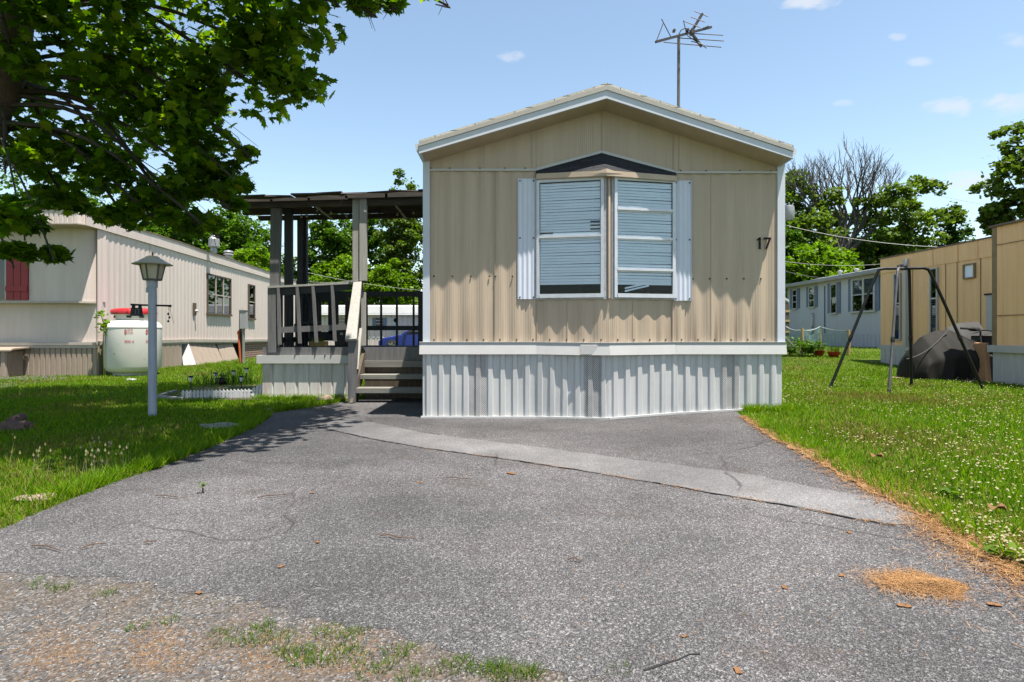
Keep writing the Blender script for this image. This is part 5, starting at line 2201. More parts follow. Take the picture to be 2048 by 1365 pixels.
def wheel(c, r, ax):
    mb = MB()
    ring = [c + ax * (r * math.cos(t)) + Vector((0, 0, r * math.sin(t))) for t in np.linspace(0, 2 * math.pi, 33)]
    mb.tube(ring, .024, 8, cap=False)
    w = mb.build('wheel', 'tyre', bk, smooth=True)
    mb = MB()
    nrm = ax.cross(Vector((0, 0, 1)))
    for k in range(16):
        t = 2 * math.pi * k / 16
        mb.tube([c + nrm * (.02 * (-1) ** k), c + ax * ((r - .03) * math.cos(t)) + Vector((0, 0, (r - .03) * math.sin(t)))], .002, 4)
    mb.tube([c - nrm * .04, c + nrm * .04], .02, 8)
    ring = [c + ax * ((r - .03) * math.cos(t)) + Vector((0, 0, (r - .03) * math.sin(t))) for t in np.linspace(0, 2 * math.pi, 25)]
    mb.tube(ring, .008, 6, cap=False)
    mb.build('rim', 'chrome', w)


bax = Vector((.45, .89, 0)).normalized()
c0 = P(1966, 728, BYY)
c0.z = gz(9.1, BYY) + .36
wheel(c0, .33, bax)
c1 = c0 + bax * 1.02
wheel(c1, .33, bax)
hb = P(1965, 661, BYY)
hd = Vector((c0.x + bax.x * .2, c0.y + bax.y * .2, hb.z - .12))
mb = MB()
bb = c0 + bax * .52 + Vector((0, 0, -.02))
st_ = c0 + bax * .72 + Vector((0, 0, .55))
for a, b in ((c0, hd), (hd, bb), (hd - Vector((0, 0, .06)), st_ - Vector((0, 0, .1))), (bb, st_), (bb, c1), (c1, st_ - Vector((0, 0, .1))), (hd, hd + Vector((0, 0, .1)))):
    mb.tube([a, b], .017, 8)
mb.build('frame', 'black', bk, smooth=True)
mb = MB()
sdx = Vector((1, -.2, 0)).normalized()
tp_ = hd + Vector((0, 0, .12))
mb.tube([tp_ - sdx * .34 + Vector((0, 0, .04)), tp_ - sdx * .12 + Vector((0, 0, .03)), tp_, tp_ + sdx * .12 + Vector((0, 0, -.0)), tp_ + sdx * .34 + Vector((0, 0, -.05))], .014, 8)
for s_ in (-1, 1):
    mb.tube([tp_ + sdx * s_ * .22 + Vector((0, 0, .035 if s_ < 0 else -.03)), tp_ + sdx * s_ * .35 + Vector((0, 0, .042 if s_ < 0 else -.052))], .021, 8)
mb.build('handlebar', 'black', bk, smooth=True)
mb = MB()
mb.ball(st_ + Vector((0, 0, .08)), .12, 10, (.8, 1.1, .35))
mb.build('saddle', 'black', bk, smooth=True)
# cardboard box and dark bin
cb = thing('cardboard_box', 'tall narrow brown cardboard box leaning in front of the dark bin', 'box', G(1977, 765))
mb = MB()
mb.prism([P(1969.5, 687, 11.3), P(1977, 686, 11.3), P(1984, 764, 11.1), P(1972, 764, 11.1)], (.06, .35, 0))
mb.build('carton', 'cardboard', cb, bevel=.004)
kb = thing('storage_cabinet', 'dark grey upright cabinet squeezed beside the ochre addition', 'cabinet', (P(1984, 0, 11.7).x, 11.7, gz(9.3, 11.7)))
mb = MB()
a, b = P(1973, 672, 11.75), P(2000, 665, 11.75)
mb.prism([(a.x, 11.6, .1), (b.x, 11.6, .1), (b.x, 11.6, b.z - .02), (a.x + .03, 11.6, a.z)], (0, .6, 0))
mb.build('cabinet_body', 'tarp_grey', kb, bevel=.02)
mb = MB()
mb.prism([(a.x - .02, 11.55, a.z), (b.x, 11.55, b.z - .02), (b.x, 11.6, b.z + .03), (a.x + .04, 11.6, a.z + .02)], (0, .65, 0))
mb.build('cabinet_lid', 'tarp_grey', kb)

# ------------------------------------------------------------------ white house with blue shutters
WX = 13.9


def WP(px, z, out=0.0):
    k = (px - 1024) / F
    Y = (WX + .02 * 22) / (k + .02)
    return Vector((k * Y - out, Y, z))


wh = thing('trailer_home', 'white mobile home with slate blue shutters standing far right behind the garden netting', 'mobile home', (WX + 1, 26, .46))
mb = MB()
pxs = np.linspace(1576, 1800, 120)
vs = [WP(p, .9) for p in pxs] + [WP(p, 3.25) for p in pxs]
k = len(pxs)
mb.add(vs, [(i, i + 1, k + i + 1, k + i) for i in range(k - 1)])
e0 = WP(1576, 0)
mb.box(e0.x, e0.x + 4, e0.y - .02, e0.y + .05, .5, 3.25)
mb.build('long_wall', 'lavender_siding', wh)
mb = MB()
a, b = WP(1570, 3.27, .35), WP(1810, 3.27, .35)
mb.prism([a, b, b + Vector((0, 0, .06)), a + Vector((0, 0, .06))], (.5, 0, 0))
mb.build('soffit', 'beige_trim', wh)
mb = MB()
mb.prism([a + Vector((0, 0, .064)), b + Vector((0, 0, .064)), b + Vector((2.2, 0, .5)), a + Vector((2.2, 0, .5))], (0, 0, .05))
mb.prism([a + Vector((-.02, 0, .03)), b + Vector((-.02, 0, .03)), b + Vector((-.02, 0, .15)), a + Vector((-.02, 0, .15))], (.03, 0, 0))
mb.build('roof', 'grey_roof', wh)
mb = MB()
rib_panel(mb, WP(1577, 0, .03), WP(1800, 0, .03), .4, .95, .25, .015, (-1, 0, 0))
mb.build('skirting', 'lavender_siding', wh)
mb = MB()
mb.beam(WP(1577, .98, .03), WP(1800, .98, .03), .03, .05)
mb.build('belt_trim', 'lavender_siding', wh)


def white_window(px0, px1, py0, py1, sl, sr, cols, rows, lab):
    pm = (px0 + px1) / 2
    Ym = WP(pm, 0).y
    z1, z0 = EYE + (668 - py0) / F * Ym, EYE + (668 - py1) / F * Ym
    up = Vector((0, 0, 1))
    nn = Vector((-1, 0, 0))

    def pan(m_, pa, pb, v0, v1, o0, dep):
        m_.prism([WP(pa, v0, o0), WP(pb, v0, o0), WP(pb, v1, o0), WP(pa, v1, o0)], nn * dep)
    mb = MB()
    t = (px1 - px0) * .07
    pan(mb, px0, px0 + t, z0, z1, .005, .05)
    pan(mb, px1 - t, px1, z0, z1, .005, .05)
    pan(mb, px0 + t, px1 - t, z1 - .06, z1, .005, .05)
    pan(mb, px0 - t * .5, px1 + t * .5, z0 - .07, z0, .005, .08)
    for i in range(1, cols):
        c = px0 + (px1 - px0) * i / cols
        pan(mb, c - t * .5, c + t * .5, z0, z1 - .06, .005, .045)
    for j in range(1, rows):
        z = z0 + (z1 - z0) * j / rows
        pan(mb, px0 + t, px1 - t, z - .02, z + .02, .005, .04)
    wo = mb.build('window', 'white_trim', wh, label=lab)
    mb = MB()
    pan(mb, px0 + t, px1 - t, z0, z1 - .06, .004, .018)
    mb.build('pane', 'dark_glass', wo)
    mb = MB()
    if cols == 2:
        pan(mb, px0 + t, px1 - t, z0 + (z1 - z0) * .5, z1 - .06, .002, .008)
        mb.build('blind', 'blind', wo)
    for s0, s1 in (sl, sr):
        mb = MB()
        pan(mb, s0, s1, z0 - .02, z1 + .02, .004, .035)
        mb.build('shutter', 'blue_shutter', wh)


white_window(1586, 1595, 579, 617, (1581.5, 1585.5), (1595.5, 1600), 1, 3, 'narrow three-pane window at the far end')
white_window(1619, 1630.5, 574, 614, (1614, 1618.5), (1631, 1635.5), 1, 3, 'three-pane window above the meter post')
white_window(1662.5, 1675, 567, 626, (1656.5, 1662), (1675.5, 1681.5), 1, 2, 'tall two-pane window')
white_window(1704, 1752, 556, 622, (1698, 1703.5), (1752.5, 1760), 2, 2, 'wide double window with pale blinds')
mb = MB()
mb.beam(WP(1650, .98, .02), WP(1650, 3.1, .02), .05, .03, up=(1, 0, 0))
mb.build('downspout', 'blue_shutter', wh)
for px, z in ((1640, 3.75), (1671, 3.7)):
    mb = MB()
    q = WP(px, 0, -.9)
    mb.lathe([(.07, 3.35), (.07, z), (.1, z + .02), (.1, z + .08), (.03, z + .1)], (q.x, q.y, 0), 10)
    mb.build('roof_vent', 'white_trim', wh)
# meter post in front of it
mq = WP(1624, 0, 1.0)
mp_ = thing('meter_post', 'white electric meter on a wooden post before the white mobile home', 'meter post', (mq.x, mq.y, gz(mq.x, mq.y)))
mb = MB()
a, b = P(1622, 0, mq.y).x, P(1628, 0, mq.y).x
mb.box(a + .05, b, mq.y, mq.y + .1, .4, P(0, 626, mq.y).z)
mb.build('post', 'post_brown', mp_)
mb = MB()
a, b = P(1619.5, 0, mq.y).x, P(1625.5, 0, mq.y).x
mb.prism([(a, mq.y - .2, P(0, 653, mq.y).z), (b, mq.y - .2, P(0, 653, mq.y).z), (b - .02, mq.y - .2, P(0, 634, mq.y).z), (a + .05, mq.y - .2, P(0, 634, mq.y).z)], (0, .18, 0))
mb.ball(((a + b) / 2, mq.y - .16, P(0, 632, mq.y).z), .07, 8)
mb.box(a - .03, b, mq.y - .2, mq.y, P(0, 628, mq.y).z, P(0, 627, mq.y).z)
mb.build('meter_box', 'white_trim', mp_)
mb = MB()
mb.tube([(a + .07, mq.y - .1, .4), (a + .07, mq.y - .1, P(0, 652, mq.y).z)], .04, 8)
mb.build('conduit', 'galv', mp_)

# garden: stakes with green netting, two red pots, bushes
GS = [G(1604, 712), G(1640, 700), G(1697, 712)]
gf = thing('garden_fence', 'green netting on three bamboo stakes before the white mobile home', 'garden fence', tuple(GS[0]))
tops = (657, 660, 660)
for g_, (px, pt) in zip(GS, ((1604, 656), (1640, 660), (1697, 660))):
    mb = MB()
    tpz_ = EYE + (668 - pt) / F * g_.y
    mb.tube([(g_.x, g_.y, g_.z - .02), (g_.x + .02, g_.y, (tpz_ + g_.z) / 2), (g_.x, g_.y, tpz_)], .042 if px != 1640 else .038, 8)
    mb.build('stake', 'bamboo', gf, smooth=True)
mb = MB()
far = G(1572, 700)
npts = [far, GS[0], GS[1], GS[2]]
for a, b in zip(npts[:-1], npts[1:]):
    nn = 14
    for i in range(nn):
        u0, u1 = i / nn, (i + 1) / nn
        pa, pb = a.lerp(b, u0), a.lerp(b, u1)
        for j in range(4):
            z0, z1 = j / 4 * .80, (j + 1) / 4 * .80
            w0 = .06 * math.sin(u0 * 9 + j)
            w1 = .06 * math.sin(u1 * 9 + j)
            w2 = .06 * math.sin(u0 * 9 + j + 1)
            w3 = .06 * math.sin(u1 * 9 + j + 1)
            mb.add([pa + Vector((0, w0, z0)), pb + Vector((0, w1, z0)), pb + Vector((0, w3, z1)), pa + Vector((0, w2, z1))], [(0, 1, 2, 3)])
mb.build('netting', 'net', gf)
mb = MB()
tp2 = []
for a, b in zip(npts[:-1], npts[1:]):
    for i in range(8):
        u = i / 8
        tp2.append(a.lerp(b, u) + Vector((0, -.01, .81 - .06 * math.sin(math.pi * u))))
tp2.append(GS[2] + Vector((0, -.01, .81)))
mb.tube(tp2, .012, 5)
mb.build('net_cord', 'net_edge', gf)
for px, py, lab in ((1637, 708, 'red bowl planter nearer the leafy bush by the netting'), (1668, 711, 'red bowl planter nearer the right-hand bamboo stake')):
    g_ = G(px, py + 4)
    rp = thing('flower_pot', lab, 'flower pot', tuple(g_), 'red bowl planters by the garden netting')
    mb = MB()
    mb.lathe([(.09, 0), (.13, .03), (.19, .15), (.2, .17), (.18, .17), (.15, .14), (.02, .13)], g_, 18)
    mb.build('pot', 'red_pot', rp, smooth=True)
    tv = []
    for i in range(60):
        a_ = rs.uniform(0, 6.28)
        r_ = rs.uniform(0, .14)
        c = np.array([g_.x + r_ * math.cos(a_), g_.y + r_ * math.sin(a_), g_.z + .15])
        h = rs.uniform(.03, .16)
        dx, dy = rs.uniform(-.06, .06, 2)
        tv += [c + [-.012, 0, 0], c + [.012, 0, 0], c + [dx + .02, dy, h], c + [dx - .01, dy, h + .02]]
    fast_mesh('plant', tv, 4, 'weed', rp)

# shed and post stack seen past the right corner of the tan home
sh = thing('garden_shed', 'small grey shed with white gable just past the right corner of the tan home', 'shed', (P(1560, 0, 24).x, 24, .46))
mb = MB()
a, b = P(1535, 0, 24).x, P(1576, 0, 24).x
zt_ = P(0, 600, 24).z
mb.box(a, b - .25, 24, 26, .4, zt_)
mb.build('wall', 'lavender_siding', sh)
mb = MB()
mb.prism([(a - .2, 23.9, P(0, 572, 24).z), (b - .0, 23.9, zt_), (b - .0, 23.9, zt_ - .1), (a - .2, 23.9, P(0, 577, 24).z)], (0, 2.2, 0))
mb.build('roof', 'metal_roof', sh)
for z in (605, 628, 653):
    mb = MB()
    mb.box(b - .55, b - .3, 23.95, 23.998, P(0, z + 12, 24).z, P(0, z, 24).z)
    mb.build('slat', 'white_trim', sh)
tpst = thing('timber_post', 'thick brown timber post with wrapped bands beside the grey shed', 'post', (P(1575, 0, 22.5).x, 22.5, .46))
mb = MB()
mb.box(P(1571.5, 0, 22.5).x, P(1578, 0, 22.5).x, 22.5, 22.62, .42, P(0, 608, 22.5).z)
mb.build('shaft', 'post_brown', tpst)
for z in (621, 640, 662):
    mb = MB()
    mb.box(P(1570.5, 0, 22.5).x, P(1579, 0, 22.5).x, 22.48, 22.64, P(0, z + 4, 22.5).z, P(0, z, 22.5).z)
    mb.build('band', 'bamboo', tpst)
ldr = thing('leaning_plank', 'grey weathered plank leaning low behind the right corner of the tan home', 'plank', (P(1575, 0, 18).x, 18, .3))
mb = MB()
mb.beam(P(1560, 665, 18), P(1586, 692, 18), .12, .03)
mb.beam(P(1560, 690, 18.2), P(1586, 694, 18.0), .12, .03)
mb.build('plank', 'concrete', ldr)

# ------------------------------------------------------------------ behind the porch: far trailer, blue car
FY = 38.0
ft = thing('trailer_home', 'low tan trailer home with white roof seen through the porch railing', 'mobile home', (-9, FY, 0))
mb = MB()
rib_panel(mb, (P(540, 0, FY).x, FY, 0), (P(960, 0, FY).x, FY, 0), 0, P(0, 629, FY).z, .35, .03, (0, -1, 0))
mb.build('long_wall', 'beige_siding', ft)
mb = MB()
z0, z1 = P(0, 629, FY).z, P(0, 614, FY).z
xa, xb = P(536, 0, FY).x, P(964, 0, FY).x
mb.prism([(xa, FY - .3, z0), (xb, FY - .3, z0), (xb, FY + 1.6, z1 + .1), (xa, FY + 1.6, z1 + .1)], (0, 0, .08))
mb.prism([(xa, FY - .32, z0 - .05), (xb, FY - .32, z0 - .05), (xb, FY - .2, z1), (xa, FY - .2, z1)], (0, .02, 0))
mb.build('roof', 'metal_roof', ft)
for px0, px1, py0, py1, m_, nm in ((752, 766.5, 636, 660, 'dark_glass', 'window'), (782, 796, 636, 690, 'white_trim', 'door'), (676, 690, 636, 660, 'dark_glass', 'window')):
    mb = MB()
    mb.box(P(px0, 0, FY).x, P(px1, 0, FY).x, FY - .07, FY - .032, P(0, py1, FY).z, P(0, py0, FY).z)
    w = mb.build(nm, m_, ft)
    if nm == 'window':
        for s0, s1 in ((px0 - 7, px0 - .3), (px1 + .3, px1 + 7)):
            mb = MB()
            mb.box(P(s0, 0, FY).x, P(s1, 0, FY).x, FY - .08, FY - .032, P(0, py1, FY).z, P(0, py0, FY).z)
            mb.build('shutter', 'blue_shutter', ft)
        mb = MB()
        for zz in (642, 648, 654):
            mb.box(P(px0, 0, FY).x, P(px1, 0, FY).x, FY - .08, FY - .071, P(0, zz + .6, FY).z, P(0, zz - .6, FY).z)
        mb.build('muntins', 'white_trim', w)
mb = MB()
for px in (742, 752, 762):
    mb.beam(P(px, 690, FY - .4), P(px, 674, FY - .4), .07, .07)
mb.beam(P(738, 675, FY - .4), P(768, 675, FY - .4), .07, .07)
mb.build('step_railing', 'white_trim', ft)

CY = 35.5
car = thing('parked_car', 'dark blue hatchback parked beyond the porch, seen between the railing bars', 'car', (P(800, 0, CY).x + 1.2, CY + .8, 0))
x0 = P(756, 0, CY).x
prof = [(0.0, .35), (.02, .62), (.25, .74), (1.05, .90), (1.35, .95), (2.05, 1.40), (2.7, 1.48), (3.5, 1.42), (4.05, 1.05), (4.2, .95), (4.25, .5), (4.2, .28), (.1, .25)]
mb = MB()
mb.prism([(x0 + a, CY, b) for a, b in prof], (0, 1.7, 0))
mb.build('body', 'car_blue', car, bevel=.06)
mb = MB()
mb.prism([(x0 + 1.48, CY - .006, .97), (x0 + 2.6, CY - .006, .98), (x0 + 2.6, CY - .006, 1.40), (x0 + 2.1, CY - .006, 1.36)], (0, .012, 0))
mb.build('side_window', 'dark_glass', car)
mb = MB()
mb.prism([(x0 + 2.68, CY - .006, .98), (x0 + 3.85, CY - .006, 1.02), (x0 + 3.45, CY - .006, 1.36), (x0 + 2.68, CY - .006, 1.40)], (0, .012, 0))
mb.build('side_window', 'dark_glass', car)
mb = MB()
mb.prism([(x0 + 1.33, CY + .12, .955), (x0 + 2.03, CY + .2, 1.40), (x0 + 2.03, CY + 1.5, 1.40), (x0 + 1.33, CY + 1.58, .955)], (-.012, 0, .015))
mb.build('windscreen', 'dark_glass', car)
for cx_ in (.82, 3.4):
    mb = MB()
    mb.lathe([(.2, -.08), (.31, -.05), (.325, .05), (.325, .15), (.2, .16)], (x0 + cx_, CY - .01 + .0, .32), 20, axis='Y')
    w = mb.build('wheel', 'tyre', car, smooth=True)
    mb = MB()
    for k in range(5):
        t = 2 * math.pi * k / 5
        mb.beam((x0 + cx_, CY - .185, .32), (x0 + cx_ + .19 * math.cos(t), CY - .185, .32 + .19 * math.sin(t)), .02, .07, up=(0, 0, 1) if abs(math.cos(t)) > .5 else (1, 0, 0))
    mb.build('rim', 'chrome', w)
mb = MB()
mb.box(x0 + .05, x0 + .22, CY - .01, CY + .25, .6, .7)
mb.build('headlight', 'headlamp', car)
mb = MB()
mb.box(x0 + 1.55, x0 + 1.72, CY - .18, CY - .02, .98, 1.1)
mb.build('mirror', 'car_blue', car)


# ------------------------------------------------------------------ vegetation
def rot_frames(n, rg, tilt_lo, tilt_hi):
    """n random frames (u, v, w): w is the leaf normal tilted from the vertical, v the leaf axis"""
    az = rg.uniform(0, 2 * np.pi, n)
    ti = rg.uniform(tilt_lo, tilt_hi, n)
    w = np.stack([np.sin(ti) * np.cos(az), np.sin(ti) * np.sin(az), np.cos(ti)], 1)
    down = np.stack([np.cos(ti) * np.cos(az), np.cos(ti) * np.sin(az), -np.sin(ti)], 1)
    side = np.cross(w, down)
    sp = rg.uniform(-1.2, 1.2, n)[:, None]
    v = down * np.cos(sp) + side * np.sin(sp)
    u = np.cross(v, w)
    return u, v, w


MAPLE = np.array([(0, -.5), (.16, -.36), (.48, -.30), (.36, -.12), (.62, .10), (.30, .12), (.26, .26), (.10, .22), (0, .62),
                  (-.10, .22), (-.26, .26), (-.30, .12), (-.62, .10), (-.36, -.12), (-.48, -.30), (-.16, -.36)], float)


def leaves(pos, size, shape, rg, tilt=(0.1, 1.3), curl=0.12):
    n = len(pos)
    u, v, w = rot_frames(n, rg, *tilt)
    sz = (size * rg.uniform(.65, 1.2, n))[:, None]
    out = np.zeros((n, len(shape), 3))
    for k, (a, b) in enumerate(shape):
        out[:, k] = pos + u * (a * sz) + v * (b * sz) - w * (curl * sz * (a * a + b * b))
    return out.reshape(-1, 3)


LEAF4 = np.array([(0, -.5), (.36, 0), (0, .55), (-.36, 0)], float)
LEAF5 = np.array([(0, -.5), (.42, -.1), (.22, .35), (-.22, .35), (-.42, -.1)], float)


def blob(c, r, n, rg, shell=0.35):
    d = rg.normal(size=(n, 3))
    d /= np.linalg.norm(d, axis=1)[:, None]
    q = (rg.uniform(shell ** 3, 1, n) ** (1 / 3))[:, None]
    return np.array(c) + d * q * np.array(r)


# ---- the maple whose boughs hang into the picture
mp = thing('maple_tree', 'large maple with a leaning bare trunk and boughs hanging over the left lawn', 'tree', (-6.7, 6.6, 0))
trunk = smooth_line([(-6.75, 6.6, -.05), (-6.55, 6.6, 1.2), (-6.1, 6.55, 2.4), (-5.72, 6.5, 3.3), (-5.42, 6.5, 4.1), (-5.36, 6.5, 5.0), (-5.1, 6.6, 6.2), (-4.7, 6.8, 7.4)], 5)
mb = MB()
mb.tube(trunk, [.30 - .20 * i / (len(trunk) - 1) + .012 * math.sin(i * 2.3) for i in range(len(trunk))], 14)
mb.tube(smooth_line([(-6.0, 6.55, 2.6), (-6.35, 6.6, 4.0), (-6.9, 6.8, 5.6), (-7.2, 7, 7)], 4), [.17 - .0085 * i for i in range(13)], 10)
mb.build('trunk', 'bark', mp, smooth=True)
rg = np.random.RandomState(5)
ell = [  # column, row, half width, half height, depth, leaves
    (300, 40, 320, 80, 6.4, 620), (560, 40, 105, 95, 6.3, 330), (585, 130, 55, 75, 6.3, 210), (480, 150, 110, 75, 6.5, 300), (240, 180, 220, 95, 6.8, 560),
    (360, 260, 150, 75, 6.6, 420), (110, 300, 130, 80, 7.0, 330), (420, 320, 70, 50, 6.6, 190), (482, 298, 18, 12, 6.5, 12), (472, 362, 34, 20, 6.5, 42),
    (300, 360, 160, 55, 6.8, 330), (120, 380, 120, 40, 7.2, 170), (45, 455, 75, 45, 5.2, 130), (100, 500, 36, 20, 5.2, 42), (20, 515, 36, 24, 5.2, 46),
    (300, 430, 70, 34, 6.9, 105), (380, 430, 60, 32, 6.8, 100), (240, 420, 60, 34, 7.0, 90), (440, 400, 40, 28, 6.7, 60), (725, 18, 30, 30, 6.0, 40), (765, 4, 24, 18, 6.0, 22),
    (650, -6, 60, 24, 6.1, 60), (868, -2, 10, 8, 6.0, 6), (420, 460, 20, 16, 6.7, 16), (60, 190, 70, 60, 7.6, 110), (330, 120, 230, 90, 8.0, 420), (200, 300, 190, 80, 8.4, 330),
    (20, 90, 60, 70, 6.1, 60), (10, 330, 40, 40, 6.0, 40)]
pos = []
cl_centres = []
for cx_, cy_, rx_, ry_, Y_, n_ in ell:
    c = P(cx_, cy_, Y_)
    s_ = Y_ / F
    n_ = int(n_ * 1.75)
    k_ = max(1, int(n_ / 42))
    cl_centres.append((c, rx_ * s_))
    # every mass is made of smaller sprays of leaves
    for j in range(k_):
        d = rg.normal(size=3)
        d /= np.linalg.norm(d)
        q = rg.uniform(.2, 1) ** .5
        cc = np.array(c) + d * q * np.array([rx_ * s_ * .86, min(.9, rx_ * s_ + .15) * .8, ry_ * s_ * .86])
        rr = min(.34, .5 * ry_ * s_ + .08)
        pos.append(blob(cc, (rr, rr, rr * .6), int(n_ / k_), rg, .1))
vis = np.concatenate(pos)
# the crown overhead, out of the picture: it shades the lawn
pos = []
over = []
for i in range(150):
    x, y = rg.uniform(-8.6, -1.2), rg.uniform(3.5, 10.6)
    if ((x + 4.7) / 3.7) ** 2 + ((y - 7.0) / 3.5) ** 2 > 1.0 or (x > -2.7 and y > 7.3) or (x > -3.6 and y > 8.8):
        continue
    if (-5.0 < x < -2.5 and 5.9 < y < 7.7) or math.hypot(x + 5.6, y - 5.2) < .5:
        continue
    z = EYE + 690 / F * y + rg.uniform(.7, 2.4)
    over.append((x, y, z))
    pos.append(blob((x, y, z), (.68, .68, .35), 120, rg, .1))
for i in range(92):
    # the low outer boughs towards the street and over the edge of the drive
    if i < 32:
        x, y = rg.uniform(-6.2, -1.35), rg.uniform(3.9, 5.5)
    elif i < 46:
        x, y = rg.uniform(-2.1, -1.15), rg.uniform(5.4, 6.9)
    else:
        x, y = rg.uniform(-8.2, -4.6), rg.uniform(5.2, 9.6)
    z = EYE + 690 / F * y + rg.uniform(.6, 1.5)
    over.append((x, y, z))
    pos.append(blob((x, y, z), (.6, .6, .3), 130, rg, .1))
ovr = np.concatenate(pos)
allp = np.concatenate([vis, ovr])
fast_mesh('crown', leaves(allp, .125, MAPLE, rg, (.15, 1.25)), len(MAPLE), 'maple_leaf', mp)
mb = MB()
top = [Vector(p) for p in trunk]
for c, w_ in cl_centres:
    st = min(top[12:], key=lambda t: (t - (c + Vector((-.6, 0, .5)))).length)
    m_ = st.lerp(c, .5) + Vector((0, rg.uniform(-.2, .2), .28 + rg.uniform(0, .25)))
    pts = smooth_line([st, m_, c, c + (c - m_).normalized() * .3 * w_ - Vector((0, 0, .05))], 5)
    r_ = (.011 + .009 * min(1, w_)) if c.y > 5.6 else .005
    mb.tube(pts, [r_ * 1.8 * (1 - .9 * i / (len(pts) - 1)) + .004 for i in range(len(pts))], 6)
    for j in range(5 if c.y > 5.6 else 0):
        t = rg.uniform(.4, 1)
        b0 = pts[int(t * (len(pts) - 1))]
        e_ = c + Vector((rg.uniform(-.8, .8) * w_, rg.uniform(-.4, .4), rg.uniform(-.2, .15)))
        mb.tube([b0, b0.lerp(e_, .5) + Vector((0, 0, .06)), e_], [.006, .004, .002], 5)
for x, y, z in over[::4]:
    st = top[-8]
    c = Vector((x, y, z))
    mb.tube(smooth_line([st, st.lerp(c, .5) + Vector((0, 0, .4)), c], 4), [.06 - .006 * i for i in range(9)], 6)
mb.build('bough', 'bark_dark', mp, smooth=True)


# ---- trees of the background
def tree(name, label, px, top, bot, hw, Y, leaf, ncl, per, lsz, seed, group=None, tr=.22, low=None, squash=.6, fill=.35):
    rg = np.random.RandomState(seed)
    gx = (px - 1024) / F * Y
    g0 = gz(gx, Y)
    t = thing(name, label, 'tree', (gx, Y, g0), group)
    zt, zb = EYE + (668 - top) / F * Y, EYE + (668 - bot) / F * Y
    zb = max(zb, g0 + .3)
    rx, rz, cz = hw / F * Y, (zt - zb) / 2, (zt + zb) / 2
    cl = []
    for i in range(int(ncl * 2.4)):
        d = rg.normal(size=3)
        d /= np.linalg.norm(d)
        q = rg.uniform(.15, 1.0) ** .6
        lump = 1 + .14 * math.sin(d[0] * 5 + seed) * math.sin(d[2] * 6 + 2 * seed)
        c = np.array([gx + d[0] * rx * q * .93 * lump, Y + d[1] * rx * q * .9, cz + d[2] * rz * q * .95 * lump])
        r_ = rg.uniform(.08, .19) * min(rx, rz * 1.2) + .12
        cl.append((c, r_))
    pos = [blob(c, (r_, r_, r_ * squash * 1.2), max(8, int(.95 * per * (r_ / (.14 * rx + .12)) ** 1.5)), rg, .2) for c, r_ in cl]
    pos.append(blob((gx, Y, cz), (rx * .95, rx * .9, rz * .97), int(ncl * per * fill), rg, .1))
    pos = np.concatenate(pos)
    fast_mesh('crown', leaves(pos, lsz * .85, LEAF5, rg, (.1, 1.35), .1), 5, leaf, t)
    mb = MB()
    zk = zb + (zt - zb) * .25
    tk_ = smooth_line([(gx, Y, g0 - .1), (gx + rg.uniform(-.2, .2), Y, (g0 + zk) / 2), (gx + rg.uniform(-.3, .3), Y, zk), (gx + rg.uniform(-.3, .3), Y, zt - rz * .35)], 4)
    mb.tube(tk_, [tr * (1.25 - 1.0 * i / (len(tk_) - 1)) for i in range(len(tk_))], 8)
    for c, r_ in cl[::5]:
        b0 = tk_[rg.randint(4, len(tk_) - 1)]
        c = b0.lerp(Vector(c), .8)
        if c.z < b0.z - 1:
            continue
        mb.tube([b0, b0.lerp(c, .55) + Vector((0, 0, -.1)), c], [tr * .35, tr * .2, tr * .05], 5)
    mb.build('trunk', 'bark_grey', t, smooth=True)
    return t


GL = 'trees standing behind the left trailer and the porch'
tree('maple_tree', 'tall dark green tree behind the beige trailer, left of its roof vents', 330, 372, 660, 105, 44, 'leaf_mid', 60, 130, .34, 1, GL)
tree('maple_tree', 'broad mid green tree rising over the far end of the beige trailer roof', 480, 408, 640, 96, 47, 'leaf_mid', 60, 130, .32, 2, GL)
tree('shrub_tree', 'low yellow green bush tree above the far end of the beige trailer', 498, 492, 640, 70, 40, 'leaf_bright', 36, 120, .26, 3, GL, .12)
tree('maple_tree', 'rounded green tree framed between the left pair of porch posts', 660, 408, 640, 66, 50, 'leaf_mid', 55, 130, .30, 4, GL)
tree('shrub_tree', 'low sunlit bright green tree just above the front railing', 690, 515, 632, 75, 48, 'leaf_bright', 45, 130, .26, 5, GL, .14)
tree('maple_tree', 'tall olive tree beside the tan home, its top above the porch roof', 812, 345, 640, 56, 50, 'leaf_olive', 60, 120, .28, 6, GL)
tree('shrub_tree', 'yellow green tree low in the gap between the split post and the tan home', 785, 525, 632, 56, 48, 'leaf_bright', 36, 130, .25, 7, GL, .13)
tree('maple_tree', 'mid green tree showing behind the pale split porch post', 735, 405, 640, 62, 54, 'leaf_mid', 50, 120, .30, 8, GL)
tree('maple_tree', 'green tree between the two left porch posts and the lower sky gap', 565, 505, 640, 45, 50, 'leaf_mid', 34, 120, .28, 9, GL)
tree('maple_tree', 'green tree half hidden behind the hanging maple at the far left', 120, 330, 640, 150, 50, 'leaf_mid', 60, 120, .36, 10, GL)
tree('maple_tree', 'leafy green tree rising behind the roof of the tan home, hidden by it', 900, 430, 660, 60, 52, 'leaf_mid', 30, 110, .3, 20, GL)

GR = 'trees standing behind the trailers on the right'
# big half-dead tree: bare top, leafy lower boughs
bt = thing('half_dead_tree', 'big half dead tree with a bare fan of branches above green lower boughs', 'tree', (P(1680, 0, 40).x, 40, .46), GR)
rg = np.random.RandomState(31)
mb = MB()
tips = []


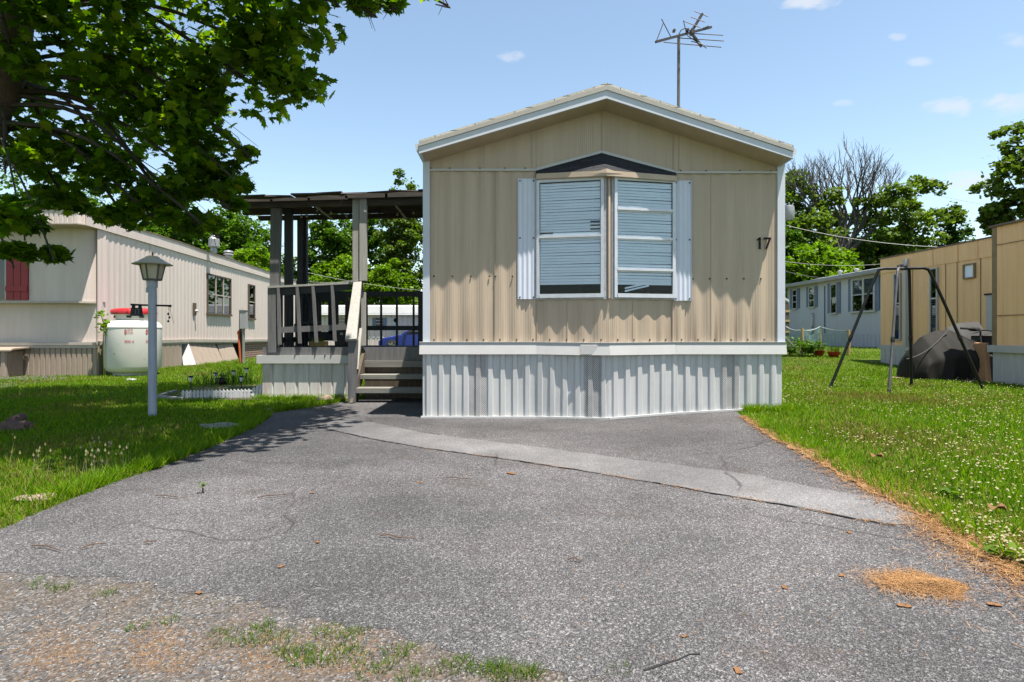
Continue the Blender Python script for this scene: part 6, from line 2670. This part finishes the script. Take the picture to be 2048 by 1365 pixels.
def branch(p, d, L, r, depth):
    n_ = 4
    pts = [p]
    q = Vector(p)
    dd = Vector(d)
    for i in range(n_):
        dd = (dd + Vector((rg.uniform(-.16, .16), rg.uniform(-.16, .16), rg.uniform(-.02, .14)))).normalized()
        q = q + dd * (L / n_)
        pts.append(q.copy())
    mb.tube(pts, [r * (1 - .5 * i / n_) for i in range(n_ + 1)], 6 if r > .05 else 4, cap=False)
    if depth == 0:
        tips.append(q)
        return
    k = 3
    for j in range(k):
        ax = Vector((rg.uniform(-1, 1), rg.uniform(-.7, .7), rg.uniform(-.25, .9))).normalized()
        nd_ = (dd * 1.15 + ax * .72).normalized()
        branch(pts[-1 - (j % 2)], nd_, L * rg.uniform(.62, .82), r * .52, depth - 1)


b0 = Vector((P(1680, 0, 40).x, 40, .4))
z1_ = EYE + (668 - 500) / F * 40
mb.tube([b0, b0 + Vector((.1, 0, 2)), Vector((b0.x + .1, 40, z1_))], [.55, .45, .40], 10)
for ang, L in ((-.75, 2.9), (-.5, 3.0), (-.3, 3.05), (-.12, 3.0), (.05, 3.0), (.22, 3.05), (.4, 3.1), (.6, 3.2), (.85, 3.3)):
    branch(Vector((b0.x + .1 + ang * .3, 40, z1_ - .3)), Vector((math.sin(ang), rg.uniform(-.25, .25), math.cos(ang))), L * .83, .17, 4)
mb.build('trunk', 'bark_grey', bt)
pos = []
for cx_, cy_, rx_, ry_ in ((1598, 410, 34, 66), (1582, 380, 20, 50), (1588, 480, 34, 60), (1630, 470, 50, 46), (1745, 445, 62, 26), (1800, 412, 62, 22), (1852, 372, 36, 20), (1795, 382, 42, 16), (1765, 490, 75, 30), (1830, 445, 66, 18),
                           (1690, 500, 70, 36), (1640, 525, 75, 38), (1720, 535, 85, 36), (1885, 430, 42, 10), (1735, 405, 30, 14), (1680, 450, 60, 30), (1660, 400, 30, 20), (1820, 480, 60, 24)):
    c = P(cx_, cy_, 40 + rg.uniform(-2.5, 2.5))
    s_ = 40 / F
    n_ = int(rx_ * ry_ / 62) + 3
    for j in range(n_):
        d = rg.normal(size=3)
        d /= np.linalg.norm(d)
        cc = np.array(c) + d * rg.uniform(.1, 1) ** .6 * np.array([rx_ * s_, rx_ * s_ * .8, ry_ * s_])
        r_ = rg.uniform(.3, .65)
        pos.append(blob(cc, (r_, r_, r_ * .6), int(90 * r_), rg, .1))
fast_mesh('crown', leaves(np.concatenate(pos), .26, LEAF5, rg, (.1, 1.3)), 5, 'leaf_olive', bt)
tree('maple_tree', 'bright green tree low behind the white mobile home roof', 1645, 487, 640, 80, 34, 'leaf_bright', 50, 130, .25, 12, GR)
tree('maple_tree', 'dark green tree left of the half dead tree at the tan home corner', 1555, 420, 650, 70, 38, 'leaf_mid', 50, 120, .27, 13, GR)
tree('maple_tree', 'mid green tree between the half dead tree and the ochre trailer roof', 1770, 455, 650, 85, 44, 'leaf_mid', 55, 120, .30, 14, GR)
tree('fir_tree', 'dark narrow tree above the ochre trailer roof, left of the edge tree', 1905, 398, 640, 42, 42, 'leaf_dark', 60, 110, .22, 15, GR, squash=.35)
tree('maple_tree', 'low green tree right behind the ochre trailer roof line', 1835, 485, 650, 62, 40, 'leaf_olive', 40, 120, .28, 16, GR)
tree('edge_tree', 'tall leafy tree cut off by the right edge above the ochre addition', 2052, 228, 480, 84, 27, 'leaf_olive', 34, 70, .25, 17, GR, squash=.5, fill=.12)
tree('edge_tree', 'lower bough of leaves just above the ochre addition roof', 1992, 395, 480, 30, 28, 'leaf_olive', 14, 80, .22, 18, GR, .1, squash=.5, fill=.1)

# far woods closing the horizon
rg = np.random.RandomState(77)
pos = []
for i in range(420):
    x = rg.uniform(-75, 75)
    y = rg.uniform(66, 90)
    z = rg.uniform(.8, 7.4 + 1.4 * math.sin(x * .21) + .8 * math.sin(x * .7))
    pos.append(blob((x, y, z), (1.5, 1.5, 1.0), 70, rg, .4))
fw = fast_mesh('distant_woods', leaves(np.concatenate(pos), .55, LEAF5, rg, (.2, 1.4)), 5, 'leaf_dark', None, (0, 78, 0))
fw['kind'] = 'stuff'
tag(fw, 'distant line of dark green woods closing the horizon behind the trailers', 'woods')


# ---- lawn
DP = drive_poly


def keep(x, y):
    k = ~in_poly(x, y, DP)
    k &= ~((x > -1.12) & (x < 3.22) & (y > 6.98) & (y < 25))
    k &= ~((x > -3.95) & (x < -1.0) & (y > 9.22) & (y < 11))
    k &= ~(x < LC.x - .088 * (y - 14.3) + .05) | (y < 14.2)
    k &= ~((x > OX - .35) & (y > 11.5) & (y < 18))
    k &= ~((x > AX - .02) & (y < 11.1))
    k &= ~((x > -12) & (y < 2.9) & (x < 1.5))
    # worn and stony spots
    k &= ~((np.hypot((x + 3.95) / .5, (y - 9.35) / .3) < 1) & (np.sin(x * 31) * np.sin(y * 37) > -.6))
    return k


def lawn(bands, rg, hs=1.0):
    out = []
    dry = []
    for y0, y1, den in bands:
        wmax = .95 * y1 + 2.4
        n = int((y1 - y0) * 2 * wmax * den)
        x = rg.uniform(-wmax, wmax, n)
        y = rg.uniform(y0, y1, n)
        ok = keep(x, y) & (np.abs(x) < .9 * y + .4 + 1.9 * (rg.uniform(0, 1, n) < .8))
        x, y = x[ok], y[ok]
        n = len(x)
        z = gz(x, y)
        cl = .5 + .5 * np.sin(x * 3.1 + 1.3 * np.sin(y * 2.2)) * np.sin(y * 2.7 + 1.1 * np.sin(x * 1.9))
        cl2 = .5 + .5 * np.sin(x * 9.7 + 2 * np.sin(y * 7.1)) * np.sin(y * 8.3 + 2 * np.sin(x * 6.3))
        h = (.018 + .020 * cl + .016 * cl2) * rg.uniform(.6, 1.35, n) * hs
        h *= (1 + .012 * y)
        w = (.0026 + .00042 * y) * rg.uniform(.7, 1.3, n)
        a = rg.uniform(0, 2 * np.pi, n)
        ln = rg.uniform(.1, .75, n) * h
        b = rg.uniform(0, 2 * np.pi, n)
        p = np.stack([x, y, z], 1)
        u = np.stack([np.cos(a) * w, np.sin(a) * w, np.zeros(n)], 1)
        t = np.stack([np.cos(b) * ln, np.sin(b) * ln, h], 1)
        tri = np.stack([p - u, p + u, p + t], 1)
        dd = (.5 + .5 * np.sin(x * 1.7 + 2.1) * np.sin(y * 1.3 + .7 + .6 * np.sin(x * 2.3)))
        pd = np.clip((dd - .62) * 1.3, 0, .45) + .05 + .35 * np.exp(-((y - (4.2 - .0 * x)) / .5) ** 2) * (x < -2) + .4 * np.exp(-((y - 8.4) / .9) ** 2 - ((x - 5.6) / 1.6) ** 2) + .3 * np.exp(-((x - 1.9 - .42 * (y - 2.4)) / .25) ** 2) * (x > 0)
        isd = rg.uniform(0, 1, n) < pd
        out.append(tri[~isd].reshape(-1, 3))
        dry.append(tri[isd].reshape(-1, 3))
    return np.concatenate(out), np.concatenate(dry)


rg = np.random.RandomState(3)
gr, dr = lawn(((2.2, 4, 5200), (4, 6, 3800), (6, 9, 2000), (9, 13, 900), (13, 20, 380), (20, 34, 110)), rg)
o = fast_mesh('lawn_grass', gr, 3, 'grass', None, (0, 8, 0))
o['kind'] = 'stuff'
tag(o, 'short green lawn grass on both sides of the driveway', 'grass')
o = fast_mesh('dry_grass', dr, 3, 'dry_grass', None, (0, 8, 0))
o['kind'] = 'stuff'
tag(o, 'straw coloured dry blades scattered through the green lawn', 'grass')


def tufts(spots, per, rad, h, rg, wid=.004):
    out = []
    for (x, y) in spots:
        n = rg.randint(int(per * .5), int(per * 1.5))
        a = rg.uniform(0, 2 * np.pi, n)
        r = rad * np.sqrt(rg.uniform(0, 1, n))
        px, py = x + r * np.cos(a), y + r * np.sin(a)
        p = np.stack([px, py, gz(px, py) + .008], 1)
        hh = h * rg.uniform(.4, 1.2, n)
        b = a + rg.uniform(-.8, .8, n)
        ln = hh * rg.uniform(.2, 1.1, n)
        t = np.stack([np.cos(b) * ln, np.sin(b) * ln, hh], 1)
        c = rg.uniform(0, 6.28, n)
        u = np.stack([np.cos(c) * wid, np.sin(c) * wid, np.zeros(n)], 1)
        out.append(np.stack([p - u, p + u, p + t], 1).reshape(-1, 3))
    return np.concatenate(out)


# weeds at the seam of drive and gravel
sp = []
for px, py, k, sprd in ((530, 1262, 5, 14), (455, 1283, 4, 16), (505, 1290, 5, 20), (565, 1278, 4, 14), (600, 1310, 7, 26), (560, 1308, 5, 18), (650, 1270, 4, 12), (715, 1276, 6, 22), (700, 1315, 6, 18), (790, 1318, 5, 16),
                        (905, 1338, 6, 18), (960, 1345, 7, 20), (1010, 1350, 9, 20), (1050, 1358, 8, 16), (1240, 1348, 2, 6), (640, 1335, 6, 24), (740, 1345, 5, 26), (840, 1355, 5, 24), (280, 1258, 2, 8), (345, 1255, 2, 8), (130, 1185, 3, 12), (210, 1190, 2, 8), (60, 1170, 2, 10)):
    for i in range(k):
        g_ = G(px + rg.normal() * sprd, py + rg.normal() * 6)
        sp.append((g_.x, g_.y))
o = fast_mesh('weed_tufts', tufts(sp, 22, .034, .024, rg, .0015), 3, 'weed', None, (0, 2.1, 0))
o['kind'] = 'stuff'
tag(o, 'green weeds sprouting along the ragged front edge of the asphalt', 'weeds')
# taller growth along the edges
sp = []
for line, side, n_ in ((left_edge[2:], -1, 190), (right_edge[:-1], 1, 130)):
    for i in range(n_):
        t = rg.uniform(0, len(line) - 1.001)
        a, b = line[int(t)], line[int(t) + 1]
        q = a.lerp(b, t - int(t)) + Vector((side * abs(rg.normal()) * .09, 0, 0))
        sp.append((q.x + side * (.05 if side > 0 else .03), q.y))
for i in range(60):
    sp.append((rg.uniform(2.75, 3.3), 7.03 - abs(rg.normal()) * .06))
for i in range(90):
    sp.append((rg.uniform(-3.9, -2.3), 9.18 - abs(rg.normal()) * .09))
for i in range(60):
    y = rg.uniform(14.3, 24)
    q = LP(y, 0, .25 + abs(rg.normal()) * .15)
    sp.append((q.x, q.y))
o = fast_mesh('edge_grass', tufts(sp, 26, .06, .085, rg, .004), 3, 'grass', None, (0, 6, 0))
o['kind'] = 'stuff'
tag(o, 'longer grass along the driveway edges and the foot of the walls', 'grass')

# clover heads on the right lawn and seed heads on the left
cv = []
for i in range(5200):
    y = 2.3 + 9.5 * rg.uniform(0, 1) ** 1.7
    x = rg.uniform(1.5, .9 * y + .3)
    if not keep(np.array([x]), np.array([y]))[0]:
        continue
    pat = math.sin(x * 2.1 + 1) * math.sin(y * 1.7 + .5) + .5 * math.sin(x * 5.3) * math.sin(y * 4.1)
    if rg.uniform(-.55, 1.1) > 1.5 * pat - .12 + .22 * (x - 2.6):
        continue
    cv.append((x, y))
tv = []
for x, y in cv:
    r_ = rg.uniform(.0045, .0085) * (1 + .03 * y)
    c = np.array([x, y, gz(x, y) + rg.uniform(.05, .085)])
    ex, ey, ez = np.array([r_, 0, 0]), np.array([0, r_, 0]), np.array([0, 0, r_ * .85])
    for s1 in (ex, -ex):
        for s2 in (ey, -ey):
            for s3 in (ez, -ez):
                tv += [c + s1, c + s2, c + s3]
o = fast_mesh('clover_flowers', tv, 3, 'clover', None, (3, 5, 0))
o['kind'] = 'stuff'
tag(o, 'small white clover heads dotted over the right lawn', 'flowers')
tv = []
for i in range(46):
    g_ = G(rg.normal() * 38 + 200 if i < 26 else rg.uniform(10, 240), rg.normal() * 12 + 940)
    h = rg.uniform(.08, .22)
    dx, dy = rg.uniform(-.03, .03, 2)
    b_ = np.array([g_.x, g_.y, g_.z])
    t_ = b_ + [dx, dy, h]
    tv += [b_ - [.0015, 0, 0], b_ + [.0015, 0, 0], t_]
    r_ = .009
    for e in (np.array([r_, 0, 0]), np.array([0, r_, 0])):
        tv += [t_ - e, t_ + e, t_ + [0, 0, .02]]
        tv += [t_ - e, t_ + e, t_ - [0, 0, .008]]
o = fast_mesh('seed_heads', tv, 3, 'clover', None, (-3, 4.5, 0))
o['kind'] = 'stuff'
tag(o, 'pale grass seed heads standing in the shade of the left lawn', 'grass')
# broad-leaved weeds in the right lawn edge
for px, py, lab in ((1900, 1000, 'broad leaved green weed at the lawn edge, farther from the street'), (2035, 1130, 'broad leaved green weed at the right picture edge by the straw')):
    g_ = G(px, py)
    wd = thing('broadleaf_weed', lab, 'weed', tuple(g_))
    n_ = 22
    p_ = np.stack([g_.x + rg.normal(size=n_) * .06, g_.y + rg.normal(size=n_) * .05, g_.z + rg.uniform(.03, .07, n_)], 1)
    fast_mesh('leaves', leaves(p_, .055, LEAF5, rg, (.1, .9)), 5, 'weed', wd)

# pine straw along the right edge of the drive and in a heap
strip_in = [(p.x - .02, p.y) for p in right_edge]
strip_out = [(p.x + w_, p.y + .02) for p, w_ in zip(right_edge, (.05, .06, .09, .12, .15, .17, .2, .22))]
sheet('straw_strip', dense(strip_in + strip_out[::-1], .05, .025, rs), .018, 'straw_bed', inner=.2)
nd_ = []


def needle(x, y, z, L, w, tilt):
    a = rg.uniform(0, 6.28)
    d = np.array([math.cos(a), math.sin(a), tilt]) * L / 2
    s_ = np.array([-math.sin(a), math.cos(a), 0]) * w
    c = np.array([x, y, z])
    return [c - d - s_, c + d - s_, c + d + s_, c - d + s_]


for i in range(15000):
    t = rg.uniform(0, len(right_edge) - 1.001) if i % 3 else rg.uniform(3, len(right_edge) - 1.001)
    a, b = right_edge[int(t)], right_edge[int(t) + 1]
    q = a.lerp(b, t - int(t))
    w_ = .06 + .03 * t
    x, y = q.x + rg.normal() * w_ * .55 + w_ * .35, q.y
    nd_ += needle(x, y, gz(x, y) + rg.uniform(.019, .032), rg.uniform(.025, .06), .0005 + .00012 * y, rg.uniform(-.2, .2))
for i in range(700):
    t = rg.uniform(3, len(crack_line) - 1.001)
    a, b = crack_line[int(t)], crack_line[int(t) + 1]
    q = a.lerp(b, t - int(t))
    if math.sin(t * 7) < -.1:
        continue
    x, y = q.x + rg.normal() * .03, q.y + rg.normal() * .015
    nd_ += needle(x, y, gz(x, y) + .018, rg.uniform(.015, .04), .0008, 0)
for i in range(260):
    g_ = G(rg.uniform(1050, 2000), rg.uniform(960, 1330))
    nd_ += needle(g_.x, g_.y, g_.z + .012, rg.uniform(.012, .035), .0005, 0)
for i in range(3400):
    g_ = G(rg.choice([150, 330, 520, 640, 720, 300, 90]) + rg.normal() * 45, rg.choice([1285, 1300, 1320, 1265, 1340]) + rg.normal() * 16)
    nd_ += needle(g_.x, g_.y, g_.z + .008, rg.uniform(.008, .026), .00035, 0)
o = fast_mesh('pine_straw', nd_, 4, 'straw', None, (1.5, 3, 0))
o['kind'] = 'stuff'
tag(o, 'orange pine straw drifted along the right edge of the asphalt', 'pine straw')
hc = G(1862, 1178)
hp = thing('straw_heap', 'small heap of orange pine straw lying on the asphalt at lower right', 'straw heap', tuple(hc))
nd_ = []
for i in range(6000):
    # a few overlapping swept drifts, thin at the edges
    ox, oy, sx, sy = ((0, 0, .11, .075), (.09, -.04, .07, .05), (-.09, .03, .06, .05), (.02, .09, .10, .04), (.15, .02, .06, .06))[i % 5]
    x, y = hc.x + ox + rg.normal() * sx, hc.y + oy + rg.normal() * sy
    h = .02 * math.exp(-((x - hc.x) / .11) ** 2 - ((y - hc.y) / .05) ** 2)
    nd_ += needle(x, y, hc.z + .012 + h * rg.uniform(.3, 1), rg.uniform(.015, .045), .00055, rg.uniform(-.25, .25))
fast_mesh('needles', nd_, 4, 'straw', hp)

# loose stones of the gravel strip
tv = []
for i in range(5200):
    x, y = rg.uniform(-2.6, 1.6), rg.uniform(1.55, 2.95)
    if in_poly(np.array([x]), np.array([y]), drive_poly)[0] and rg.uniform() > .05:
        continue
    r_ = rg.uniform(.002, .0052) * (1.6 if rg.uniform() < .05 else 1)
    c = np.array([x, y, gz(x, y) + .007 + r_ * .4])
    e = rot_frames(1, rg, 0, 1.5)
    a_, b_, c_ = e[0][0] * r_ * rg.uniform(.7, 1.4), e[1][0] * r_, e[2][0] * r_ * rg.uniform(.5, 1)
    for s1 in (a_, -a_):
        for s2 in (b_, -b_):
            for s3 in (c_, -c_):
                tv += [c + s1, c + s2, c + s3]
o = fast_mesh('loose_gravel', tv, 3, 'pebble', None, (0, 2.2, 0))
o['kind'] = 'stuff'
tag(o, 'small loose grey stones lying along the front of the asphalt', 'gravel')

# dry leaves, twigs, stones
LG = 'dry leaves lying on the driveway'
for px, py, s_ in ((562, 1139, .013), (635, 1090, .012), (397, 1192, .012), (1684, 1157, .014), (1569, 1181, .014), (1809, 1219, .018), (1989, 1217, .017), (1476, 1350, .014), (1369, 1280, .008), (1699, 1070, .014), (1022, 951, .026), (839, 969, .014), (624, 990, .014)):
    g_ = G(px, py)
    n_ = 7
    mb = MB()
    a0 = rg.uniform(0, 6.28)
    k_ = 1.2
    vs = []
    for t in np.linspace(0, 2 * math.pi, 11)[:-1]:
        r_ = s_ * (1 + .35 * math.sin(5 * t)) * (1.3 if abs(math.cos(t)) > .7 else .7)
        x, y = r_ * math.cos(t), r_ * math.sin(t)
        vs.append((g_.x + x * math.cos(a0) - y * math.sin(a0), g_.y + x * math.sin(a0) + y * math.cos(a0), g_.z + .011 + 10 * y * y + rg.uniform(0, .004)))
    vs.append((g_.x, g_.y, g_.z + .0105))
    mb.add(vs, [(i, (i + 1) % 10, 10) for i in range(10)])
    tag(mb.build('dry_leaf', 'dead_leaf'), 'small curled dry brown leaf lying on the asphalt driveway', 'leaf', LG)
for px, py, lab in ((1754, 927, 'dry orange leaf caught in the clover, farther back'), (1994, 1037, 'dry orange leaf caught in the clover near the right edge')):
    g_ = G(px, py)
    mb = MB()
    vs = [(g_.x + .045 * math.cos(t) * (1 + .3 * math.sin(5 * t)), g_.y + .03 * math.sin(t), g_.z + .06 + .015 * math.sin(3 * t)) for t in np.linspace(0, 2 * math.pi, 11)[:-1]]
    mb.add(vs + [(g_.x, g_.y, g_.z + .05)], [(i, (i + 1) % 10, 10) for i in range(10)])
    tag(mb.build('dry_leaf', 'dead_leaf'), lab, 'leaf')
TG = 'thin twigs lying on the driveway'
for px, py, dx, dy in ((92, 1105, 60, 10), (187, 1100, 52, -10), (795, 1082, 70, 6), (300, 1092, 24, -4), (918, 963, 52, 2), (550, 998, 70, -8), (1150, 1130, 30, 4), (340, 1000, 60, 4)):
    a, b = G(px - dx / 2, py - dy / 2), G(px + dx / 2, py + dy / 2)
    m_ = a.lerp(b, .5) + Vector((0, rg.uniform(-.02, .02), .004))
    mb = MB()
    mb.tube([a + Vector((0, 0, .019)), a.lerp(b, .25) + Vector((0, .01, .024)), m_ + Vector((0, 0, .02)), b + Vector((0, 0, .020))], [.003, .0035, .003, .002], 6)
    tag(mb.build('twig', 'twig', None, True), 'thin brown twig lying on the asphalt driveway', 'twig', TG)


def stone(px, py, r, sq, m_, lab, seed):
    rg2 = np.random.RandomState(seed)
    g_ = G(px, py)
    mb = MB()
    mb.ball(g_ + Vector((0, 0, r * sq[2] * .5)), r, 12, sq)
    mb.v = [tuple(np.array(v) + (np.array(v) - np.array(g_)) * (.18 * math.sin(v[0] * 40 + seed) + .15 * math.sin(v[1] * 53 + 2 * seed))) for v in mb.v]
    return tag(mb.build('stone', m_), lab, 'stone')


stone(75, 1001, .085, (1.5, .7, .3), 'stone_pink', 'flat pale pink stone on sunny grass at the left edge', 1)
stone(28, 862, .11, (1.5, 1, .6), 'stone_red', 'reddish rock in the shade at the left picture edge, the lower of two', 2)
stone(32, 846, .08, (1.2, 1, .8), 'stone_red', 'reddish rock in the shade at the left picture edge, the upper of two', 3)
stone(652, 803, .085, (1.4, 1, .6), 'stone_pink', 'pink stone at the foot of the porch skirting', 4)
stone(688, 800, .06, (1.3, 1, .6), 'stone_pink', 'small pink stone beside the foot of the stair newel', 5)
stone(545, 824, .09, (1.4, .8, .35), 'stone_pink', 'flat pinkish stone between lawn and drive before the porch', 6)
stone(442, 855, .14, (1.5, 1, .2), 'stone_grey', 'flat grey slab sunk in the lawn beside the drive', 7)
stone(263, 762, .06, (1.5, .8, .5), 'lamp_white', 'small white scrap lying in grass before the propane tank', 8)
# sprout in the asphalt
g_ = G(405, 990)
spn = thing('weed_sprout', 'single small weed sprout standing in the asphalt left of the middle', 'weed', tuple(g_))
mb = MB()
mb.tube([g_, g_ + Vector((.003, 0, .03)), g_ + Vector((-.002, 0, .06))], [.006, .005, .003], 6)
mb.build('stem', 'twig', spn)
p_ = np.stack([g_.x + rg.normal(size=14) * .012, g_.y + rg.normal(size=14) * .012, g_.z + rg.uniform(.05, .08, 14)], 1)
fast_mesh('leaves', leaves(p_, .022, LEAF4, rg, (.2, 1)), 4, 'leaf_olive', spn)

# ------------------------------------------------------------------ small garden by the porch
bed = [(p.x, p.y) for p in (G(318, 797), G(345, 801), G(362, 803), G(522, 802), G(522, 772), G(450, 768), G(390, 776), G(350, 787))]
sheet('garden_bed', dense(bed, .1, .02, rs), .016, 'mulch', inner=.2)
mb = MB()
ed = [G(q[0], q[1]) for q in ((362, 802), (340, 800), (318, 797), (330, 792), (352, 786))]
for a, b in zip(ed[:-1], ed[1:]):
    mb.beam(a + Vector((0, 0, .02)), b + Vector((0, 0, .02)), .06, .06)
tag(mb.build('bed_edging', 'concrete'), 'low grey stone edging round the left end of the flower bed', 'edging')
pf = thing('picket_fence', 'low white picket border fence in front of the flower bed', 'picket fence', G(440, 801))
fa, fb = G(362, 800), G(522, 797)
npk = 22
for i in range(npk):
    t = (i + .5) / npk
    q = fa.lerp(fb, t)
    h = .15 + (.10 * max(0, (t - .84) / .16))
    lean = .02 if t > .85 else 0
    w_ = .021
    if i in (7, 8, 14, 15):
        w_ = .026
    mb = MB()
    mb.prism([(q.x - w_, q.y, q.z), (q.x + w_, q.y, q.z), (q.x + w_ + lean, q.y + lean, q.z + h - .03), (q.x + lean, q.y + lean, q.z + h), (q.x - w_ + lean, q.y + lean, q.z + h - .03)], (0, .012, 0))
    mb.build('picket', 'picket', pf)
for z in (.045, .10):
    mb = MB()
    mb.beam(fa + Vector((0, .018, z)), fb + Vector((0, .018, z + .02)), .010, .022)
    mb.build('rail', 'picket', pf)
for px, pt, pb, lab in ((381, 752, 781, 'solar stake light at the left end of the flower bed'), (430.5, 745, 772, 'solar stake light left of the dark round pot'), (466.5, 741, 770, 'solar stake light right of the dark round pot'),
                        (482.5, 752, 779, 'short solar stake light nearest the picket fence on the right'), (492.5, 736, 770, 'tall solar stake light nearest the porch skirting')):
    g_ = G(px, pb)
    s_ = g_.y / F
    zt_ = EYE + (668 - pt) / F * g_.y
    so = thing('solar_light', lab, 'garden light', tuple(g_), 'solar stake lights in the flower bed')
    mb = MB()
    mb.tube([g_, Vector((g_.x + .005, g_.y, zt_ - .10))], .011, 8)
    mb.build('stake', 'black_plastic', so)
    mb = MB()
    mb.lathe([(.016, -.10), (.030, -.05), (.032, -.03)], (g_.x + .005, g_.y, zt_), 12)
    mb.build('lens', 'blind', so)
    mb = MB()
    mb.lathe([(.034, -.03), (.042, -.025), (.042, -.008), (.03, 0), (.01, .003)], (g_.x + .005, g_.y, zt_), 12)
    mb.build('cap', 'black', so)
g_ = G(443, 772)
gp_ = thing('plant_pot', 'small dark round pot sitting among the solar lights', 'pot', tuple(g_))
mb = MB()
mb.lathe([(.05, 0), (.10, .04), (.11, .09), (.09, .14), (.10, .155), (.08, .16), (.02, .15)], g_, 14)
mb.build('pot', 'black', gp_, smooth=True)
p_ = np.stack([g_.x + rg.normal(size=26) * .05, g_.y + rg.normal(size=26) * .05, g_.z + .15 + rg.uniform(0, .08, 26)], 1)
fast_mesh('plant', leaves(p_, .05, LEAF5, rg, (.1, 1.2)), 5, 'leaf_dark', gp_)
tv = []
for cx_, cy_, n_, h_ in ((410, 772, 60, .3), (455, 768, 70, .33), (500, 770, 90, .2), (478, 764, 60, .42)):
    for i in range(n_):
        g_ = G(cx_ + rg.normal() * 16, cy_ + rg.normal() * 2)
        h = h_ * rg.uniform(.4, 1.1)
        dx, dy = rg.normal(size=2) * h * .5
        c = np.array([g_.x, g_.y, 0])
        tv += [c + [-.006, 0, 0], c + [.006, 0, 0], c + [dx * .5 + .005, dy * .5, h * .75], c + [dx * .5 - .005, dy * .5, h * .75]]
        tv += [c + [dx * .5 - .005, dy * .5, h * .75], c + [dx * .5 + .005, dy * .5, h * .75], c + [dx * 1.1, dy * 1.1, h], c + [dx * 1.1, dy * 1.1, h * .99]]
fbp = fast_mesh('bed_plants', tv, 4, 'leaf_mid', None, (-4.5, 10, 0))
fbp['kind'] = 'stuff'
tag(fbp, 'thin arching green blades growing in the flower bed', 'plants')
# vine beside the tank
vq = Vector((P(208, 0, 14.0).x, 14.0, 0))
vn = thing('climbing_plant', 'pale green climbing plant between the beige trailer corner and the tank', 'plant', tuple(vq))
pp = []
for (px, py, r_, n_) in ((207, 655, 9, 42), (203, 632, 7, 16), (199, 628, 7, 14), (211, 668, 6, 16), (214, 645, 5, 10)):
    c = P(px, py, 14.05)
    pp.append(np.array(c) + rg.normal(size=(n_, 3)) * r_ * 14 / F * .6)
fast_mesh('leaves', leaves(np.concatenate(pp), .11, LEAF5, rg, (.2, 1.2)), 5, 'leaf_bright', vn)
mb = MB()
mb.tube(smooth_line([vq, P(206, 690, 14.02), P(208, 655, 14.05), P(202, 630, 14.05)], 4), .008, 5)
mb.tube(smooth_line([vq + Vector((.03, 0, 0)), P(210, 690, 14.02), P(214, 645, 14.05)], 4), .006, 5)
mb.build('stem', 'weed', vn)
# bushes by the garden netting
for px, py, wpx, hpx, lab, sd in ((1586, 712, 24, 40, 'leafy green bush between the tan home corner and the first stake', 41), (1620, 713, 16, 30, 'leafy bush with pale flecks between first stake and red bowl', 42)):
    g_ = G(px, py)
    s_ = g_.y / F
    bs = thing('bush', lab, 'bush', tuple(g_), 'bushes by the garden netting')
    rg2 = np.random.RandomState(sd)
    pos = [blob((g_.x + rg2.normal() * wpx * s_ * .45, g_.y + rg2.normal() * .2, g_.z + rg2.uniform(.1, hpx * s_)), (.16, .16, .12), 30, rg2, .2) for i in range(18)]
    fast_mesh('foliage', leaves(np.concatenate(pos), .085, LEAF5, rg2, (.1, 1.2)), 5, 'leaf_mid', bs)

# ------------------------------------------------------------------ utility pole and wires behind the house
UY = 30.0
up_ = thing('utility_pole', 'wooden utility pole behind the tan home carrying a grey transformer can', 'utility pole', (P(1556, 0, UY).x, UY, .4))
ux = P(1556, 0, UY).x
mb = MB()
mb.tube([(ux, UY, .3), (ux, UY, 4), (ux, UY, P(0, 390, UY).z)], [.17, .15, .13], 12)
mb.build('pole', 'pole_wood', up_, smooth=True)
tx = P(1578, 0, UY).x
mb = MB()
z0, z1 = P(0, 441, UY).z, P(0, 413, UY).z
mb.lathe([(.05, z0 - .02), (.22, z0), (.25, z0 + .05), (.25, z1 - .08), (.23, z1), (.1, z1 + .05)], (tx, UY, 0), 18)
mb.tube([(tx - .05, UY - .1, z1), (tx - .05, UY - .1, z1 + .18)], .04, 8)
mb.tube([(tx + .12, UY - .05, z1), (tx + .2, UY - .05, z1 + .14)], .03, 8)
mb.beam((ux, UY, z1 - .15), (tx - .2, UY, z1 - .15), .08, .1)
mb.beam((ux, UY, z0 + .15), (tx - .2, UY, z0 + .15), .08, .1)
mb.build('transformer', 'galv', up_, smooth=True)
for (xa, ya, xb, yb, Yb, r_, m_, lab) in ((1560, 448, 1990, 496, 26, .014, 'wire_pale', 'pale service wire sloping from the transformer pole to the ochre roof'),
                                          (1560, 522, 1850, 515, 34, .011, 'wire_pale', 'pale wire strung level across the green trees on the right'),
                                          (1560, 540, 1765, 548, 32, .016, 'wire', 'dark cable crossing low behind the white mobile home roof'),
                                          (1880, 392, 2120, 418, 50, .012, 'wire_pale', 'thin wire against the sky beside the dark narrow tree')):
    a, b = P(xa, ya, UY if xa < 1800 else 50), P(xb, yb, Yb)
    mb = MB()
    mb.tube([a.lerp(b, t) - Vector((0, 0, .35 * 4 * t * (1 - t))) for t in np.linspace(0, 1, 14)], r_, 5)
    w = mb.build('utility_wire', m_)
    tag(w, lab, 'wire')
for (xa, ya, xb, yb, Y_, lab) in ((612, 545, 905, 585, 33, 'pale wire crossing the trees behind the porch'), (575, 556, 705, 562, 36, 'short lower wire crossing the trees left of the split porch post')):
    a, b = P(xa, ya, Y_), P(xb, yb, Y_ + 3)
    mb = MB()
    mb.tube([a.lerp(b, t) - Vector((0, 0, .2 * 4 * t * (1 - t))) for t in np.linspace(0, 1, 10)], .010, 5)
    tag(mb.build('utility_wire', 'wire_pale'), lab, 'wire')
